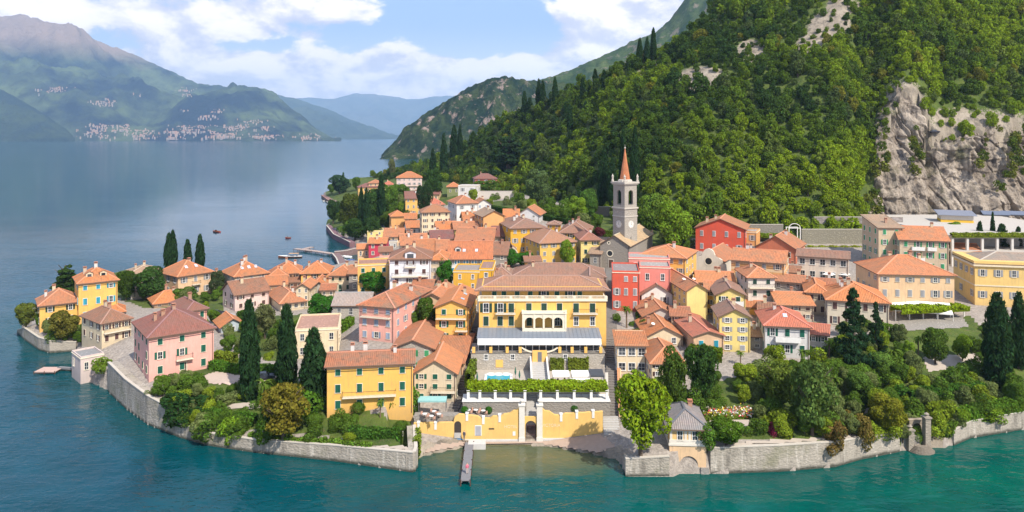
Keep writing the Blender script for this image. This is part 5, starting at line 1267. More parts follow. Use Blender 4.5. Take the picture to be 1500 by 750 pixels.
for sx_ in (-1, 1):
    for sy in (-1, 1):
        b = MB(); c_ = (sx_ * (s2 + .05), sy * (s2 + .05)); b.lathe([(.42, zs), (.42, zs + .5), (.28, zs + .6), (.3, zs + 1.5), (.4, zs + 1.6), (.2, zs + 2.0), (.05, tz(254.5))], 8, 0, c_); b.build('pinnacle', T2, tower)
CLK = plain('clock_white', (.66, .62, .56), .7)
for yaw in (0, -math.pi / 2):
    b = MB(); zc = tz(327.5)
    pts = lambda r_, y: [(r_ * math.cos(2 * math.pi * k / 24), y, zc + r_ * math.sin(2 * math.pi * k / 24)) for k in range(24)]
    p0, p1 = pts(1.15, -s2 - .08), pts(1.15, -s2 + .02)
    b.poly(p0[::-1], 0)
    for k in range(24): b.poly([p0[k], p1[k], p1[(k + 1) % 24], p0[(k + 1) % 24]][::-1], 0)
    for k in range(12):
        a = 2 * math.pi * k / 12; b.bar((.85 * math.cos(a), -s2 - .1, zc + .85 * math.sin(a)), (1.05 * math.cos(a), -s2 - .1, zc + 1.05 * math.sin(a)), .03, .09, 1)
    b.bar((0, -s2 - .11, zc), (.1, -s2 - .11, zc + .8), .03, .07, 1); b.bar((0, -s2 - .11, zc), (.5, -s2 - .11, zc - .25), .03, .09, 1)
    b.build('clock_face', [CLK, DARKMET], tower, yaw=yaw)
    b = MB(); b.box(-.13, .13, -s2 - .02, -s2 + .05, tz(352), tz(345), 0); b.build('slit_window', GLASS, tower, yaw=yaw)
b = MB(); zc = tz(347)
p0 = [(.85 * math.cos(2 * math.pi * k / 20), -s2 - .04, zc + .85 * math.sin(2 * math.pi * k / 20)) for k in range(20)]; b.poly(p0[::-1], 0); b.build('old_dial', plain('old_dial', (.55, .46, .33), .9), tower, yaw=-math.pi / 2)

CH = house('grey stone church with gable front and tan roof beside the bell tower', 'stone_church', 879, 922, 358, 394, 337, 'gy', -16, 30, S_GREY, (.46, .38, .24), 0, 2, None, 0, 's', 'f', 0, stonec=(.44, .39, .33), cat='church')
house('low side aisle of the grey church left of its gable front', 'church_aisle', 864, 880, 371, 394, 361, 'shed', -10, 14, S_GREY, T_TAN, 1, 1, None, 0, 's', 'f', 0, stonec=(.44, .39, .33), cat='church')
def round_window(root, x, z, r_, y=-.03, name='round_window'):
    b = MB(); p = lambda q, yy: [(x + q * math.cos(2 * math.pi * k / 20), yy, z + q * math.sin(2 * math.pi * k / 20)) for k in range(20)]
    a, c, d = p(r_, y - .03), p(r_ + .25, y - .06), p(r_ + .25, y + .05)
    b.poly(a[::-1], 0)
    for k in range(20): j = (k + 1) % 20; b.poly([a[k], a[j], c[j], c[k]], 1); b.poly([c[k], c[j], d[j], d[k]], 1)
    b.build(name, [GLASS, CREAMT], root)
round_window(CH, -CH['_W'] * .16, CH['_h'] * .62, .8); round_window(CH, -CH['_W'] * .2, CH['_h'] * 1.05, .28)
b = MB(); b.box(-.9, .9, -.12, .02, 0, 3.0); b.box(-.65, .65, -.15, -.1, 0, 2.7, 1); b.build('door', [T2, DWOOD], CH, (-CH['_W'] * .12, 0, 0))
BC = house('small church with curved baroque facade and one large round window', 'baroque_church', 1018, 1060, 380, 406, 366, 'gy', -14, 17, (.60, .54, .44), T_SALM, 0, 1, None, 0, 'c', 'f', 0, cat='church')
W_ = BC['_W']; hh_ = BC['_h']
prof = [(-.56, -2), (.56, -2), (.56, .62), (.50, .70), (.47, .86), (.36, .95), (.24, 1.02), (.20, 1.12), (.17, 1.24), (.10, 1.32), (0, 1.36)]
prof = prof + [(-x, z) for x, z in prof[-2:1:-1]]
b = MB(); P = [(x * W_, z * hh_ * 1.2 if z > 0 else z) for x, z in prof]
f0 = [(x, -.7, z) for x, z in P]; f1 = [(x, -.02, z) for x, z in P]
b.poly(f0, 0); b.poly(f1[::-1], 0)
for k in range(len(P)): j = (k + 1) % len(P); b.poly([f0[k], f1[k], f1[j], f0[j]], 0)
b.build('facade', stucco((.70, .62, .50), .3), BC); round_window(BC, 0, hh_ * .92, .95, -.72)
# arched hall facade on the square
X, Y, Z = ground(741, 384); W_ = 34 / F * Y
ah = empty('arched_hall', (X, Y, Z), .02, 'cream hall with low curved pediment behind the square trees', 'hall', 'buildings of the lakeside village')
hh_ = (384 - 372) / F * Y; b = MB(); n = 14
P = [(-W_ / 2, -2), (W_ / 2, -2), (W_ / 2, hh_)] + [(W_ / 2 * math.cos(math.pi * k / n), hh_ + 2.3 * math.sin(math.pi * k / n)) for k in range(1, n)] + [(-W_ / 2, hh_)]
f0 = [(x, 0, z) for x, z in P]; f1 = [(x, 9, z) for x, z in P]; b.poly(f0, 0); b.poly(f1[::-1], 0)
for k in range(len(P)): j = (k + 1) % len(P); b.poly([f0[k], f1[k], f1[j], f0[j]], 1 if 2 <= k < len(P) - 1 else 0)
b.build('walls', [stucco(C_CREAM), tiles(T_PNK)], ah, uv=True)
b = MB(); b.box(-W_ / 2 - .2, W_ / 2 + .2, -.3, 0, hh_ - .3, hh_, 0)
for k in range(n):
    a0, a1 = math.pi * k / n, math.pi * (k + 1) / n; q = lambda a: (W_ / 2 * math.cos(a), -.14, hh_ + 2.35 * math.sin(a)); b.bar(q(a0), q(a1), .32, .28, 0)
b.build('pediment', CREAMT, ah); b = MB(); b.box(-1.2, 1.2, -.06, .02, 0, 2.6, 0); b.build('door', DWOOD, ah)

# ================================================================ boathouse at the water
BX, BY = (wx(981, 119.3) + wx(1034, 119.3)) / 2, 119.3
bh = empty('boathouse', (BX, BY, 0), R(-4), 'yellow boathouse with grey slate roof and arched boat entrance standing in the lake', 'boathouse', 'buildings of the lakeside village')
w = 2.95; zt = wz(625, BY); zm = wz(653, BY)
b = MB(); arch_panel(b, -w, w, -2.5, zm, [(.15, 1.5, 1.25, -2.5)], 0, .5, 0); b.box(-w, -w + .5, .5, 9, -2.5, zm, 0); b.box(w - .5, w, .5, 9, -2.5, zm, 0); b.box(-w + .5, w - .5, 8.5, 9, -2.5, zm, 0)
b.build('lower_wall', stucco((.68, .46, .27), .7), bh)
b = MB(); b.box(-w + .05, w - .05, .05, 8.95, zm + .35, zt, 0); b.build('upper_wall', stucco((.74, .46, .18), .25), bh)
b = MB(); b.box(-w - .15, w + .15, -.15, 9.1, zm, zm + .35, 0); b.box(-w - .05, w + .05, -.1, 0.05, zm + .35, zm + .95, 0); b.box(-w - .1, w + .1, -.12, 9.05, zt - .75, zt - .62, 0)
for x in (-w + .05, -.55, .1, w - .5): b.box(x, x + .4, -.04, .05, zm + .95, zt - .76, 0)
b.build('cornice', plain('boathouse_trim', (.66, .60, .52), .85), bh)
b = MB(); b.box(-w - .3, -w, -.3, 2.2, -2.5, 1.2); b.box(w - .9, w + .4, -.35, -.0, -2.5, 1.0); b.build('quay_pier', stone((.48, .44, .40), 1.8), bh)
rb, zf = roof_mesh('hip', 2 * w, 9, zt + .1, 1.75, .6); m_ = tiles((.25, .245, .25), .5, 'slate_roof'); r_ = rb.build('roof', [m_, EAVE, GREYMET], bh, uv=True)
rr_ = random.Random(5); chimney(r_, 1.5, 6.8, zf(1.5, 6.8) - .7, rr_, C_BRICK)
for x in (-1.25, 1.15): add_window(bh, x, .05, zm + .8, .85, 1.75, 0, None, 0, 'w')
for y in (2.5, 6): add_window(bh, -w + .05, y, zm + .8, .8, 1.6, -math.pi / 2, 'brown', 1., 'w')
b = MB()
for k in range(9): x = -.9 + k * .26; b.box(x - .02, x + .02, .3, .34, .5, 1.3)
b.box(-1.3, 1.6, .28, .36, 1.25, 1.32); b.build('railing', DARKMET, bh)
# ================================================================ yellow villa at the right edge, awning, restaurant
VIL = house('big yellow neoclassical villa with grey hipped roof at the right edge', 'yellow_villa', 1428, 1592, 388, 452, 371, 'hip', 22, 15, (.72, .48, .16), (.38, .33, .27), 2, 7, 'grey', 0., 'c', 'fl', 0, o=.3, patch=.7, rise=2.0, cat='villa')
W_, D_, hh_ = VIL['_W'], VIL['_D'], VIL['_h']
b = MB(); b.box(-W_ / 2 - .45, W_ / 2 + .45, -.45, D_ + .45, hh_ - .75, hh_ - .35, 0); b.box(-W_ / 2 - .1, W_ / 2 + .1, -.12, D_ + .1, hh_ * .47, hh_ * .47 + .3, 0); b.build('cornice', plain('villa_trim', (.66, .56, .40), .85), VIL)
b = MB(); b.box(-W_ / 2 - .25, W_ / 2 + .25, -.25, D_ + .25, hh_ - .35, hh_ + .55, 0); b.build('parapet', stucco((.72, .48, .16), .2), VIL)
X, Y, Z = ground(1340, 458)
aw = empty('terrace_awning', (wx(1349, Y - 2), Y - 2, Z), R(-20), 'long white awning in front of the cream and pink hotel', 'awning')
wd = 77 / F * Y * .99; za, zb = wz(440, Y) - Z, wz(453, Y - 2) - Z
for k in range(4):
    b = MB(); xa, xb = -wd / 2 + k * wd / 4 + .06, -wd / 2 + (k + 1) * wd / 4 - .06
    b.poly([(xa, -2.4, zb), (xb, -2.4, zb), (xb, 1.4, za), (xa, 1.4, za)]); b.poly([(xa, 1.4, za - .05), (xb, 1.4, za - .05), (xb, -2.4, zb - .05), (xa, -2.4, zb - .05)]); b.box(xa, xb, -2.42, -2.4, zb - .35, zb); b.build('awning_panel', CANVAS, aw)
for k in range(5):
    b = MB(); x = -wd / 2 + k * wd / 4; b.tube([(x, -2.3, -.5), (x, -2.3, zb - .1)], .06, 6); b.build('post', WHITE, aw)
RS = house('lakeside restaurant with orange tiled porch and glazed lower floor by the stepped lane', 'restaurant', 904, 947, 505, 549, 496, 'shed', 6, 6, C_CREAM, T_ORA, 2, 3, None, 0, 'w', 'fl', 0, wmul=1.9, cat='restaurant')
for px, lb in ((1214, 'white square parasol on the guesthouse terrace, left of the two'), (1236, 'white square parasol on the guesthouse terrace, right of the two')):
    X, Y, Z = ground(px, 414); parasol(X, Y, Z, 1.9, 2.7, CANVAS, lb, 4)

# ================================================================ walls, lanes and lake edge
def polywall(name, pts, th, z0, label, mat, cap=None, cat='wall', inward=1., proud=.3):
    """quay or garden wall along world points (x, y, ztop)"""
    r_ = empty(name, (pts[0][0], pts[0][1], 0), 0, label, cat)
    P = [Vector((p[0] - pts[0][0], p[1] - pts[0][1])) for p in pts]; n = len(P)
    nrm = []
    for k in range(n):
        t = (P[min(k + 1, n - 1)] - P[max(k - 1, 0)]).normalized(); nrm.append(Vector((-t.y, t.x)) * inward)
    b = MB(); c = MB()
    for k in range(n - 1):
        o0, o1 = P[k] - nrm[k] * proud, P[k + 1] - nrm[k + 1] * proud; i0, i1 = P[k] + nrm[k] * th, P[k + 1] + nrm[k + 1] * th
        za, zb = pts[k][2], pts[k + 1][2]
        def q(bb, a0, a1, b0, b1, lo0, lo1, hi0, hi1):
            bb.poly([(*a0, lo0), (*a1, lo1), (*a1, hi1), (*a0, hi0)]); bb.poly([(*b1, lo1), (*b0, lo0), (*b0, hi0), (*b1, hi1)]); bb.poly([(*a0, hi0), (*a1, hi1), (*b1, hi1), (*b0, hi0)])
            if bb is c or k == 0: bb.poly([(*b0, lo0), (*a0, lo0), (*a0, hi0), (*b0, hi0)])
            if bb is c or k == n - 2: bb.poly([(*a1, lo1), (*b1, lo1), (*b1, hi1), (*a1, hi1)])
        batter0, batter1 = o0 - nrm[k] * .0, o1
        q(b, o0, o1, i0, i1, z0, z0, za, zb)
        if cap: q(c, o0 - nrm[k] * .08, o1 - nrm[k + 1] * .08, o0 + nrm[k] * .5, o1 + nrm[k + 1] * .5, za + .002, zb + .002, za + .16, zb + .16)
    b.build('masonry', mat, r_)
    if cap: c.build('coping', cap, r_)
    return r_
QS = quaystone((.47, .415, .345)); CAPS = plain('coping_stone', (.50, .45, .38), .9)
def quay(i0, i1, label, extra=.25, mat=QS, cap=CAPS):
    pts = []
    for k in range(i0, i1):
        a, c = SH[k], SH[k + 1]; n = 4
        for q in range(n): pts.append((*at(a[0] + (c[0] - a[0]) * q / n, a[1] + (c[1] - a[1]) * q / n), a[2] + (c[2] - a[2]) * q / n + extra))
    pts.append((*at(SH[i1][0], SH[i1][1]), SH[i1][2] + extra))
    return polywall('quay_wall', pts, 1.7, -3.5, label, mat, cap)
quay(0, 4, 'stone quay wall along the tip of the western headland', .1)
cw = quay(7, 12, 'tall curved stone lake wall with arched recesses below the pink villa', .5)
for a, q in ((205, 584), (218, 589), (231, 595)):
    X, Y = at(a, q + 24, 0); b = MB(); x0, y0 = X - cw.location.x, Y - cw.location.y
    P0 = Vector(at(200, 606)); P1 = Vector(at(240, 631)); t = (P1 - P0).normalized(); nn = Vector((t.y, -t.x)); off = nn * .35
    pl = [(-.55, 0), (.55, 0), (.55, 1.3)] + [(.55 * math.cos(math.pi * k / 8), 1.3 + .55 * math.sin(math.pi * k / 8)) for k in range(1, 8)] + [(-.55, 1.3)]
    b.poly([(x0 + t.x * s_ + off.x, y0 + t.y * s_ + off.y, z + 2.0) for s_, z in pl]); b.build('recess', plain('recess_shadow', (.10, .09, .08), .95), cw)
quay(12, 16, 'long low stone quay wall of the garden below the deep yellow house', .2)
b_ = [(*at(606, 691), 3.2), (*at(608.5, 683), 3.2), (*at(607, 668), 3.4), (*at(606, 652), 3.5)]
polywall('quay_wall', b_, 1.2, -3, 'short stone wall closing the garden beside the beach', QS, CAPS)
quay(23, 24, 'low stone wall at the water left of the yellow boathouse', .2)
quay(25, 29, 'weathered stone lake wall of the garden right of the boathouse', .15)
quay(32, 35, 'stone lake wall right of the water gate steps', .1)

def lane(pts, w, name, label):
    """stepped lane of paved treads following the slope"""
    r_ = None; b = MB(); cur = [Vector(p) for p in pts]
    for k in range(len(cur) - 1):
        L = (cur[k + 1] - cur[k]).length; n = int(L / .8)
        t = (cur[k + 1] - cur[k]).normalized(); nn = Vector((-t.y, t.x)) * w / 2
        for q in range(n):
            a, c = cur[k] + t * (L * q / n), cur[k] + t * (L * (q + 1) / n)
            z = max(gz(a.x, a.y), gz(c.x, c.y), 1) + .2
            b.prism([tuple(a + nn), tuple(a - nn), tuple(c - nn), tuple(c + nn)][::-1] if False else [tuple(a - nn), tuple(c - nn), tuple(c + nn), tuple(a + nn)][::-1], z - 1.6, z + .0007 * q, 0)
    return tag(b.build(name, stone((.30, .27, .24), 1.6, 'lane_paving')), kind='structure')
lane([(wx(899, 134), 134), (wx(896, 160), 160), (wx(895, 190), 190), (wx(893, 224), 224)], 2.5, 'path', '')
lane([(wx(662, 137), 137), (wx(684, 150), 150), (wx(697, 168), 168), (wx(703, 212), 212)], 2.0, 'path', '')
polywall('lane_wall', [(wx(888, y), y, gz(wx(888, y), y) + 1.3) for y in range(134, 150, 4)], .4, 1, 'low stone wall on the hotel side of the stepped lane', stone((.42, .38, .33), 1.4), CAPS)
polywall('lane_wall', [(wx(909, 134) + i * .62, 134 + i * 5, gz(wx(909, 134) + i * .62, 134 + i * 5) + 1.2) for i in range(0, 5)], .4, 1, 'terracotta topped wall on the restaurant side of the stepped lane', stucco(C_PEACH), plain('terracotta_coping', (.55, .25, .12), .8), inward=-1)
flight('beach_stairs', wx(884, 131), wx(908, 131), 133.5, 3.8, 128.8, .8, 11, CONC, 'broad stone steps from the stepped lane down to the beach')
def retaining(px0, px1, Y, z0, ptop, label, mat, cap=CAPS, name='retaining_wall'):
    polywall(name, [(wx(px0 + (px1 - px0) * k / 6, Y), Y, wz(ptop, Y)) for k in range(7)], .8, z0, label, mat, cap)
retaining(1174, 1270, 249, 13, 336, 'high mossy retaining wall behind the cream guesthouse', stone((.36, .33, .25), 1.0))
retaining(1093, 1147, 253, 17, 329, 'grey retaining wall right of the red house under the forest', stone((.34, .31, .26), 1.0))
retaining(1192, 1322, 259, 17, 318, 'rough rock wall at the foot of the forest', stone((.33, .29, .27), .5))
retaining(845, 912, 305, 15, 303, 'old stone garden wall behind the church at the forest foot', stone((.36, .31, .26), 1.0))
retaining(700, 752, 400, 15, 280, 'pale parapet wall of the sloping road above the old town', plain('pale_wall', (.52, .47, .42), .9))
retaining(1048, 1090, 146, 5, 541, 'pale garden wall under the orange rendered house', stone((.50, .46, .40), .9))
retaining(580, 607, 136, 3, 621, 'low stone wall beside the garden steps of the deep yellow house', stone((.45, .41, .36), 1.6))
retaining(512, 590, 128.5, 2, 634, 'garden retaining wall with hedge before the deep yellow house', stone((.45, .41, .36), 1.6))
# station deck
DY = 224.; DX0, DX1 = wx(1394, DY), wx(1640, DY)
sd_ = empty('parking_deck', (0, DY, 0), 0, 'long concrete parking deck on columns below the rock face', 'parking deck')
b = MB(); b.box(DX0, DX1, 0, 60, 23.6, 24.4, 0); b.build('deck_slab', plain('deck_concrete', (.46, .42, .37), .9), sd_)
for k in range(12):
    b = MB(); x = DX0 + .5 + k * (DX1 - DX0 - 1) / 11; b.box(x - .35, x + .35, .2, .9, 14, 23.6); b.build('column', plain('deck_column', (.55, .52, .48), .9), sd_)
b = MB(); b.box(DX0, DX1, 8, 8.4, 14, 23.6); b.build('back_wall', CONC, sd_)
b = MB(); b.box(DX0, DX1, .1, 8, 19.4, 19.9); b.build('lower_slab', plain('deck_concrete', (.46, .42, .37), .9), sd_)
X, Y = at(1402, 326, 24.4)
sb = empty('station_building', (X, Y, 24.4), R(-22), 'small pale building with solar panel roof and yellow band on the parking deck', 'building', 'buildings of the lakeside village')
b = MB(); b.box(-5, 5, 0, 8, 0, 2.6, 0); b.box(-5.03, 5.03, -.03, 8.03, 0, .9, 1); b.build('wall', [plain('pale_render', (.6, .54, .46), .9), plain('yellow_band', (.75, .45, .05), .8)], sb)
b = MB(); b.poly([(-6, -1, 2.7), (6, -1, 2.7), (6, 9, 3.6), (-6, 9, 3.6)]); b.poly([(-6, 9, 3.4), (6, 9, 3.4), (6, -1, 2.5), (-6, -1, 2.5)]); b.poly([(-6, -1, 2.5), (6, -1, 2.5), (6, -1, 2.7), (-6, -1, 2.7)], 0); b.build('roof', plain('solar_roof', (.23, .25, .31), .35), sb)
for px, lb in ((1458, 'blue grey row of solar panels on the parking deck, nearer the small building'), (1487, 'blue grey row of solar panels on the parking deck, at the right edge')):
    X, Y = at(px, 315, 24.6); r_ = empty('solar_array', (X, Y, 24.4), R(-20), lb, 'solar panels'); b = MB(); b.poly([(-4.5, -2, .5), (4.5, -2, .5), (4.5, 2, 1.6), (-4.5, 2, 1.6)]); b.poly([(-4.5, 2, 1.5), (4.5, 2, 1.5), (4.5, -2, .4), (-4.5, -2, .4)]); b.build('panel', plain('solar_blue', (.16, .19, .26), .3), r_)
    b = MB(); b.box(-4, 4, 1.5, 1.6, 0, 1.4); b.box(-4, 4, -1.6, -1.5, 0, .5); b.build('frame', GREYMET, r_)
# white lift frame above the guesthouse
X, Y, Z = wx(1164, 245), 245., 16.
lf = empty('lift_frame', (X, Y, Z), 0, 'slender white steel frame tower with arched top between guesthouse and red houses', 'frame tower')
b = MB(); hz_ = wz(334, Y) - Z
for sx_ in (-1.9, 1.9):
    for sy in (0, 2.5): b.box(sx_ - .12, sx_ + .12, sy - .12, sy + .12, 0, hz_)
for z in (2.2, 4.4, hz_): b.box(-2, 2, -.1, .1, z - .1, z + .1); b.box(-2, 2, 2.4, 2.6, z - .1, z + .1)
for k in range(8): a0, a1 = math.pi * k / 8, math.pi * (k + 1) / 8; b.bar((1.9 * math.cos(a0), 0, hz_ + 1.5 * math.sin(a0)), (1.9 * math.cos(a1), 0, hz_ + 1.5 * math.sin(a1)), .18, .18)
b.build('frame', WHITE, lf)
# water gate pillars and steps on the right
X, Y = at(1359, 640, 2.2)
wg = empty('water_gate', (X, Y, 0), .1, 'pale stone water gate with tall pillar and curved steps down to the lake', 'gate')
GS = stone((.46, .40, .32), 1.4)
for px, top in ((1331, 629), (1357, 612)):
    b = MB(); x = wx(px, Y) - X; z = wz(top, Y); b.box(x - .5, x + .5, -.5, .5, -.5, z); b.box(x - .65, x + .65, -.65, .65, z, z + .25); b.lathe([(.3, z + .25), (.2, z + .45), (.45, z + .7), (.1, z + .95)], 10, 0, (x, 0)); b.build('pillar', GS, wg)
b = MB(); xc = wx(1346, Y) - X
for k in range(6):
    rad = 1.3 + .2 * k; z = 1.0 - k * .17
    pl = [(xc + rad * math.cos(a), -.4 + -rad * .8 * math.sin(a)) for a in [math.pi * q / 14 for q in range(15)]]; b.prism(pl[::-1], -2, z, 0)
b.build('steps', stone((.33, .28, .22), 1.6), wg)
b = MB(); b.box(xc - 3.2, xc + 1.4, .3, 4, 0, 2.35); b.build('landing', PAVE, wg)
# arched stone niche behind the gate
X, Y = at(1347, 618, 4.2); b = MB(); nz = empty('stone_niche', (X, Y, 3), .1, 'rocky stone niche with shallow arch in the bank above the water gate', 'niche')
arch_panel(b, -1.9, 1.2, -1, 1.6, [(-.5, .8, .2, -1)], 0, .8); b.build('arch', stone((.42, .34, .25), .8), nz); b = MB(); b.box(-1.8, 1.1, .8, 1.4, -1, 1.4); b.build('back_wall', stone((.3, .26, .21), .8), nz)

def patch(poly, mat, lift=.07, name='path', st=2.5):
    """paved or gravelled sheet lying on the slope"""
    A = np.arange(min(p[0] for p in poly), max(p[0] for p in poly) + st, st); y0_, y1_ = min(p[1] for p in poly), max(p[1] for p in poly)
    rows = np.arange(y0_, y1_ + 1.3, 1.3); b = MB(); pt = {}
    def P(i, j):
        if (i, j) not in pt: X, Y, Z = ground(A[i], rows[j]); pt[i, j] = (X, Y, Z + lift)
        return pt[i, j]
    for i in range(len(A) - 1):
        for j in range(len(rows) - 1):
            if in_poly(np.array([A[i] + st / 2]), np.array([rows[j] + .6]), poly)[0]:
                q = [P(i, j + 1), P(i + 1, j + 1), P(i + 1, j), P(i, j)]
                if max(v[1] for v in q) - min(v[1] for v in q) < 6: b.poly(q)
    tag(b.build(name, mat), kind='structure')
GRAV = plain('pinkish_gravel', (.46, .36, .29), .95); PGR = plain('pale_gravel', (.40, .34, .28), .95)
patch([(613, 669), (640, 652), (700, 648), (800, 648), (880, 638), (902, 655), (868, 668), (800, 656), (700, 654), (640, 666)], plain('beach_pebbles', (.36, .27, .21), .95), .05, 'beach')
patch([(290, 553), (316, 545), (345, 550), (420, 550), (424, 562), (345, 566), (300, 562)], GRAV)
patch([(340, 592), (400, 592), (402, 600), (330, 600)], PGR); patch([(540, 655), (604, 655), (604, 672), (555, 668)], PGR)
patch([(1037, 618), (1105, 616), (1098, 628), (1046, 634)], PGR); patch([(1060, 652), (1140, 646), (1225, 641), (1262, 636), (1262, 642), (1225, 648), (1140, 652), (1070, 658)], PGR)
patch([(1352, 524), (1432, 518), (1440, 536), (1360, 546)], PGR); patch([(1316, 470), (1410, 466), (1420, 480), (1320, 486)], PAVE); patch([(1420, 628), (1500, 606), (1500, 611), (1424, 634)], PGR)
patch([(1260, 602), (1330, 590), (1380, 586), (1380, 591), (1330, 597), (1264, 608)], PGR)
# ================================================================ jetties and boats
def jetty(name, pts, w, z, label, mat=WOOD, posts=True, cat='jetty'):
    r_ = empty(name, (pts[0][0], pts[0][1], 0), 0, label, cat); b = MB(); c = MB()
    P = [Vector((p[0] - pts[0][0], p[1] - pts[0][1])) for p in pts]
    for k in range(len(P) - 1):
        t = (P[k + 1] - P[k]); L = t.length; t.normalize(); nn = Vector((-t.y, t.x)) * w / 2; n = max(2, int(L / .45))
        for q in range(n):
            a, e = P[k] + t * (L * q / n + .02), P[k] + t * (L * (q + 1) / n - .02); b.prism([tuple(a + nn), tuple(a - nn), tuple(e - nn), tuple(e + nn)], z - .12, z + .001 * (q % 2), 0)
        for s_ in (-1, 1): b.bar((*(P[k] + nn * s_ * .85), z - .25), (*(P[k + 1] + nn * s_ * .85), z - .25), .18, .22)
        for q in range(max(2, int(L / 3.5)) + 1):
            for s_ in (-1, 1):
                a = P[k] + t * (L * q / max(2, int(L / 3.5))) + nn * s_; c.tube([(a.x, a.y, -2), (a.x, a.y, z + .15)], .1, 6)
    b.build('deck', mat, r_)
    if posts: c.build('piles', DWOOD, r_)
    return r_
GW = plain('grey_planks', (.19, .185, .19), .85)
jetty('beach_jetty', [(wx(687.6, 129), 129.2), (wx(681.8, 114.8), 114.8)], 1.5, .9, 'narrow grey plank jetty running out from the beach', GW)
b = MB(); X, Y = at(699, 651, .7); lp = empty('landing_block', (X, Y, 0), 0, 'pale concrete landing block at the foot of the beach jetty', 'landing'); b.box(-1.6, 1.5, -.5, 1.6, -1.5, .95); b.build('block', plain('landing_concrete', (.52, .5, .47), .9), lp)
jetty('bathing_platform', [(*at(57, 541, .6),), (*at(87, 541, .6),)], 3.6, .6, 'square pinkish bathing platform floating off the flat boathouse', plain('pink_planks', (.52, .36, .30), .85))
jetty('gangway', [(*at(86, 537, .8),), (*at(121, 540, .8),)], .9, .8, 'thin gangway linking the bathing platform to the flat boathouse', GW, False)
mf = empty('mooring_frame', (*at(66, 514), 0), R(18), 'white tubular boat mooring frame beside the headland quay', 'mooring frame'); b = MB()
for k in range(5): b.box(k * 1.3 - .06, k * 1.3 + .06, -.06, .06, -1.5, 1.6); b.box(k * 1.3 - .06, k * 1.3 + .06, 1.3, 1.42, -1.5, 1.6)
for z in (.5, 1.4): b.box(-.3, 5.6, -.05, .05, z, z + .1); b.box(-.3, 5.6, 1.3, 1.4, z, z + .1)
b.build('frame', WHITE, mf)
jetty('harbour_breakwater', [(*at(433, 364, 1),), (*at(459, 367, 1),), (*at(486, 371, 1),)], 2.6, 1.0, 'long low floating breakwater pier in front of the harbour', plain('pier_planks', (.40, .31, .27), .85))
jetty('harbour_breakwater', [(*at(444, 364.5, 1),), (*at(457, 361.5, 1),)], 2.2, 1.0, 'short angled spur at the outer end of the floating pier', plain('pier_planks', (.40, .31, .27), .85))
polywall('harbour_wall', [(*at(487, 371, 1.6), 1.6), (*at(493, 378, 1.6), 1.6), (*at(497, 388, 1.6), 1.6)], 3, -2, 'reddish stone mole between the floating pier and the harbour', stone((.30, .20, .19), 1.), CAPS)
polywall('harbour_wall', [(*at(490, 369, 2), 2.0), (*at(508, 367, 2.4), 2.4), (*at(524, 363, 3), 3.0)], 3, -2, 'reddish quay wall along the far side of the harbour', stone((.30, .20, .19), 1.), CAPS)
polywall('lake_promenade', [(*at(478.5, 331, 2.2), 2.6), (*at(489, 344, 2.2), 2.6), (*at(503, 351, 2.2), 2.6), (*at(513, 356, 2.2), 2.6)], 2.5, -2, 'purplish stone promenade wall below the dark waterfront trees', stone((.30, .17, .19), .8), CAPS, 'promenade')
polywall('ferry_pier', [(*at(471, 286, 1.5), 1.8), (*at(480, 293, 1.5), 1.8), (*at(492, 297, 1.5), 1.8), (*at(506, 297, 1.5), 1.8)], 4, -2, 'reddish landing pier at the far northern point of the village', stone((.36, .22, .19), .8), plain('pier_red', (.4, .2, .16), .8), 'pier')

def boat(x, y, yaw, L, W, label, hull, deck, canopy=None, name='motor_boat', group=None, cat='boat'):
    r_ = empty(name, (x, y, 0), yaw, label, cat, group)
    b = MB(); n = 10; secs = []
    for k in range(n + 1):
        t = k / n; u = t * L - L / 2
        w = W / 2 * (min(1, .62 + t * 1.1) if t < .45 else max(.02, 1 - ((t - .45) / .55) ** 2.2)); sheer = .55 + .35 * t * t
        secs.append([(-w, u, sheer), (-w * .82, u, .12), (-w * .3, u, -.25), (w * .3, u, -.25), (w * .82, u, .12), (w, u, sheer)])
    for k in range(n):
        a, c = secs[k], secs[k + 1]
        for q in range(5): b.poly([a[q], a[q + 1], c[q + 1], c[q]][::-1], 0)
    b.poly(secs[0], 0); b.build('hull', hull, r_)
    d = MB()
    for k in range(n): a, c = secs[k], secs[k + 1]; z = -.12 if k < 6 else -.03; d.poly([(a[0][0] * .94, a[0][1], a[0][2] + z), (a[5][0] * .94, a[5][1], a[5][2] + z), (c[5][0] * .94, c[5][1], c[5][2] + z), (c[0][0] * .94, c[0][1], c[0][2] + z)], 0)
    for s_ in (0, 5):
        for k in range(n): d.bar(secs[k][s_], secs[k + 1][s_], .1, .1, 0)
    d.box(-W * .35, W * .35, -L * .25, -L * .18, .3, .75, 0); d.box(-W * .35, W * .35, 0, L * .07, .3, .78, 0); d.build('deck', deck, r_)
    e = MB(); e.poly([(-W * .33, L * .12, .7), (W * .33, L * .12, .7), (W * .28, L * .06, 1.25), (-W * .28, L * .06, 1.25)], 0); e.poly([(-W * .28, L * .05, 1.24), (W * .28, L * .05, 1.24), (W * .33, L * .11, .69), (-W * .33, L * .11, .69)], 0); e.build('windscreen', GLASS, r_)
    if canopy:
        c = MB(); c.box(-W * .42, W * .42, -L * .36, L * .05, 1.75, 1.85, 0)
        for sx_ in (-W * .4, W * .4):
            for yy in (-L * .34, L * .03): c.box(sx_ - .03, sx_ + .03, yy - .03, yy + .03, .5, 1.75, 0)
        c.build('canopy', canopy, r_)
WB = plain('boat_white', (.75, .74, .72), .35); MAH = plain('mahogany', (.24, .08, .03), .3); BLU = plain('boat_blue', (.05, .09, .28), .4); REDB = plain('boat_red', (.35, .05, .04), .4)
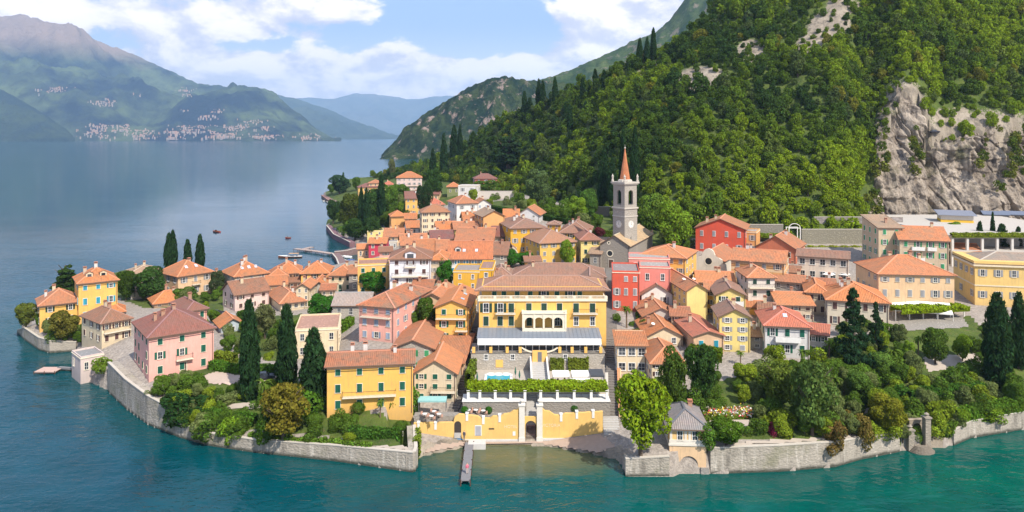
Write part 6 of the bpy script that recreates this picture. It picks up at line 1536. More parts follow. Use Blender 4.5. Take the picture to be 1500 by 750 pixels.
for px, py, yaw, L, W, lb, hu, de, ca in ((425, 377, 95, 10.5, 2.8, 'wooden taxi boat with white stripe moored off the orange roofs', MAH, WB, plain('tan_canvas', (.45, .28, .16), .8)), (317, 340, 60, 6, 2.2, 'dark red boat under way alone in the middle of the lake', REDB, MAH, None),
                                      (422, 349, 90, 3, 1.3, 'tiny red buoy like rowing boat far out before the headland trees', REDB, WOOD, None), (504, 377, 80, 7, 2.5, 'white motor boat in the harbour, farthest of the three', WB, WB, None), (507, 382.5, 82, 7, 2.5, 'blue and white motor boat in the middle of the harbour', BLU, WB, WB),
                                      (511, 386.5, 85, 6.5, 2.4, 'white boat with blue cover in the harbour, nearest the houses', WB, BLU, BLU), (490, 300, 70, 12, 3.5, 'long white boat moored at the far northern pier', WB, WB, WB), (474, 294.5, 20, 5, 2, 'small white boat off the tip of the northern pier', WB, WOOD, None),
                                      (478.5, 296, 30, 5, 2, 'small grey boat close below the northern pier', plain('boat_grey', (.3, .3, .32), .5), WOOD, None), (1344, 654, 70, 3.6, 1.4, 'small dark rowing boat pulled up on the water gate steps', plain('boat_dark', (.06, .07, .09), .5), WOOD, None)):
    X, Y = at(px, py, 0); boat(X, Y, R(yaw), L, W, lb, hu, de, ca)
    if px == 1344: bpy.data.objects[[o.name for o in bpy.data.objects if o.get('label') == lb][0]].location = (X, Y, .9)

# ================================================================ cars
def car(px, py, yaw, col, label):
    X, Y, Z = ground(px, py); r_ = empty('parked_car', (X, Y, Z), R(yaw), label, 'car', 'cars parked in the village'); m = plain('car_paint %s' % (col,), col, .3)
    b = MB(); pr = [(-2.0, .35), (-2.05, .75), (-1.3, .9), (1.2, .92), (1.95, .72), (2.0, .35)]
    f0 = [(x, -.82, z) for x, z in pr]; f1 = [(x, .82, z) for x, z in pr]; b.poly(f0); b.poly(f1[::-1])
    for k in range(len(pr)): j = (k + 1) % len(pr); b.poly([f0[k], f1[k], f1[j], f0[j]])
    b.build('body', m, r_)
    b = MB(); lo = [(-1.5, -.76, .9), (.9, -.76, .9), (.9, .76, .9), (-1.5, .76, .9)]; hi = [(-1.0, -.6, 1.42), (.2, -.6, 1.42), (.2, .6, 1.42), (-1.0, .6, 1.42)]
    for k in range(4): j = (k + 1) % 4; b.poly([lo[k], lo[j], hi[j], hi[k]], 0)
    b.poly(hi, 1); b.build('cabin', [GLASS, m], r_)
    for x in (-1.25, 1.25):
        for s_ in (-1, 1):
            b = MB(); b.tube([(x, s_ * .72, .32), (x, s_ * .9, .32)], .32, 12); b.build('wheel', plain('tyre', (.02, .02, .02), .8), r_)
car(388, 556, 15, (.04, .045, .06), 'dark grey car parked between the two tall cypresses'); car(318, 462, 60, (.03, .03, .035), 'black car in the yard left of the small garage'); car(332, 466, 60, (.45, .45, .46), 'silver car beside the small garage'); car(1308, 322, 0, (.5, .5, .52), 'silver car parked at the foot of the rock face'); car(1369, 312, 0, (.03, .03, .04), 'dark van parked under the cliff on the paved yard')

# ================================================================ vegetation kit
def foliage_mat(name, use_attr=False):
    m = bpy.data.materials.new(name); m.use_nodes = True; t = m.node_tree; t.nodes.clear(); g = NG(t)
    out = g.n('ShaderNodeOutputMaterial')
    ge = g.n('ShaderNodeNewGeometry')
    if use_attr: col = g.n('ShaderNodeVertexColor', layer_name='tone').outputs[0]
    else: col = g.n('ShaderNodeObjectInfo').outputs['Color']
    rnd = ge.outputs['Random Per Island']
    n = g.noise(ge.outputs['Position'], .55, 3)
    k = g.m('ADD', g.mapr(rnd, 0, 1, .75, 1.75), g.mapr(n, .35, .65, -.25, .30))
    hs = g.n('ShaderNodeHueSaturation'); g.put(hs.inputs['Hue'], g.mapr(rnd, 0, 1, .485, .515)); g.put(hs.inputs['Value'], k); g.put(hs.inputs['Color'], col)
    d = g.n('ShaderNodeBsdfDiffuse'); g.link(hs.outputs[0], d.inputs[0])
    tr = g.n('ShaderNodeBsdfTranslucent')
    g.put(tr.inputs[0], g.mix(.5, hs.outputs[0], (.13, .17, .015), 'MIX'))
    mx = g.n('ShaderNodeMixShader'); mx.inputs[0].default_value = .34
    g.link(d.outputs[0], mx.inputs[1]); g.link(tr.outputs[0], mx.inputs[2]); g.link(mx.outputs[0], out.inputs[0])
    return m
LEAF = foliage_mat('leaves'); LEAFA = foliage_mat('wood_leaves', True)
BARK = plain('bark', (.10, .075, .055), .95)

def leaf_cloud(r, clumps, n, size, jitter=.55, elong=1., keep=.72):
    """leaf faces spread over a cluster of lobes; returns (n, 4, 3)"""
    C = np.array([c[:3] for c in clumps], float); Rd = np.array([c[3] for c in clumps], float)
    S = np.array([c[4] if len(c) > 4 else 1. for c in clumps], float)
    p = Rd ** 2; p = p / p.sum(); m = int(n * 2.2)
    k = r.choice(len(C), m, p=p)
    d = r.normal(size=(m, 3)); d[:, 2] += .25; d /= np.linalg.norm(d, axis=1)[:, None]
    rad = Rd[k] * (.80 + .26 * r.random(m))
    P = C[k] + d * rad[:, None] * np.stack([np.ones(m), np.ones(m), S[k]], -1)
    ok = np.ones(m, bool)
    for j in range(len(C)):
        q = (P - C[j]) / np.array([1, 1, S[j]]); ok &= (np.linalg.norm(q, axis=1) > keep * Rd[j]) | (k == j)
    P, d = P[ok][:n], d[ok][:n]; n = len(P)
    nr = d + r.normal(size=(n, 3)) * jitter; nr /= np.linalg.norm(nr, axis=1)[:, None]
    a = np.cross(nr, r.normal(size=(n, 3))); a /= np.linalg.norm(a, axis=1)[:, None] + 1e-9
    b = np.cross(nr, a)
    if elong != 1.:
        up = np.array([0, 0, 1.]); b = up - (nr @ up)[:, None] * nr; b /= np.linalg.norm(b, axis=1)[:, None] + 1e-9; a = np.cross(b, nr)
    s = size * (.55 + .8 * r.random(n))[:, None]
    return np.stack([P - a * s * .6, P - b * s * elong * .8, P + a * s * .6, P + b * s * elong], 1)

def quads_mesh(name, Q, mat, col=None, extra=None):
    n = len(Q); me = bpy.data.meshes.new(name)
    me.vertices.add(n * 4); me.vertices.foreach_set('co', Q.astype(np.float32).ravel())
    me.loops.add(n * 4); me.loops.foreach_set('vertex_index', np.arange(n * 4, dtype=np.int32))
    me.polygons.add(n); me.polygons.foreach_set('loop_start', np.arange(0, n * 4, 4, dtype=np.int32))
    me.update(calc_edges=True); me.materials.append(mat)
    if col is not None:
        ca = me.color_attributes.new('tone', 'FLOAT_COLOR', 'POINT')
        ca.data.foreach_set('color', np.repeat(np.concatenate([col, np.ones((n, 1))], 1), 4, 0).astype(np.float32).ravel())
    return me

def broad_clumps(r, h, rad, base=.28, n=18, flat=.9):
    out = []
    for k in range(n):
        t = r.random(); z = h * (base + (1 - base) * (.12 + .74 * t)); env = math.sin(math.pi * (.14 + .72 * t)) ** .7
        a = r.random() * 6.283; q = rad * env * math.sqrt(r.random()) * .72
        out.append((q * math.cos(a), q * math.sin(a), z, rad * (.26 + .2 * r.random()), flat))
    out.append((0, 0, h * (base + (1 - base) * .45), rad * .62, 1.)); return out
def trunk_mesh(h, r0, limbs=4, seed=1, top=.6):
    b = MB(); r = random.Random(seed)
    b.tube([(0, 0, -1.5), (r.uniform(-.1, .1), r.uniform(-.1, .1), h * top * .5), (r.uniform(-.2, .2), r.uniform(-.2, .2), h * top)], [r0 * 1.3, r0, r0 * .55], 7)
    for k in range(limbs):
        a = r.uniform(0, 6.28); z = h * top * r.uniform(.45, .9); L = h * .3
        b.tube([(0, 0, z), (L * .5 * math.cos(a), L * .5 * math.sin(a), z + L * .4), (L * math.cos(a), L * math.sin(a), z + L * .9)], [r0 * .5, r0 * .35, r0 * .15], 5)
    return b.mesh('trunk', BARK)

# prototypes are 10 m high
PROTO = {}
def proto(kind, v=0):
    k = (kind, v)
    if k in PROTO: return PROTO[k]
    r = np.random.default_rng(hash2(np.int64(v + 3), np.int64(len(kind) * 7), 5).__float__().__hash__() % 2 ** 31)
    if kind == 'broad':      # near, detailed
        Q = leaf_cloud(r, broad_clumps(r, 10, 4.6, .2, 30), 7000, .30); T = trunk_mesh(10, .3, 5, v)
    elif kind == 'loose':
        Q = leaf_cloud(r, [(c[0], c[1], c[2], c[3] * .72, c[4]) for c in broad_clumps(r, 10, 4.8, .16, 40)], 6500, .30, .8, keep=.5); T = trunk_mesh(10, .26, 6, v, .75)
    elif kind == 'wood':     # hillside
        Q = leaf_cloud(r, broad_clumps(r, 10, 5.0, .12, 16 + 5 * (v % 3)), 1500, .56, .8, keep=.6); T = trunk_mesh(10, .3, 3, v)
    elif kind == 'cypress':
        cl = []
        for i in range(90):
            t = r.random(); z = .3 + 9.5 * t; prof = 1.25 * (math.sin(math.pi * min(1, .16 + .80 * t))) ** .8 * (1 - .25 * t)
            a = r.random() * 6.283; q = prof * (.45 + .4 * r.random()); cl.append((q * math.cos(a), q * math.sin(a), z, .26 + prof * .22, 2.2))
        Q = leaf_cloud(r, cl, 5200, .17, .5, 2.2, .6); T = trunk_mesh(10, .2, 0, v, .9)
    elif kind == 'fir':
        cl = []
        for i in range(120):
            t = r.random() ** 1.3; z = .9 + 8.9 * t; R_ = 3.1 * (1 - t) ** .9 + .15; a = r.random() * 6.283; q = R_ * (.35 + .65 * r.random())
            cl.append((q * math.cos(a), q * math.sin(a), z - q * .18, .35 + .35 * (1 - t), .55))
        Q = leaf_cloud(r, cl, 5500, .24, .7, 1., .5); T = trunk_mesh(10, .28, 0, v, .92)
    elif kind == 'cedar':    # dark tiered conifer
        cl = []
        for i in range(70):
            t = int(r.random() * 7) / 7 + r.random() * .05; z = 1.5 + 8.2 * t; R_ = 4.6 * (1 - t) ** .7 + .4; a = r.random() * 6.283; q = R_ * math.sqrt(r.random()) * .85
            cl.append((q * math.cos(a), q * math.sin(a), z, .7 + .5 * (1 - t), .42))
        Q = leaf_cloud(r, cl, 3200, .42, .6); T = trunk_mesh(10, .4, 2, v, .92)
    elif kind == 'shrub':
        Q = leaf_cloud(r, [(r.normal() * 2.2, r.normal() * 2.2, 3.6 + r.normal() * 1.6, 2.3 + r.random(), 1.) for i in range(14)] + [(0, 0, 4, 4, 1.)], 2600, .5); T = trunk_mesh(6, .3, 3, v)
    elif kind == 'topiary':
        Q = leaf_cloud(r, [(0, 0, 5, 4.9, 1.)] + [(r.normal() * 1.2, r.normal() * 1.2, 5 + r.normal(), 3.9, 1.) for i in range(5)], 3200, .42, .4); T = trunk_mesh(6, .3, 0, v)
    elif kind == 'hang':
        Q = leaf_cloud(r, [(r.normal() * 1.9, r.normal() * 1.2, 1.5 + 7 * r.random(), 1.3 + .8 * r.random(), 1.2) for i in range(26)], 2600, .45); T = trunk_mesh(6, .2, 2, v)
    elif kind == 'palm':
        qs = []
        for i in range(26):
            a = r.random() * 6.283; el = r.uniform(-.5, 1.1); L = 2.6 + r.random(); p = np.array([0, 0, 7.6]); w = .38
            dirh = np.array([math.cos(a), math.sin(a), 0]); side = np.array([-math.sin(a), math.cos(a), 0]); ang = el
            for s in range(5):
                stp = L / 5; q = p + (dirh * math.cos(ang) + np.array([0, 0, 1]) * math.sin(ang)) * stp; w2 = w * (1.25 if s < 1 else .7)
                droop = np.array([0, 0, -.14]); qs.append([p - side * w + droop, p, q, q - side * w2 + droop]); qs.append([p, p + side * w + droop, q + side * w2 + droop, q]); p = q; w = w2; ang -= .38
        Q = np.array(qs); b = MB(); b.tube([(0, 0, -1), (.1, 0, 4), (0, .05, 7.7)], [.34, .27, .3], 8); T = b.mesh('trunk', plain('palm_trunk', (.16, .11, .07), .95))
    PROTO[k] = (quads_mesh('crown', Q, LEAF), T, Q); return PROTO[k]

WIDTH = {'broad': 9.8, 'loose': 10., 'wood': 10.4, 'cypress': 2.7, 'fir': 6.6, 'cedar': 9.4, 'shrub': 11., 'topiary': 10., 'hang': 7., 'palm': 6.6}
HEIGHT = {'broad': 9.6, 'loose': 9.6, 'wood': 9.6, 'cypress': 10.2, 'fir': 10., 'cedar': 10., 'shrub': 8.6, 'topiary': 10., 'hang': 10., 'palm': 9.}
def plant(kind, X, Y, Z, w, h, col, name, label, cat, group=None, v=None, crown='crown'):
    v = int(rng.integers(0, 4)) if v is None else v
    C_, T_, _ = proto(kind, v); r_ = empty(name, (X, Y, Z), rng.random() * 6.283, label, cat, group)
    s = (w / WIDTH[kind], w / WIDTH[kind], h / HEIGHT[kind])
    c = obj(crown, C_, r_); c.scale = s; j = 1 + .22 * (rng.random() - .5); c.color = (min(1, col[0] * j), min(1, col[1] * j), col[2] * j, 1)
    t = obj('trunk', T_, r_); t.scale = s; return r_
def tree(kind, px, pb, wpx, hpx, col, name, label, cat='tree', group=None, z=None, v=None):
    """plant standing where its foot shows in the photo; width and height in photo pixels"""
    if z is None: X, Y, Z = ground(px, pb)
    else: (X, Y), Z = at(px, pb, z), z
    return plant(kind, X, Y, Z - .1, wpx / F * Y, hpx / F * Y, col, name, label, cat, group, v)

G_DARK = (.035, .072, .016); G_CYP = (.020, .046, .016); G_MID = (.075, .135, .018); G_BRT = (.14, .22, .018); G_LIME = (.20, .28, .02); G_OLIVE = (.11, .12, .045); G_BRONZE = (.17, .145, .02); G_FIR = (.018, .045, .018); G_GREEN = (.04, .13, .015)

# ---------------------------------------------------------------- named trees
for px, pb, w, h, lb in ((365, 587, 32, 146, 'tall slim dark cypress in the waterside garden, left of the three'), (419, 581, 33, 134, 'tall slim dark cypress in the waterside garden, middle of the three'), (460, 600, 44, 116, 'broad dark cypress in front of the left end of the long deep yellow house'),
                         (1461, 566, 42, 136, 'broad dark cypress at the right edge of the villa garden, nearer the lake'), (1492, 540, 26, 112, 'slender dark cypress at the very right edge of the picture'), (253, 400, 15, 62, 'dark cypress above the peach villa, right one of the joined pair'), (247, 401, 14, 60, 'dark cypress above the peach villa, left one of the joined pair'),
                         (275, 392, 13, 42, 'short dark cypress in the middle behind the peach villa'), (293, 398, 14, 54, 'slim loose cypress at the right behind the peach villa'), (529, 342, 11, 68, 'dark cypress on the northern waterfront, left of the close pair'), (537, 341, 12, 66, 'dark cypress on the northern waterfront, right of the close pair'), (559, 330, 14, 74, 'tallest dark cypress of the northern waterfront'),
                         (634, 268, 12, 50, 'dark cypress behind the large north end block, left of the tall pair'), (650, 262, 12, 64, 'dark cypress behind the large north end block, right of the tall pair'), (665, 240, 13, 55, 'dark broad cypress on the forest edge above the white villa'), (674, 235, 9, 52, 'thin dark cypress beside the broad one on the forest edge'),
                         (1435, 376, 13, 52, 'short dark cypress left in the row behind the yellow villa'), (1445, 378, 11, 36, 'smallest dark cypress in the row behind the yellow villa'), (1454, 376, 8, 66, 'thin tall cypress in the row behind the yellow villa'), (1468, 380, 20, 52, 'wide dark cypress right in the row behind the yellow villa'), (1492, 380, 13, 48, 'dark cypress beside the deck columns at the right edge'),
                         (930, 318, 17, 130, 'very tall dark cypress just right of the bell tower spire'), (913, 318, 15, 128, 'tall dark cypress just left behind the bell tower spire'), (885, 312, 22, 92, 'dark cypress at the end of the stone garden wall left of the bell tower'), (897, 306, 16, 74, 'dark cypress close left of the bell tower above the garden wall')):
    tree('cypress', px, pb, w, h, G_CYP, 'cypress_tree', lb)
for px, pt, h, lb in ((768, 133, 30, 'first'), (789, 116, 22, ''), (795, 117, 20, ''), (813, 112, 26, ''), (854, 113, 40, ''), (835, 153, 46, ''), (858, 147, 32, ''), (937, 55, 28, ''), (948, 53, 30, ''), (957, 40, 26, ''), (872, 100, 18, ''), (776, 142, 26, ''), (885, 101, 30, ''), (828, 150, 40, '')):
    # stands on the hillside where the ground under it is seen
    X, Y, Z = ground(px, pt + h)
    if (pt + h) < tab(px, SIL) + 4: Y = float(tab(px, YCR)) - 8; X = wx(px, Y); Z = gz(X, Y)
    plant('cypress', X, Y, Z - .3, 10 / F * Y, max(6, wz(pt, Y) - Z), G_CYP, 'cypress_tree', 'dark cypress standing out above the crowns of the hillside wood', 'tree', 'cypresses on the wooded hillside')
for px, pb, w, h, lb, k, c in ((415, 652, 98, 84, 'large bronze green tree hanging over the lake wall', 'loose', G_BRONZE), (938, 674, 104, 116, 'big bright yellow green tree beside the yellow boathouse', 'loose', (.17, .24, .012)), (985, 602, 52, 92, 'tall dark green tree behind the boathouse roof, left of the two', 'loose', (.055, .09, .014)), (1027, 596, 58, 92, 'tall dark green tree behind the boathouse roof, right of the two', 'loose', G_DARK),
                               (1250, 545, 62, 126, 'tall dark pointed fir before the house with cream front', 'fir', G_FIR), (1283, 520, 34, 78, 'smaller dark pointed fir right of the tall fir', 'fir', G_FIR), (1190, 640, 92, 112, 'large soft green tree in the middle of the lake garden', 'loose', (.10, .155, .035)), (1140, 600, 70, 70, 'spreading olive green tree above the flower bed', 'loose', (.12, .16, .025)),
                               (550, 430, 50, 34, 'round bright green tree before the yellow roof terrace house', 'broad', G_GREEN), (652, 424, 30, 44, 'bright green plane tree on the square, left of the mustard block', 'broad', G_GREEN), (675, 396, 32, 22, 'bright green plane tree on the square above the mustard block', 'broad', G_GREEN), (472, 472, 48, 40, 'bright green tree beside the long stone shed', 'broad', G_GREEN),
                               (712, 398, 22, 26, 'bright green tree between the rust roof and the hotel', 'broad', G_GREEN), (748, 392, 34, 24, 'round green tree before the arched hall, left one', 'broad', G_GREEN), (770, 392, 30, 22, 'round green tree before the arched hall, right one', 'broad', G_GREEN), (832, 391, 28, 38, 'bright green tree against the corner of the ochre mansion', 'broad', G_BRT), (625, 480, 34, 40, 'dark leafy tree between the beige gabled house and the yellow one', 'broad', (.05, .09, .012)), (606, 478, 30, 24, 'low green tree by the garden of the pink house', 'broad', G_MID),
                               (97, 436, 46, 52, 'dark spreading pine behind the two yellow headland houses', 'cedar', (.03, .055, .012)), (184, 441, 32, 44, 'green tree right of the tall yellow headland house', 'broad', (.045, .08, .012)), (222, 440, 58, 46, 'large round dark green tree before the grey headland house', 'broad', G_DARK), (38, 484, 34, 36, 'olive green bush tree at the western tip', 'broad', (.10, .12, .02)), (92, 502, 44, 40, 'olive bronze tree over the headland quay', 'broad', (.12, .11, .02)),
                               (270, 444, 40, 22, 'low dark tree beside the peach villa', 'broad', G_MID), (318, 432, 26, 34, 'dark olive tree between the peach villa and the dormered house', 'broad', (.05, .07, .03)), (388, 497, 40, 50, 'silvery olive tree behind the left cypress', 'loose', G_OLIVE), (1064, 657, 62, 40, 'large rounded green bush tree on the lake wall right of the boathouse', 'broad', (.07, .13, .012)), (1300, 655, 60, 52, 'golden green rounded tree left of the water gate', 'broad', (.15, .15, .015)),
                               (1370, 535, 42, 48, 'wide green tree below the vine covered terrace', 'broad', (.06, .10, .015)), (1332, 540, 20, 38, 'small round tree on the gravel terrace, left one', 'broad', G_BRT), (1410, 530, 28, 36, 'small round tree on the gravel terrace, right one', 'broad', G_BRT), (1290, 558, 38, 40, 'round clipped green tree on the upper garden path', 'broad', (.10, .17, .03)), (1255, 585, 44, 40, 'broad light green tree under the dark fir', 'broad', (.10, .17, .03)),
                               (568, 318, 34, 46, 'green waterfront tree below the pale pink block', 'broad', G_MID), (548, 330, 40, 50, 'dark waterfront tree right of the close cypress pair', 'broad', G_DARK), (512, 336, 36, 48, 'olive waterfront tree left of the cypress pair', 'broad', (.07, .09, .015)), (488, 328, 24, 34, 'dark tree at the tip of the waterfront promenade', 'broad', (.03, .06, .018)), (520, 352, 40, 30, 'dark tree low over the harbour quay', 'broad', G_DARK), (545, 352, 30, 34, 'dark tree above the magenta house', 'broad', G_DARK), (590, 318, 20, 22, 'lime green tree beside the yellow maroon roofed house', 'broad', G_BRT), (586, 300, 30, 30, 'green tree below the balconies of the pale pink block', 'broad', G_MID), (622, 330, 26, 58, 'tall dark tree left of the tall cream house', 'broad', (.02, .04, .014)), (635, 292, 30, 44, 'dark round tree right of the pale pink block', 'broad', G_DARK),
                               (497, 285, 34, 26, 'dark trees clump on the far northern point', 'broad', (.03, .065, .03)), (486, 284, 14, 14, 'low green tree at the end of the northern point', 'broad', G_MID), (522, 280, 14, 20, 'green tree before the yellow northern villa', 'broad', G_MID), (503, 282, 12, 30, 'slim dark tree rising from the northern point', 'fir', G_DARK), (574, 262, 12, 26, 'grey green tree behind the pink roofed northern house', 'broad', G_OLIVE),
                               (745, 262, 70, 66, 'large dark cedar left at the forest edge above the old town', 'cedar', (.02, .042, .018)), (712, 285, 50, 20, 'light green pollarded trees under the lone red house', 'broad', G_MID), (788, 302, 44, 52, 'light grey green tree above the mustard mansion', 'broad', (.08, .12, .04)), (846, 325, 34, 36, 'fresh green tree left of the garden wall', 'broad', G_BRT), (863, 322, 34, 44, 'fresh green tree leaning on the garden wall', 'broad', (.06, .12, .02)), (878, 348, 18, 14, 'purple leaved bush tree above the cream house', 'broad', (.10, .02, .03)), (908, 346, 16, 18, 'small round tree just left of the bell tower', 'topiary', G_GREEN),
                               (985, 372, 60, 70, 'bright yellow green tree on the slope right of the bell tower', 'broad', G_BRT), (955, 345, 50, 60, 'bright green tree on the slope behind the church nave', 'broad', (.10, .16, .02)), (1398, 352, 24, 26, 'bright green tree at the left end of the parking deck', 'broad', G_BRT)):
    tree(k, px, pb, w, h, c, 'garden_tree', lb)
for px, pb, h, lb in ((918, 480, 34, 'tall palm in the small garden beside the red house'), (386, 600, 44, 'low bushy palm between the two slim cypresses'), (1308, 552, 44, 'tall palm right of the clipped garden tree'), (1318, 562, 38, 'small palm beside the tall one on the garden slope'), (1276, 550, 34, 'palm in front of the smaller fir'), (1345, 520, 30, 'palm on the bank below the vine terrace'), (1215, 530, 32, 'palm beside the annex of the white villa'), (1176, 545, 34, 'palm before the white villa with red roof'), (1196, 575, 40, 'palm under the dark fir on the garden slope'), (1222, 590, 40, 'palm in the bushes left of the garden path'), (1085, 538, 24, 'palm on the lawn of the orange rendered house'), (557, 612, 28, 'small palm in front of the deep yellow house, left of its arched door'), (573, 612, 26, 'small palm in front of the deep yellow house, right of its arched door'), (1422, 402, 14, 'palm by the golden house')):
    tree('palm', px, pb, h * .75, h, (.09, .14, .02), 'palm_tree', lb, 'palm')

# ---------------------------------------------------------------- hedges, vines, shrubs
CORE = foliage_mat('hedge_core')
def hedge(name, pts, w, z0, z1, col, label, cat='hedge', dens=26, size=.22):
    """clipped hedge along world points"""
    r_ = empty(name, (pts[0][0], pts[0][1], 0), 0, label, cat); qs = []; b = MB()
    P = [np.array(p) - np.array(pts[0]) for p in pts]
    for k in range(len(P) - 1):
        d = P[k + 1] - P[k]; L = np.linalg.norm(d); t = d / L; nn = np.array([-t[1], t[0]])
        za, zb = (z0[k], z0[k + 1]) if isinstance(z0, list) else (z0, z0); hgt = z1
        n = int((w + 2 * hgt) * L * dens); u = rng.random(n) * L; side = rng.random(n) * (w + 2 * hgt)
        off = np.where(side < hgt, -w / 2, np.where(side < hgt + w, side - hgt - w / 2, w / 2)); zz = np.where(side < hgt, side, np.where(side < hgt + w, hgt, side - hgt - w))
        nrm = np.stack([np.where(side < hgt, -nn[0], np.where(side < hgt + w, 0, nn[0])), np.where(side < hgt, -nn[1], np.where(side < hgt + w, 0, nn[1])), np.where((side >= hgt) & (side < hgt + w), 1., .2)], -1)
        g0 = za + (zb - za) * u / L
        wob = .12 * np.sin(u * 1.7 + k) + rng.normal(size=n) * .07
        pos = np.stack([P[k][0] + t[0] * u + nn[0] * off, P[k][1] + t[1] * u + nn[1] * off, g0 + zz], -1) + nrm * wob[:, None]
        nr = nrm + rng.normal(size=(n, 3)) * .6; nr /= np.linalg.norm(nr, axis=1)[:, None]
        a = np.cross(nr, rng.normal(size=(n, 3))); a /= np.linalg.norm(a, axis=1)[:, None]; c = np.cross(nr, a); s = size * (.6 + .8 * rng.random(n))[:, None]
        qs.append(np.stack([pos - a * s * .6, pos - c * s, pos + a * s * .6, pos + c * s], 1))
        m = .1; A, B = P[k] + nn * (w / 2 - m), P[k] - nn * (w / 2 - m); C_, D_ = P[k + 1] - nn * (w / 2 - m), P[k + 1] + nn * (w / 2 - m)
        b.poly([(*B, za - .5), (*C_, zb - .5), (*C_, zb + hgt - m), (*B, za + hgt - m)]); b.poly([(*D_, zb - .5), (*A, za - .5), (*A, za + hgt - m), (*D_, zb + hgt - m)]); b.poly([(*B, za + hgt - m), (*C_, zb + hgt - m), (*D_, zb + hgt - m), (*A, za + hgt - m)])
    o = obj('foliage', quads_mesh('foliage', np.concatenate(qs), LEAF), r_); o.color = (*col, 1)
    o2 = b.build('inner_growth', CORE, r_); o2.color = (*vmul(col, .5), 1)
    return r_
def hedge_px(pp, w, hgt, col, label, cat='hedge', name='hedge'):
    pts = []; zs = []
    for i in range(len(pp) - 1):
        for k in range(4): q = k / 4; X, Y, Z = ground(pp[i][0] + (pp[i + 1][0] - pp[i][0]) * q, pp[i][1] + (pp[i + 1][1] - pp[i][1]) * q); pts.append((X, Y)); zs.append(Z - .1)
    X, Y, Z = ground(*pp[-1]); pts.append((X, Y)); zs.append(Z - .1)
    return hedge(name, pts, w, zs, hgt, col, label, cat)
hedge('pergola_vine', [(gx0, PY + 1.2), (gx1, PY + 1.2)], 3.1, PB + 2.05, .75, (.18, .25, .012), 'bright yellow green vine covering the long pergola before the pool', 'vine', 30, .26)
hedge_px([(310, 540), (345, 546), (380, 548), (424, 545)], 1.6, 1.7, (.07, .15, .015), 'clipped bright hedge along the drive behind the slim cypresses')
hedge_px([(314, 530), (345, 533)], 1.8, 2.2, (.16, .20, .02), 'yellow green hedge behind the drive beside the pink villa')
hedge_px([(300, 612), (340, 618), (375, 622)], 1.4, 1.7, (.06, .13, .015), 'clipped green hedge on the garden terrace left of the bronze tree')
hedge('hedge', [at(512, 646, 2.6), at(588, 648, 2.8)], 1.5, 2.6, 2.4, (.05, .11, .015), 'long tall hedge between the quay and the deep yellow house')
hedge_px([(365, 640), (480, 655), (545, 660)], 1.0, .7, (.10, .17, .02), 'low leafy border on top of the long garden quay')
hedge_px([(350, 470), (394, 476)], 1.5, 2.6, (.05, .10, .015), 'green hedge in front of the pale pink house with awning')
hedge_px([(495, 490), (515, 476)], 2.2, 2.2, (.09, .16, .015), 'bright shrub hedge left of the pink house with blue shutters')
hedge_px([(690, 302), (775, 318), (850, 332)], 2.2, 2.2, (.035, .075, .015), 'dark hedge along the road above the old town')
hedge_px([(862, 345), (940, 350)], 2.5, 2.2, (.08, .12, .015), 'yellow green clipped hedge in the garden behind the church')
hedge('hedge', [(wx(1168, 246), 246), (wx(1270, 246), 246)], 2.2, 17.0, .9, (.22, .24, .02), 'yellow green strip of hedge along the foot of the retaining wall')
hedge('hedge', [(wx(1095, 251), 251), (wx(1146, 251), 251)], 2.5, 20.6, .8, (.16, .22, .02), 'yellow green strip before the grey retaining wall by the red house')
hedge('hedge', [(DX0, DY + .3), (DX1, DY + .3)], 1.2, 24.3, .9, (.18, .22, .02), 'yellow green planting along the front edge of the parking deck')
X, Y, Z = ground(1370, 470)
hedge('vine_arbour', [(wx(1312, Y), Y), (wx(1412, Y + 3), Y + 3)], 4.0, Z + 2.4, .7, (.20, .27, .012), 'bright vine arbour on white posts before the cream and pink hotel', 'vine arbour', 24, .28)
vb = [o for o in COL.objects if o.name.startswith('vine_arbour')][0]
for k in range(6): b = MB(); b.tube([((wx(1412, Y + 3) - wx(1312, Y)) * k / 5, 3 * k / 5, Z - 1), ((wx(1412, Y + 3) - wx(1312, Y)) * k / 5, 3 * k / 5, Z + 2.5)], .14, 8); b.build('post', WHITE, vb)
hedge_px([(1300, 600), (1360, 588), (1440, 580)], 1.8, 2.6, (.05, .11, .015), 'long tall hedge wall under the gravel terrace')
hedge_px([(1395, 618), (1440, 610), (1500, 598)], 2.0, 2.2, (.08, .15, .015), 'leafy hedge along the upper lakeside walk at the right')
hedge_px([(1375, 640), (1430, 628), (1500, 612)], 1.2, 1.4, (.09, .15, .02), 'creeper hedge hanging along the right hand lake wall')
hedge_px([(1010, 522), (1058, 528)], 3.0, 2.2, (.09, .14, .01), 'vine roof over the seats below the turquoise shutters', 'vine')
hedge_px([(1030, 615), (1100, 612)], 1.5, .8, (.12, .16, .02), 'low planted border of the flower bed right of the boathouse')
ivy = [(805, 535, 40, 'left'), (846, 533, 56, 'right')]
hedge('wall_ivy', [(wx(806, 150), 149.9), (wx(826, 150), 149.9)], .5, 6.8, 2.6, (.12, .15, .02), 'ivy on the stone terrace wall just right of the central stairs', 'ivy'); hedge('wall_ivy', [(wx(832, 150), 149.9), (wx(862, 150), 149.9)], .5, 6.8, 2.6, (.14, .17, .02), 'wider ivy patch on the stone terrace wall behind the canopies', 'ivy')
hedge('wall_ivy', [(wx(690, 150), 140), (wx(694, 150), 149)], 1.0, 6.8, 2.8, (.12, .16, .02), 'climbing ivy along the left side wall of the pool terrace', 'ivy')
hedge('wall_creeper', [at(610, 668, 1), at(612, 640, 2)], .8, .4, 3.2, (.14, .19, .02), 'bright creeper on the corner between quay and beach', 'creeper')

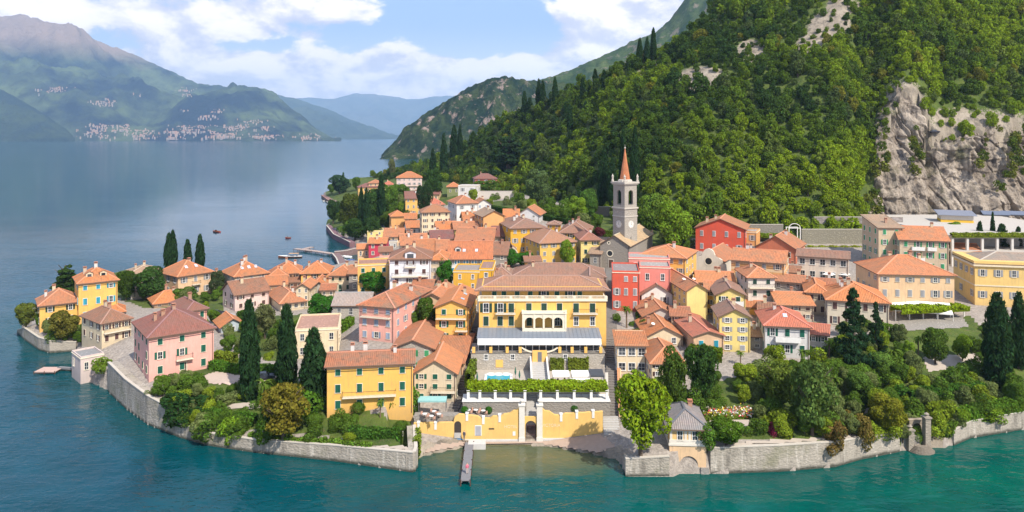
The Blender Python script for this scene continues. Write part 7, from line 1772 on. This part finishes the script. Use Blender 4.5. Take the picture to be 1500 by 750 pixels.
def scatter(poly, n, kinds, cols, size, name, cat, labels, group, mind=2.2, seed=1):
    r = np.random.default_rng(seed); pts = []; k = 0; tries = 0
    x0, x1 = min(p[0] for p in poly), max(p[0] for p in poly); y0, y1 = min(p[1] for p in poly), max(p[1] for p in poly)
    while k < n and tries < n * 40:
        tries += 1; px, py = r.uniform(x0, x1), r.uniform(y0, y1)
        if not in_poly(np.array([px]), np.array([py]), poly)[0]: continue
        X, Y, Z = ground(px, py)
        if any((X - a) ** 2 + (Y - b_) ** 2 < mind ** 2 for a, b_ in pts): continue
        pts.append((X, Y)); i = int(r.integers(0, len(cols))); w = r.uniform(*size) ; w *= .84; kd = kinds[int(r.integers(0, len(kinds)))]
        plant(kd, X, Y, Z - .15, w, w * r.uniform(.65, 1.0) * (1.25 if kd in ('broad', 'loose') else .9), cols[i], name, labels[i], cat, group + ', ' + labels[i].split(' ')[0]); k += 1
RG = [(1045, 575), (1110, 545), (1165, 535), (1215, 515), (1300, 505), (1330, 560), (1290, 590), (1300, 640), (1190, 648), (1110, 640), (1100, 600)]
RL = lambda place: ['mid green rounded shrub ' + place, 'light yellow green shrub ' + place, 'dark green shrub ' + place, 'greyish olive green shrub ' + place]
SC_ = [(.085, .145, .018), (.17, .22, .018), (.07, .12, .016), (.13, .16, .05)]
scatter(RG, 50, ['shrub', 'shrub', 'broad', 'loose'], SC_, (3.2, 6.2), 'shrub', 'shrub', RL('on the garden slope between boathouse and dark fir'), 'shrubs on the lower garden slope', 2.6, 11)
scatter([(1290, 560), (1330, 555), (1440, 570), (1500, 560), (1500, 620), (1420, 635), (1385, 640), (1300, 650)], 42, ['shrub', 'shrub', 'broad'], SC_, (3.0, 5.6), 'shrub', 'shrub', RL('on the bank above the water gate'), 'shrubs above the water gate', 2.5, 12)
scatter([(1180, 500), (1300, 470), (1320, 500), (1330, 540), (1240, 560), (1180, 560)], 22, ['shrub', 'broad'], SC_, (2.8, 5.), 'shrub', 'shrub', RL('below the long house and the firs'), 'shrubs around the firs', 2.6, 13)
scatter([(1440, 480), (1500, 480), (1500, 560), (1440, 560), (1400, 545)], 14, ['shrub'], SC_, (2.4, 4.2), 'shrub', 'shrub', RL('beneath the yellow villa at the right edge'), 'shrubs under the villa', 2.4, 14)
scatter([(215, 580), (250, 562), (300, 560), (340, 600), (360, 640), (300, 640), (260, 625)], 34, ['shrub', 'shrub', 'broad', 'hang'], SC_, (2.4, 4.6), 'shrub', 'shrub', RL('in the garden between the pink villa and the lake'), 'shrubs below the pink villa', 1.9, 15)
scatter([(340, 575), (410, 560), (480, 590), (590, 615), (590, 640), (480, 650), (440, 640), (350, 610)], 26, ['shrub', 'topiary'], SC_, (1.8, 3.6), 'shrub', 'shrub', RL('in the garden before the deep yellow house'), 'shrubs before the deep yellow house', 1.9, 16)
scatter([(50, 480), (110, 478), (150, 485), (140, 505), (70, 505)], 16, ['shrub', 'broad'], SC_, (2.6, 4.6), 'shrub', 'shrub', RL('on the bank below the yellow headland houses'), 'shrubs on the headland', 2.2, 17)
scatter([(185, 440), (240, 425), (330, 430), (330, 460), (250, 455), (300, 490), (330, 500), (320, 525), (440, 500), (340, 480)], 26, ['shrub', 'broad'], SC_, (2.8, 5.), 'shrub', 'shrub', RL('around the parking yard of the headland'), 'shrubs around the parking yard', 2.5, 18)
scatter([(330, 500), (440, 470), (480, 480), (470, 520), (420, 530), (340, 520)], 18, ['shrub', 'broad'], SC_, (2.6, 4.6), 'shrub', 'shrub', RL('in the gardens behind the three cypresses'), 'shrubs behind the cypresses', 2.5, 19)
scatter([(485, 330), (560, 290), (620, 285), (600, 330), (560, 345), (525, 352)], 34, ['broad', 'shrub'], SC_[:1] + [(.07, .11, .014)] + SC_[2:], (5, 9), 'waterfront_shrub', 'shrub', RL('among the trees of the northern waterfront'), 'shrubs of the northern waterfront', 5, 20)
scatter([(690, 296), (760, 288), (850, 312), (940, 330), (1010, 335), (1010, 372), (900, 345), (800, 322), (720, 308)], 44, ['broad', 'shrub'], SC_, (4, 8), 'garden_shrub', 'shrub', RL('in the gardens between old town and forest'), 'shrubs between old town and forest', 4.5, 21)
scatter([(900, 440), (945, 470), (940, 500), (905, 500)], 8, ['shrub'], SC_, (1.6, 3.), 'shrub', 'shrub', RL('in the small garden under the red house'), 'shrubs under the red house', 1.6, 22)
scatter([(570, 475), (640, 470), (645, 500), (600, 505)], 9, ['shrub'], SC_, (2, 3.6), 'shrub', 'shrub', RL('between the pink house and the green shuttered house'), 'shrubs between the houses', 2, 23)
scatter([(960, 560), (1050, 545), (1060, 600), (1000, 610)], 10, ['shrub', 'broad'], [SC_[0], SC_[2], SC_[2], SC_[0]], (3, 5.5), 'shrub', 'shrub', RL('under the two dark trees behind the boathouse'), 'shrubs under the dark trees', 2.5, 24)
for px, pb, w, h, c, lb in ((1222, 690, 30, 42, (.15, .10, .03), 'brownish shrub hanging over the right lake wall, left of the pair'), (1262, 685, 34, 46, (.16, .12, .03), 'brownish shrub hanging over the right lake wall, right of the pair'), (1222, 668, 16, 16, (.12, .24, .01), 'vivid green ball shrub on the right lake wall'), (1036, 690, 26, 36, (.08, .15, .02), 'ivy bush climbing the wall beside the boathouse arch'), (1132, 649, 15, 15, (.16, .015, .05), 'crimson leaved shrub on the lake wall'), (305, 654, 34, 38, (.06, .11, .015), 'dark leafy shrub spilling over the garden quay'), (338, 657, 26, 40, (.12, .20, .015), 'light green shrub spilling over the garden quay'), (395, 668, 40, 40, (.05, .10, .012), 'green shrub under the bronze tree on the water edge'),
                            (1445, 655, 30, 26, (.13, .2, .015), 'bright creeper bush over the wall right of the water gate'), (1405, 648, 20, 24, (.13, .2, .015), 'bright creeper bush on the wall beside the water gate'), (1350, 625, 12, 14, (.1, .18, .02), 'small green bush inside the water gate'), (275, 618, 50, 48, (.022, .055, .014), 'dark round leafed tree over the curved lake wall'), (148, 572, 30, 16, (.13, .2, .02), 'low bright shrub on the strip below the flat boathouse'), (448, 625, 46, 46, (.06, .12, .012), 'green shrub right behind the bronze tree'), (490, 612, 24, 26, (.10, .11, .03), 'olive ball shrub in front of the deep yellow house'), (516, 610, 18, 34, (.16, .27, .01), 'lime green climbing shrub before the deep yellow house'), (606, 620, 22, 34, (.08, .17, .015), 'bright green shrub at the right corner of the deep yellow house')):
    X, Y, Z = ground(px, pb - 12); plant('hang' if 'over' in lb or 'creeper' in lb or 'ivy' in lb else 'shrub', X, Y, max(Z - .4 * h / F * Y, -.2) if 'over' in lb else max(Z - .2, 0), w / F * Y, h / F * Y, c, 'shrub', lb, 'shrub')
# pots on the hotel's lower terrace
for px, py, lb in ((681, 606, 'clipped box ball at the left end of the beach wall terrace'), (716, 606, 'clipped box ball on the beach wall terrace nearer the gate'), (840, 603, 'clipped box ball on the right part of the beach wall terrace')):
    X, Y = at(px, py, 4.6); plant('topiary', X, Y, 4.6, 1.3, 1.3, G_GREEN, 'box_ball', lb, 'shrub')
# flowers: one uncountable bed
fq = []
for k in range(900):
    px, py = rng.uniform(1036, 1100), rng.uniform(604, 614); fq.append((px, py))
fx = np.array([ground(p[0], p[1]) for p in fq[:160]]); fx = np.repeat(fx, 6, 0) + rng.normal(size=(960, 3)) * np.array([.5, .5, .12]); fx[:, 2] += .7
nr = rng.normal(size=(960, 3)); nr /= np.linalg.norm(nr, axis=1)[:, None]; a = np.cross(nr, rng.normal(size=(960, 3))); a /= np.linalg.norm(a, axis=1)[:, None]; c = np.cross(nr, a)
Q = np.stack([fx - a * .16, fx - c * .16, fx + a * .16, fx + c * .16], 1); pal = np.array([(.75, .72, .65), (.75, .55, .05), (.6, .08, .12), (.7, .68, .6), (.12, .2, .03)])
o = obj('flower_bed', quads_mesh('flower_bed', Q, LEAFA, pal[rng.integers(0, 5, 960)])); tag(o, 'white, yellow and red flowers in the bed beside the boathouse', 'flowers', kind='stuff')

# ---------------------------------------------------------------- the wooded hillside
def hill_points():
    r = np.random.default_rng(99); out = []
    for pas, (n, md) in enumerate(((60000, 1.),)):
        a = r.uniform(545, 1560, n); t = r.random(n)
        a[:6000] = r.uniform(1212, 1300, 6000); t[:6000] = r.random(6000) * .25
        yf = tab(a, YFT); yc = tab(a, YCR); ct = tab(a, CLT); cm = a > 1262
        y0_ = np.where(cm, CLIFF_Y + LEAN * (ct - CLIFF_Z) + 3, yf - 2); Y = y0_ + (yc + 12 - y0_) * t; X = (a - 750) / F * Y
        w = Y * (yc - y0_); keep = (r.random(n) < w / w.max()) | (np.arange(n) < 6000); a, Y, X = a[keep], Y[keep], X[keep]
        Z = terrain(X, Y); py = Y0 + (H - Z) / Y * F
        rk = rockmask(a, py); cl = (a > 1262) & (Y < CLIFF_Y + 45)
        ok = (Z > 12) & (r.random(len(a)) > rk * .82) & (py > -60)
        a, X, Y, Z, py = a[ok], X[ok], Y[ok], Z[ok], py[ok]
        size = np.where(r.random(len(a)) < .2, r.uniform(1.2, 1.6, len(a)), r.uniform(.55, 1.1, len(a)))
        grid = {}
        for i in range(len(a)):
            md = (2.7 if a[i] > 1215 else 3.9) * size[i]; gx_, gy_ = int(X[i] // 8), int(Y[i] // 8); bad = False
            for u in (-1, 0, 1):
                for v in (-1, 0, 1):
                    for j in grid.get((gx_ + u, gy_ + v), ()):
                        if (X[i] - X[j]) ** 2 + (Y[i] - Y[j]) ** 2 < md * md: bad = True; break
                    if bad: break
                if bad: break
            if not bad: grid.setdefault((gx_, gy_), []).append(i); out.append((X[i], Y[i], Z[i], a[i], py[i], size[i]))
    return np.array(out)
HP = hill_points()
def hill_colour(a, py, X, Y):
    n = float(fbm(X, Y, 38, 3, 77)); m = float(fbm(X, Y, 9, 2, 88)) 
    bright = min(1, max(0, (a - 880) / 260)) * min(1, max(0, (py - 150) / 110)) + .45 * min(1, max(0, (a - 1050) / 300))
    t = .37 + .75 * n + .85 * m + .8 * bright + rng.normal() * .12
    lo, mid, hi = np.array((.030, .060, .016)), np.array((.080, .128, .014)), np.array((.18, .245, .014))
    t = min(1, max(0, t))
    c = lo + (mid - lo) * (t / .5) if t < .5 else mid + (hi - mid) * ((t - .5) / .5)
    if rng.random() < .03: c = np.array((.15, .15, .02))
    elif rng.random() < .12: c = c * .6 + np.array((.08, .09, .05)) * .4
    return tuple(c)
order = np.argsort(HP[:, 1] / HP[:, 5]); vis = [i for i in order if HP[i, 4] < 345 and 560 < HP[i, 3] < 1515]
near = set(vis[:285]); stuffQ, stuffC = [], []
def kind_label(c):
    l = c[0] * .3 + c[1] * .6
    return ('dark green', 'mid green', 'bright green')[0 if l < .045 else 1 if l < .075 else 2]
for i in range(len(HP)):
    X, Y, Z, a, py, s = HP[i]; c = hill_colour(a, py, X, Y); Wd = 6.5 * s; Hd = Wd * rng.uniform(.75, 1.35); rock_small = rockmask(np.array([a]), np.array([py]))[0] > .05 or (a > 1300 and py > 150)
    if rock_small: Wd *= .6; Hd *= .6
    if i in near:
        kl = kind_label(c); q = 'left of the bell tower' if a < 915 else 'between bell tower and rock face' if a < 1290 else 'above the rock face'
        plant('wood', X, Y, Z - .6, Wd, Hd, c, 'hillside_tree', '%s tree low on the wooded hillside %s' % (kl, q), 'tree', '%s hillside trees %s' % (kl, q))
    else:
        P_ = proto('cedar' if rng.random() < .12 and a < 1000 else 'wood', int(rng.integers(0, 6)))[2]; step = 2 if Y < 380 else 3; P_ = P_[int(rng.integers(0, step))::step] 
        th = rng.random() * 6.283; ca, sa = math.cos(th), math.sin(th); ctr = P_.mean(1, keepdims=True); P2 = ctr + (P_ - ctr) * (1.35 if step == 2 else 1.6)
        x = P2[..., 0] * ca - P2[..., 1] * sa; y = P2[..., 0] * sa + P2[..., 1] * ca
        stuffQ.append(np.stack([X + x * Wd / 10.4, Y + y * Wd / 10.4, Z - .6 + P2[..., 2] * Hd / 9.6], -1)); stuffC.append(np.repeat(np.array([c]), len(P_), 0))
print('hill trees', len(HP), 'merged', len(stuffQ))
o = obj('hillside_wood', quads_mesh('hillside_wood', np.concatenate(stuffQ), LEAFA, np.concatenate(stuffC)))
tag(o, 'dense mixed wood covering the upper slopes of the steep hillside', 'woodland', kind='stuff')

# low scrub that softens ledges of the rock face
qs, cs = [], []
for k in range(520):
    a = rng.uniform(1262, 1510); z = rng.uniform(24, 60); ct = float(tab(a, CLT))
    if z > ct - 1 or float(fbm(np.array([a]), np.array([z]), 16, 2, 5)[0]) < .02: continue
    pyc = Y0 + (H - z) / (CLIFF_Y + LEAN * (z - CLIFF_Z)) * F
    if a > 1300 and z < 38 and rng.random() < .9: continue
    Y = CLIFF_Y + LEAN * (z - CLIFF_Z) - 2.5; X = wx(a, Y); r_ = rng.uniform(.5, 1.7)
    P_ = proto('wood', k % 4)[2][k % 9::9] * (r_ * rng.uniform(.9, 1.5) / 5)
    ctr = P_.mean(1, keepdims=True); P_ = ctr + (P_ - ctr) * 2.2; qs.append(P_ + np.array([X, Y, z - r_ * .6])); c = (.12, .13, .02) if rng.random() < .5 else (.07, .10, .015); cs.append(np.repeat(np.array([c]), len(P_), 0))
o = obj('cliff_scrub', quads_mesh('cliff_scrub', np.concatenate(qs), LEAFA, np.concatenate(cs))); tag(o, 'olive scrub growing in the cracks of the pale rock face', 'scrub', kind='stuff')

# ---------------------------------------------------------------- people
def person_mesh(shirt, trousers, seed):
    k = ('person', seed)
    me = bpy.data.meshes.new('person')
    V = [(0, 0, .95), (0, 0, 1.2), (0, 0, 1.42), (0, -.01, 1.54), (0, -.02, 1.68), (0, -.01, 1.76), (.18, 0, 1.40), (.25, .02, 1.12), (.23, -.08, .86), (-.18, 0, 1.40), (-.25, .03, 1.12), (-.24, -.05, .86), (.09, 0, .88), (.10, -.03, .48), (.10, .02, .08), (.11, -.12, .04), (-.09, 0, .88), (-.10, .02, .48), (-.10, .06, .08), (-.11, -.08, .04)]
    E = [(0, 1), (1, 2), (2, 3), (3, 4), (4, 5), (2, 6), (6, 7), (7, 8), (2, 9), (9, 10), (10, 11), (0, 12), (12, 13), (13, 14), (14, 15), (0, 16), (16, 17), (17, 18), (18, 19)]
    Rr = [.13, .14, .15, .06, .105, .08, .065, .05, .04, .065, .05, .04, .095, .07, .05, .04, .095, .07, .05, .04]
    me.from_pydata(V, E, []); o = bpy.data.objects.new('person', me); COL.objects.link(o); md = o.modifiers.new('skin', 'SKIN')
    for i, q in enumerate(me.skin_vertices[0].data): q.radius = (Rr[i], Rr[i]); q.use_root = i == 0
    o.modifiers.new('sub', 'SUBSURF').levels = 1
    m, g = newmat('person'); sp = g.n('ShaderNodeSeparateXYZ'); g.link(g.n('ShaderNodeTexCoord').outputs['Object'], sp.inputs[0]); z = sp.outputs[2]
    c = g.mix(g.m('GREATER_THAN', z, .92), trousers, shirt); c = g.mix(g.m('GREATER_THAN', z, 1.49), c, (.55, .33, .23)); c = g.mix(g.m('GREATER_THAN', z, 1.72), c, (.05, .03, .02)); g.put(g.b.inputs['Base Color'], c); me.materials.append(m)
    return o
for (px, py, z, yaw), sh, tr, lb in (((876, 640, .9, 20), (.05, .05, .06), (.04, .04, .05), 'person in dark clothes standing at the foot of the beach stairs'), ((680, 645, .95, 160), (.08, .08, .1), (.15, .13, .12), 'person in dark clothes standing beside the blue sign on the landing'), ((684.3, 694, .92, 200), (.6, .15, .2), (.5, .4, .36), 'person in a pink top at the outer end of the beach jetty')):
    X, Y = at(px, py, z); o = person_mesh(sh, tr, px); o.location = (X, Y, z if px != 876 else max(gz(X, Y), .3)); o.rotation_euler = (0, 0, R(yaw)); tag(o, lb, 'person')
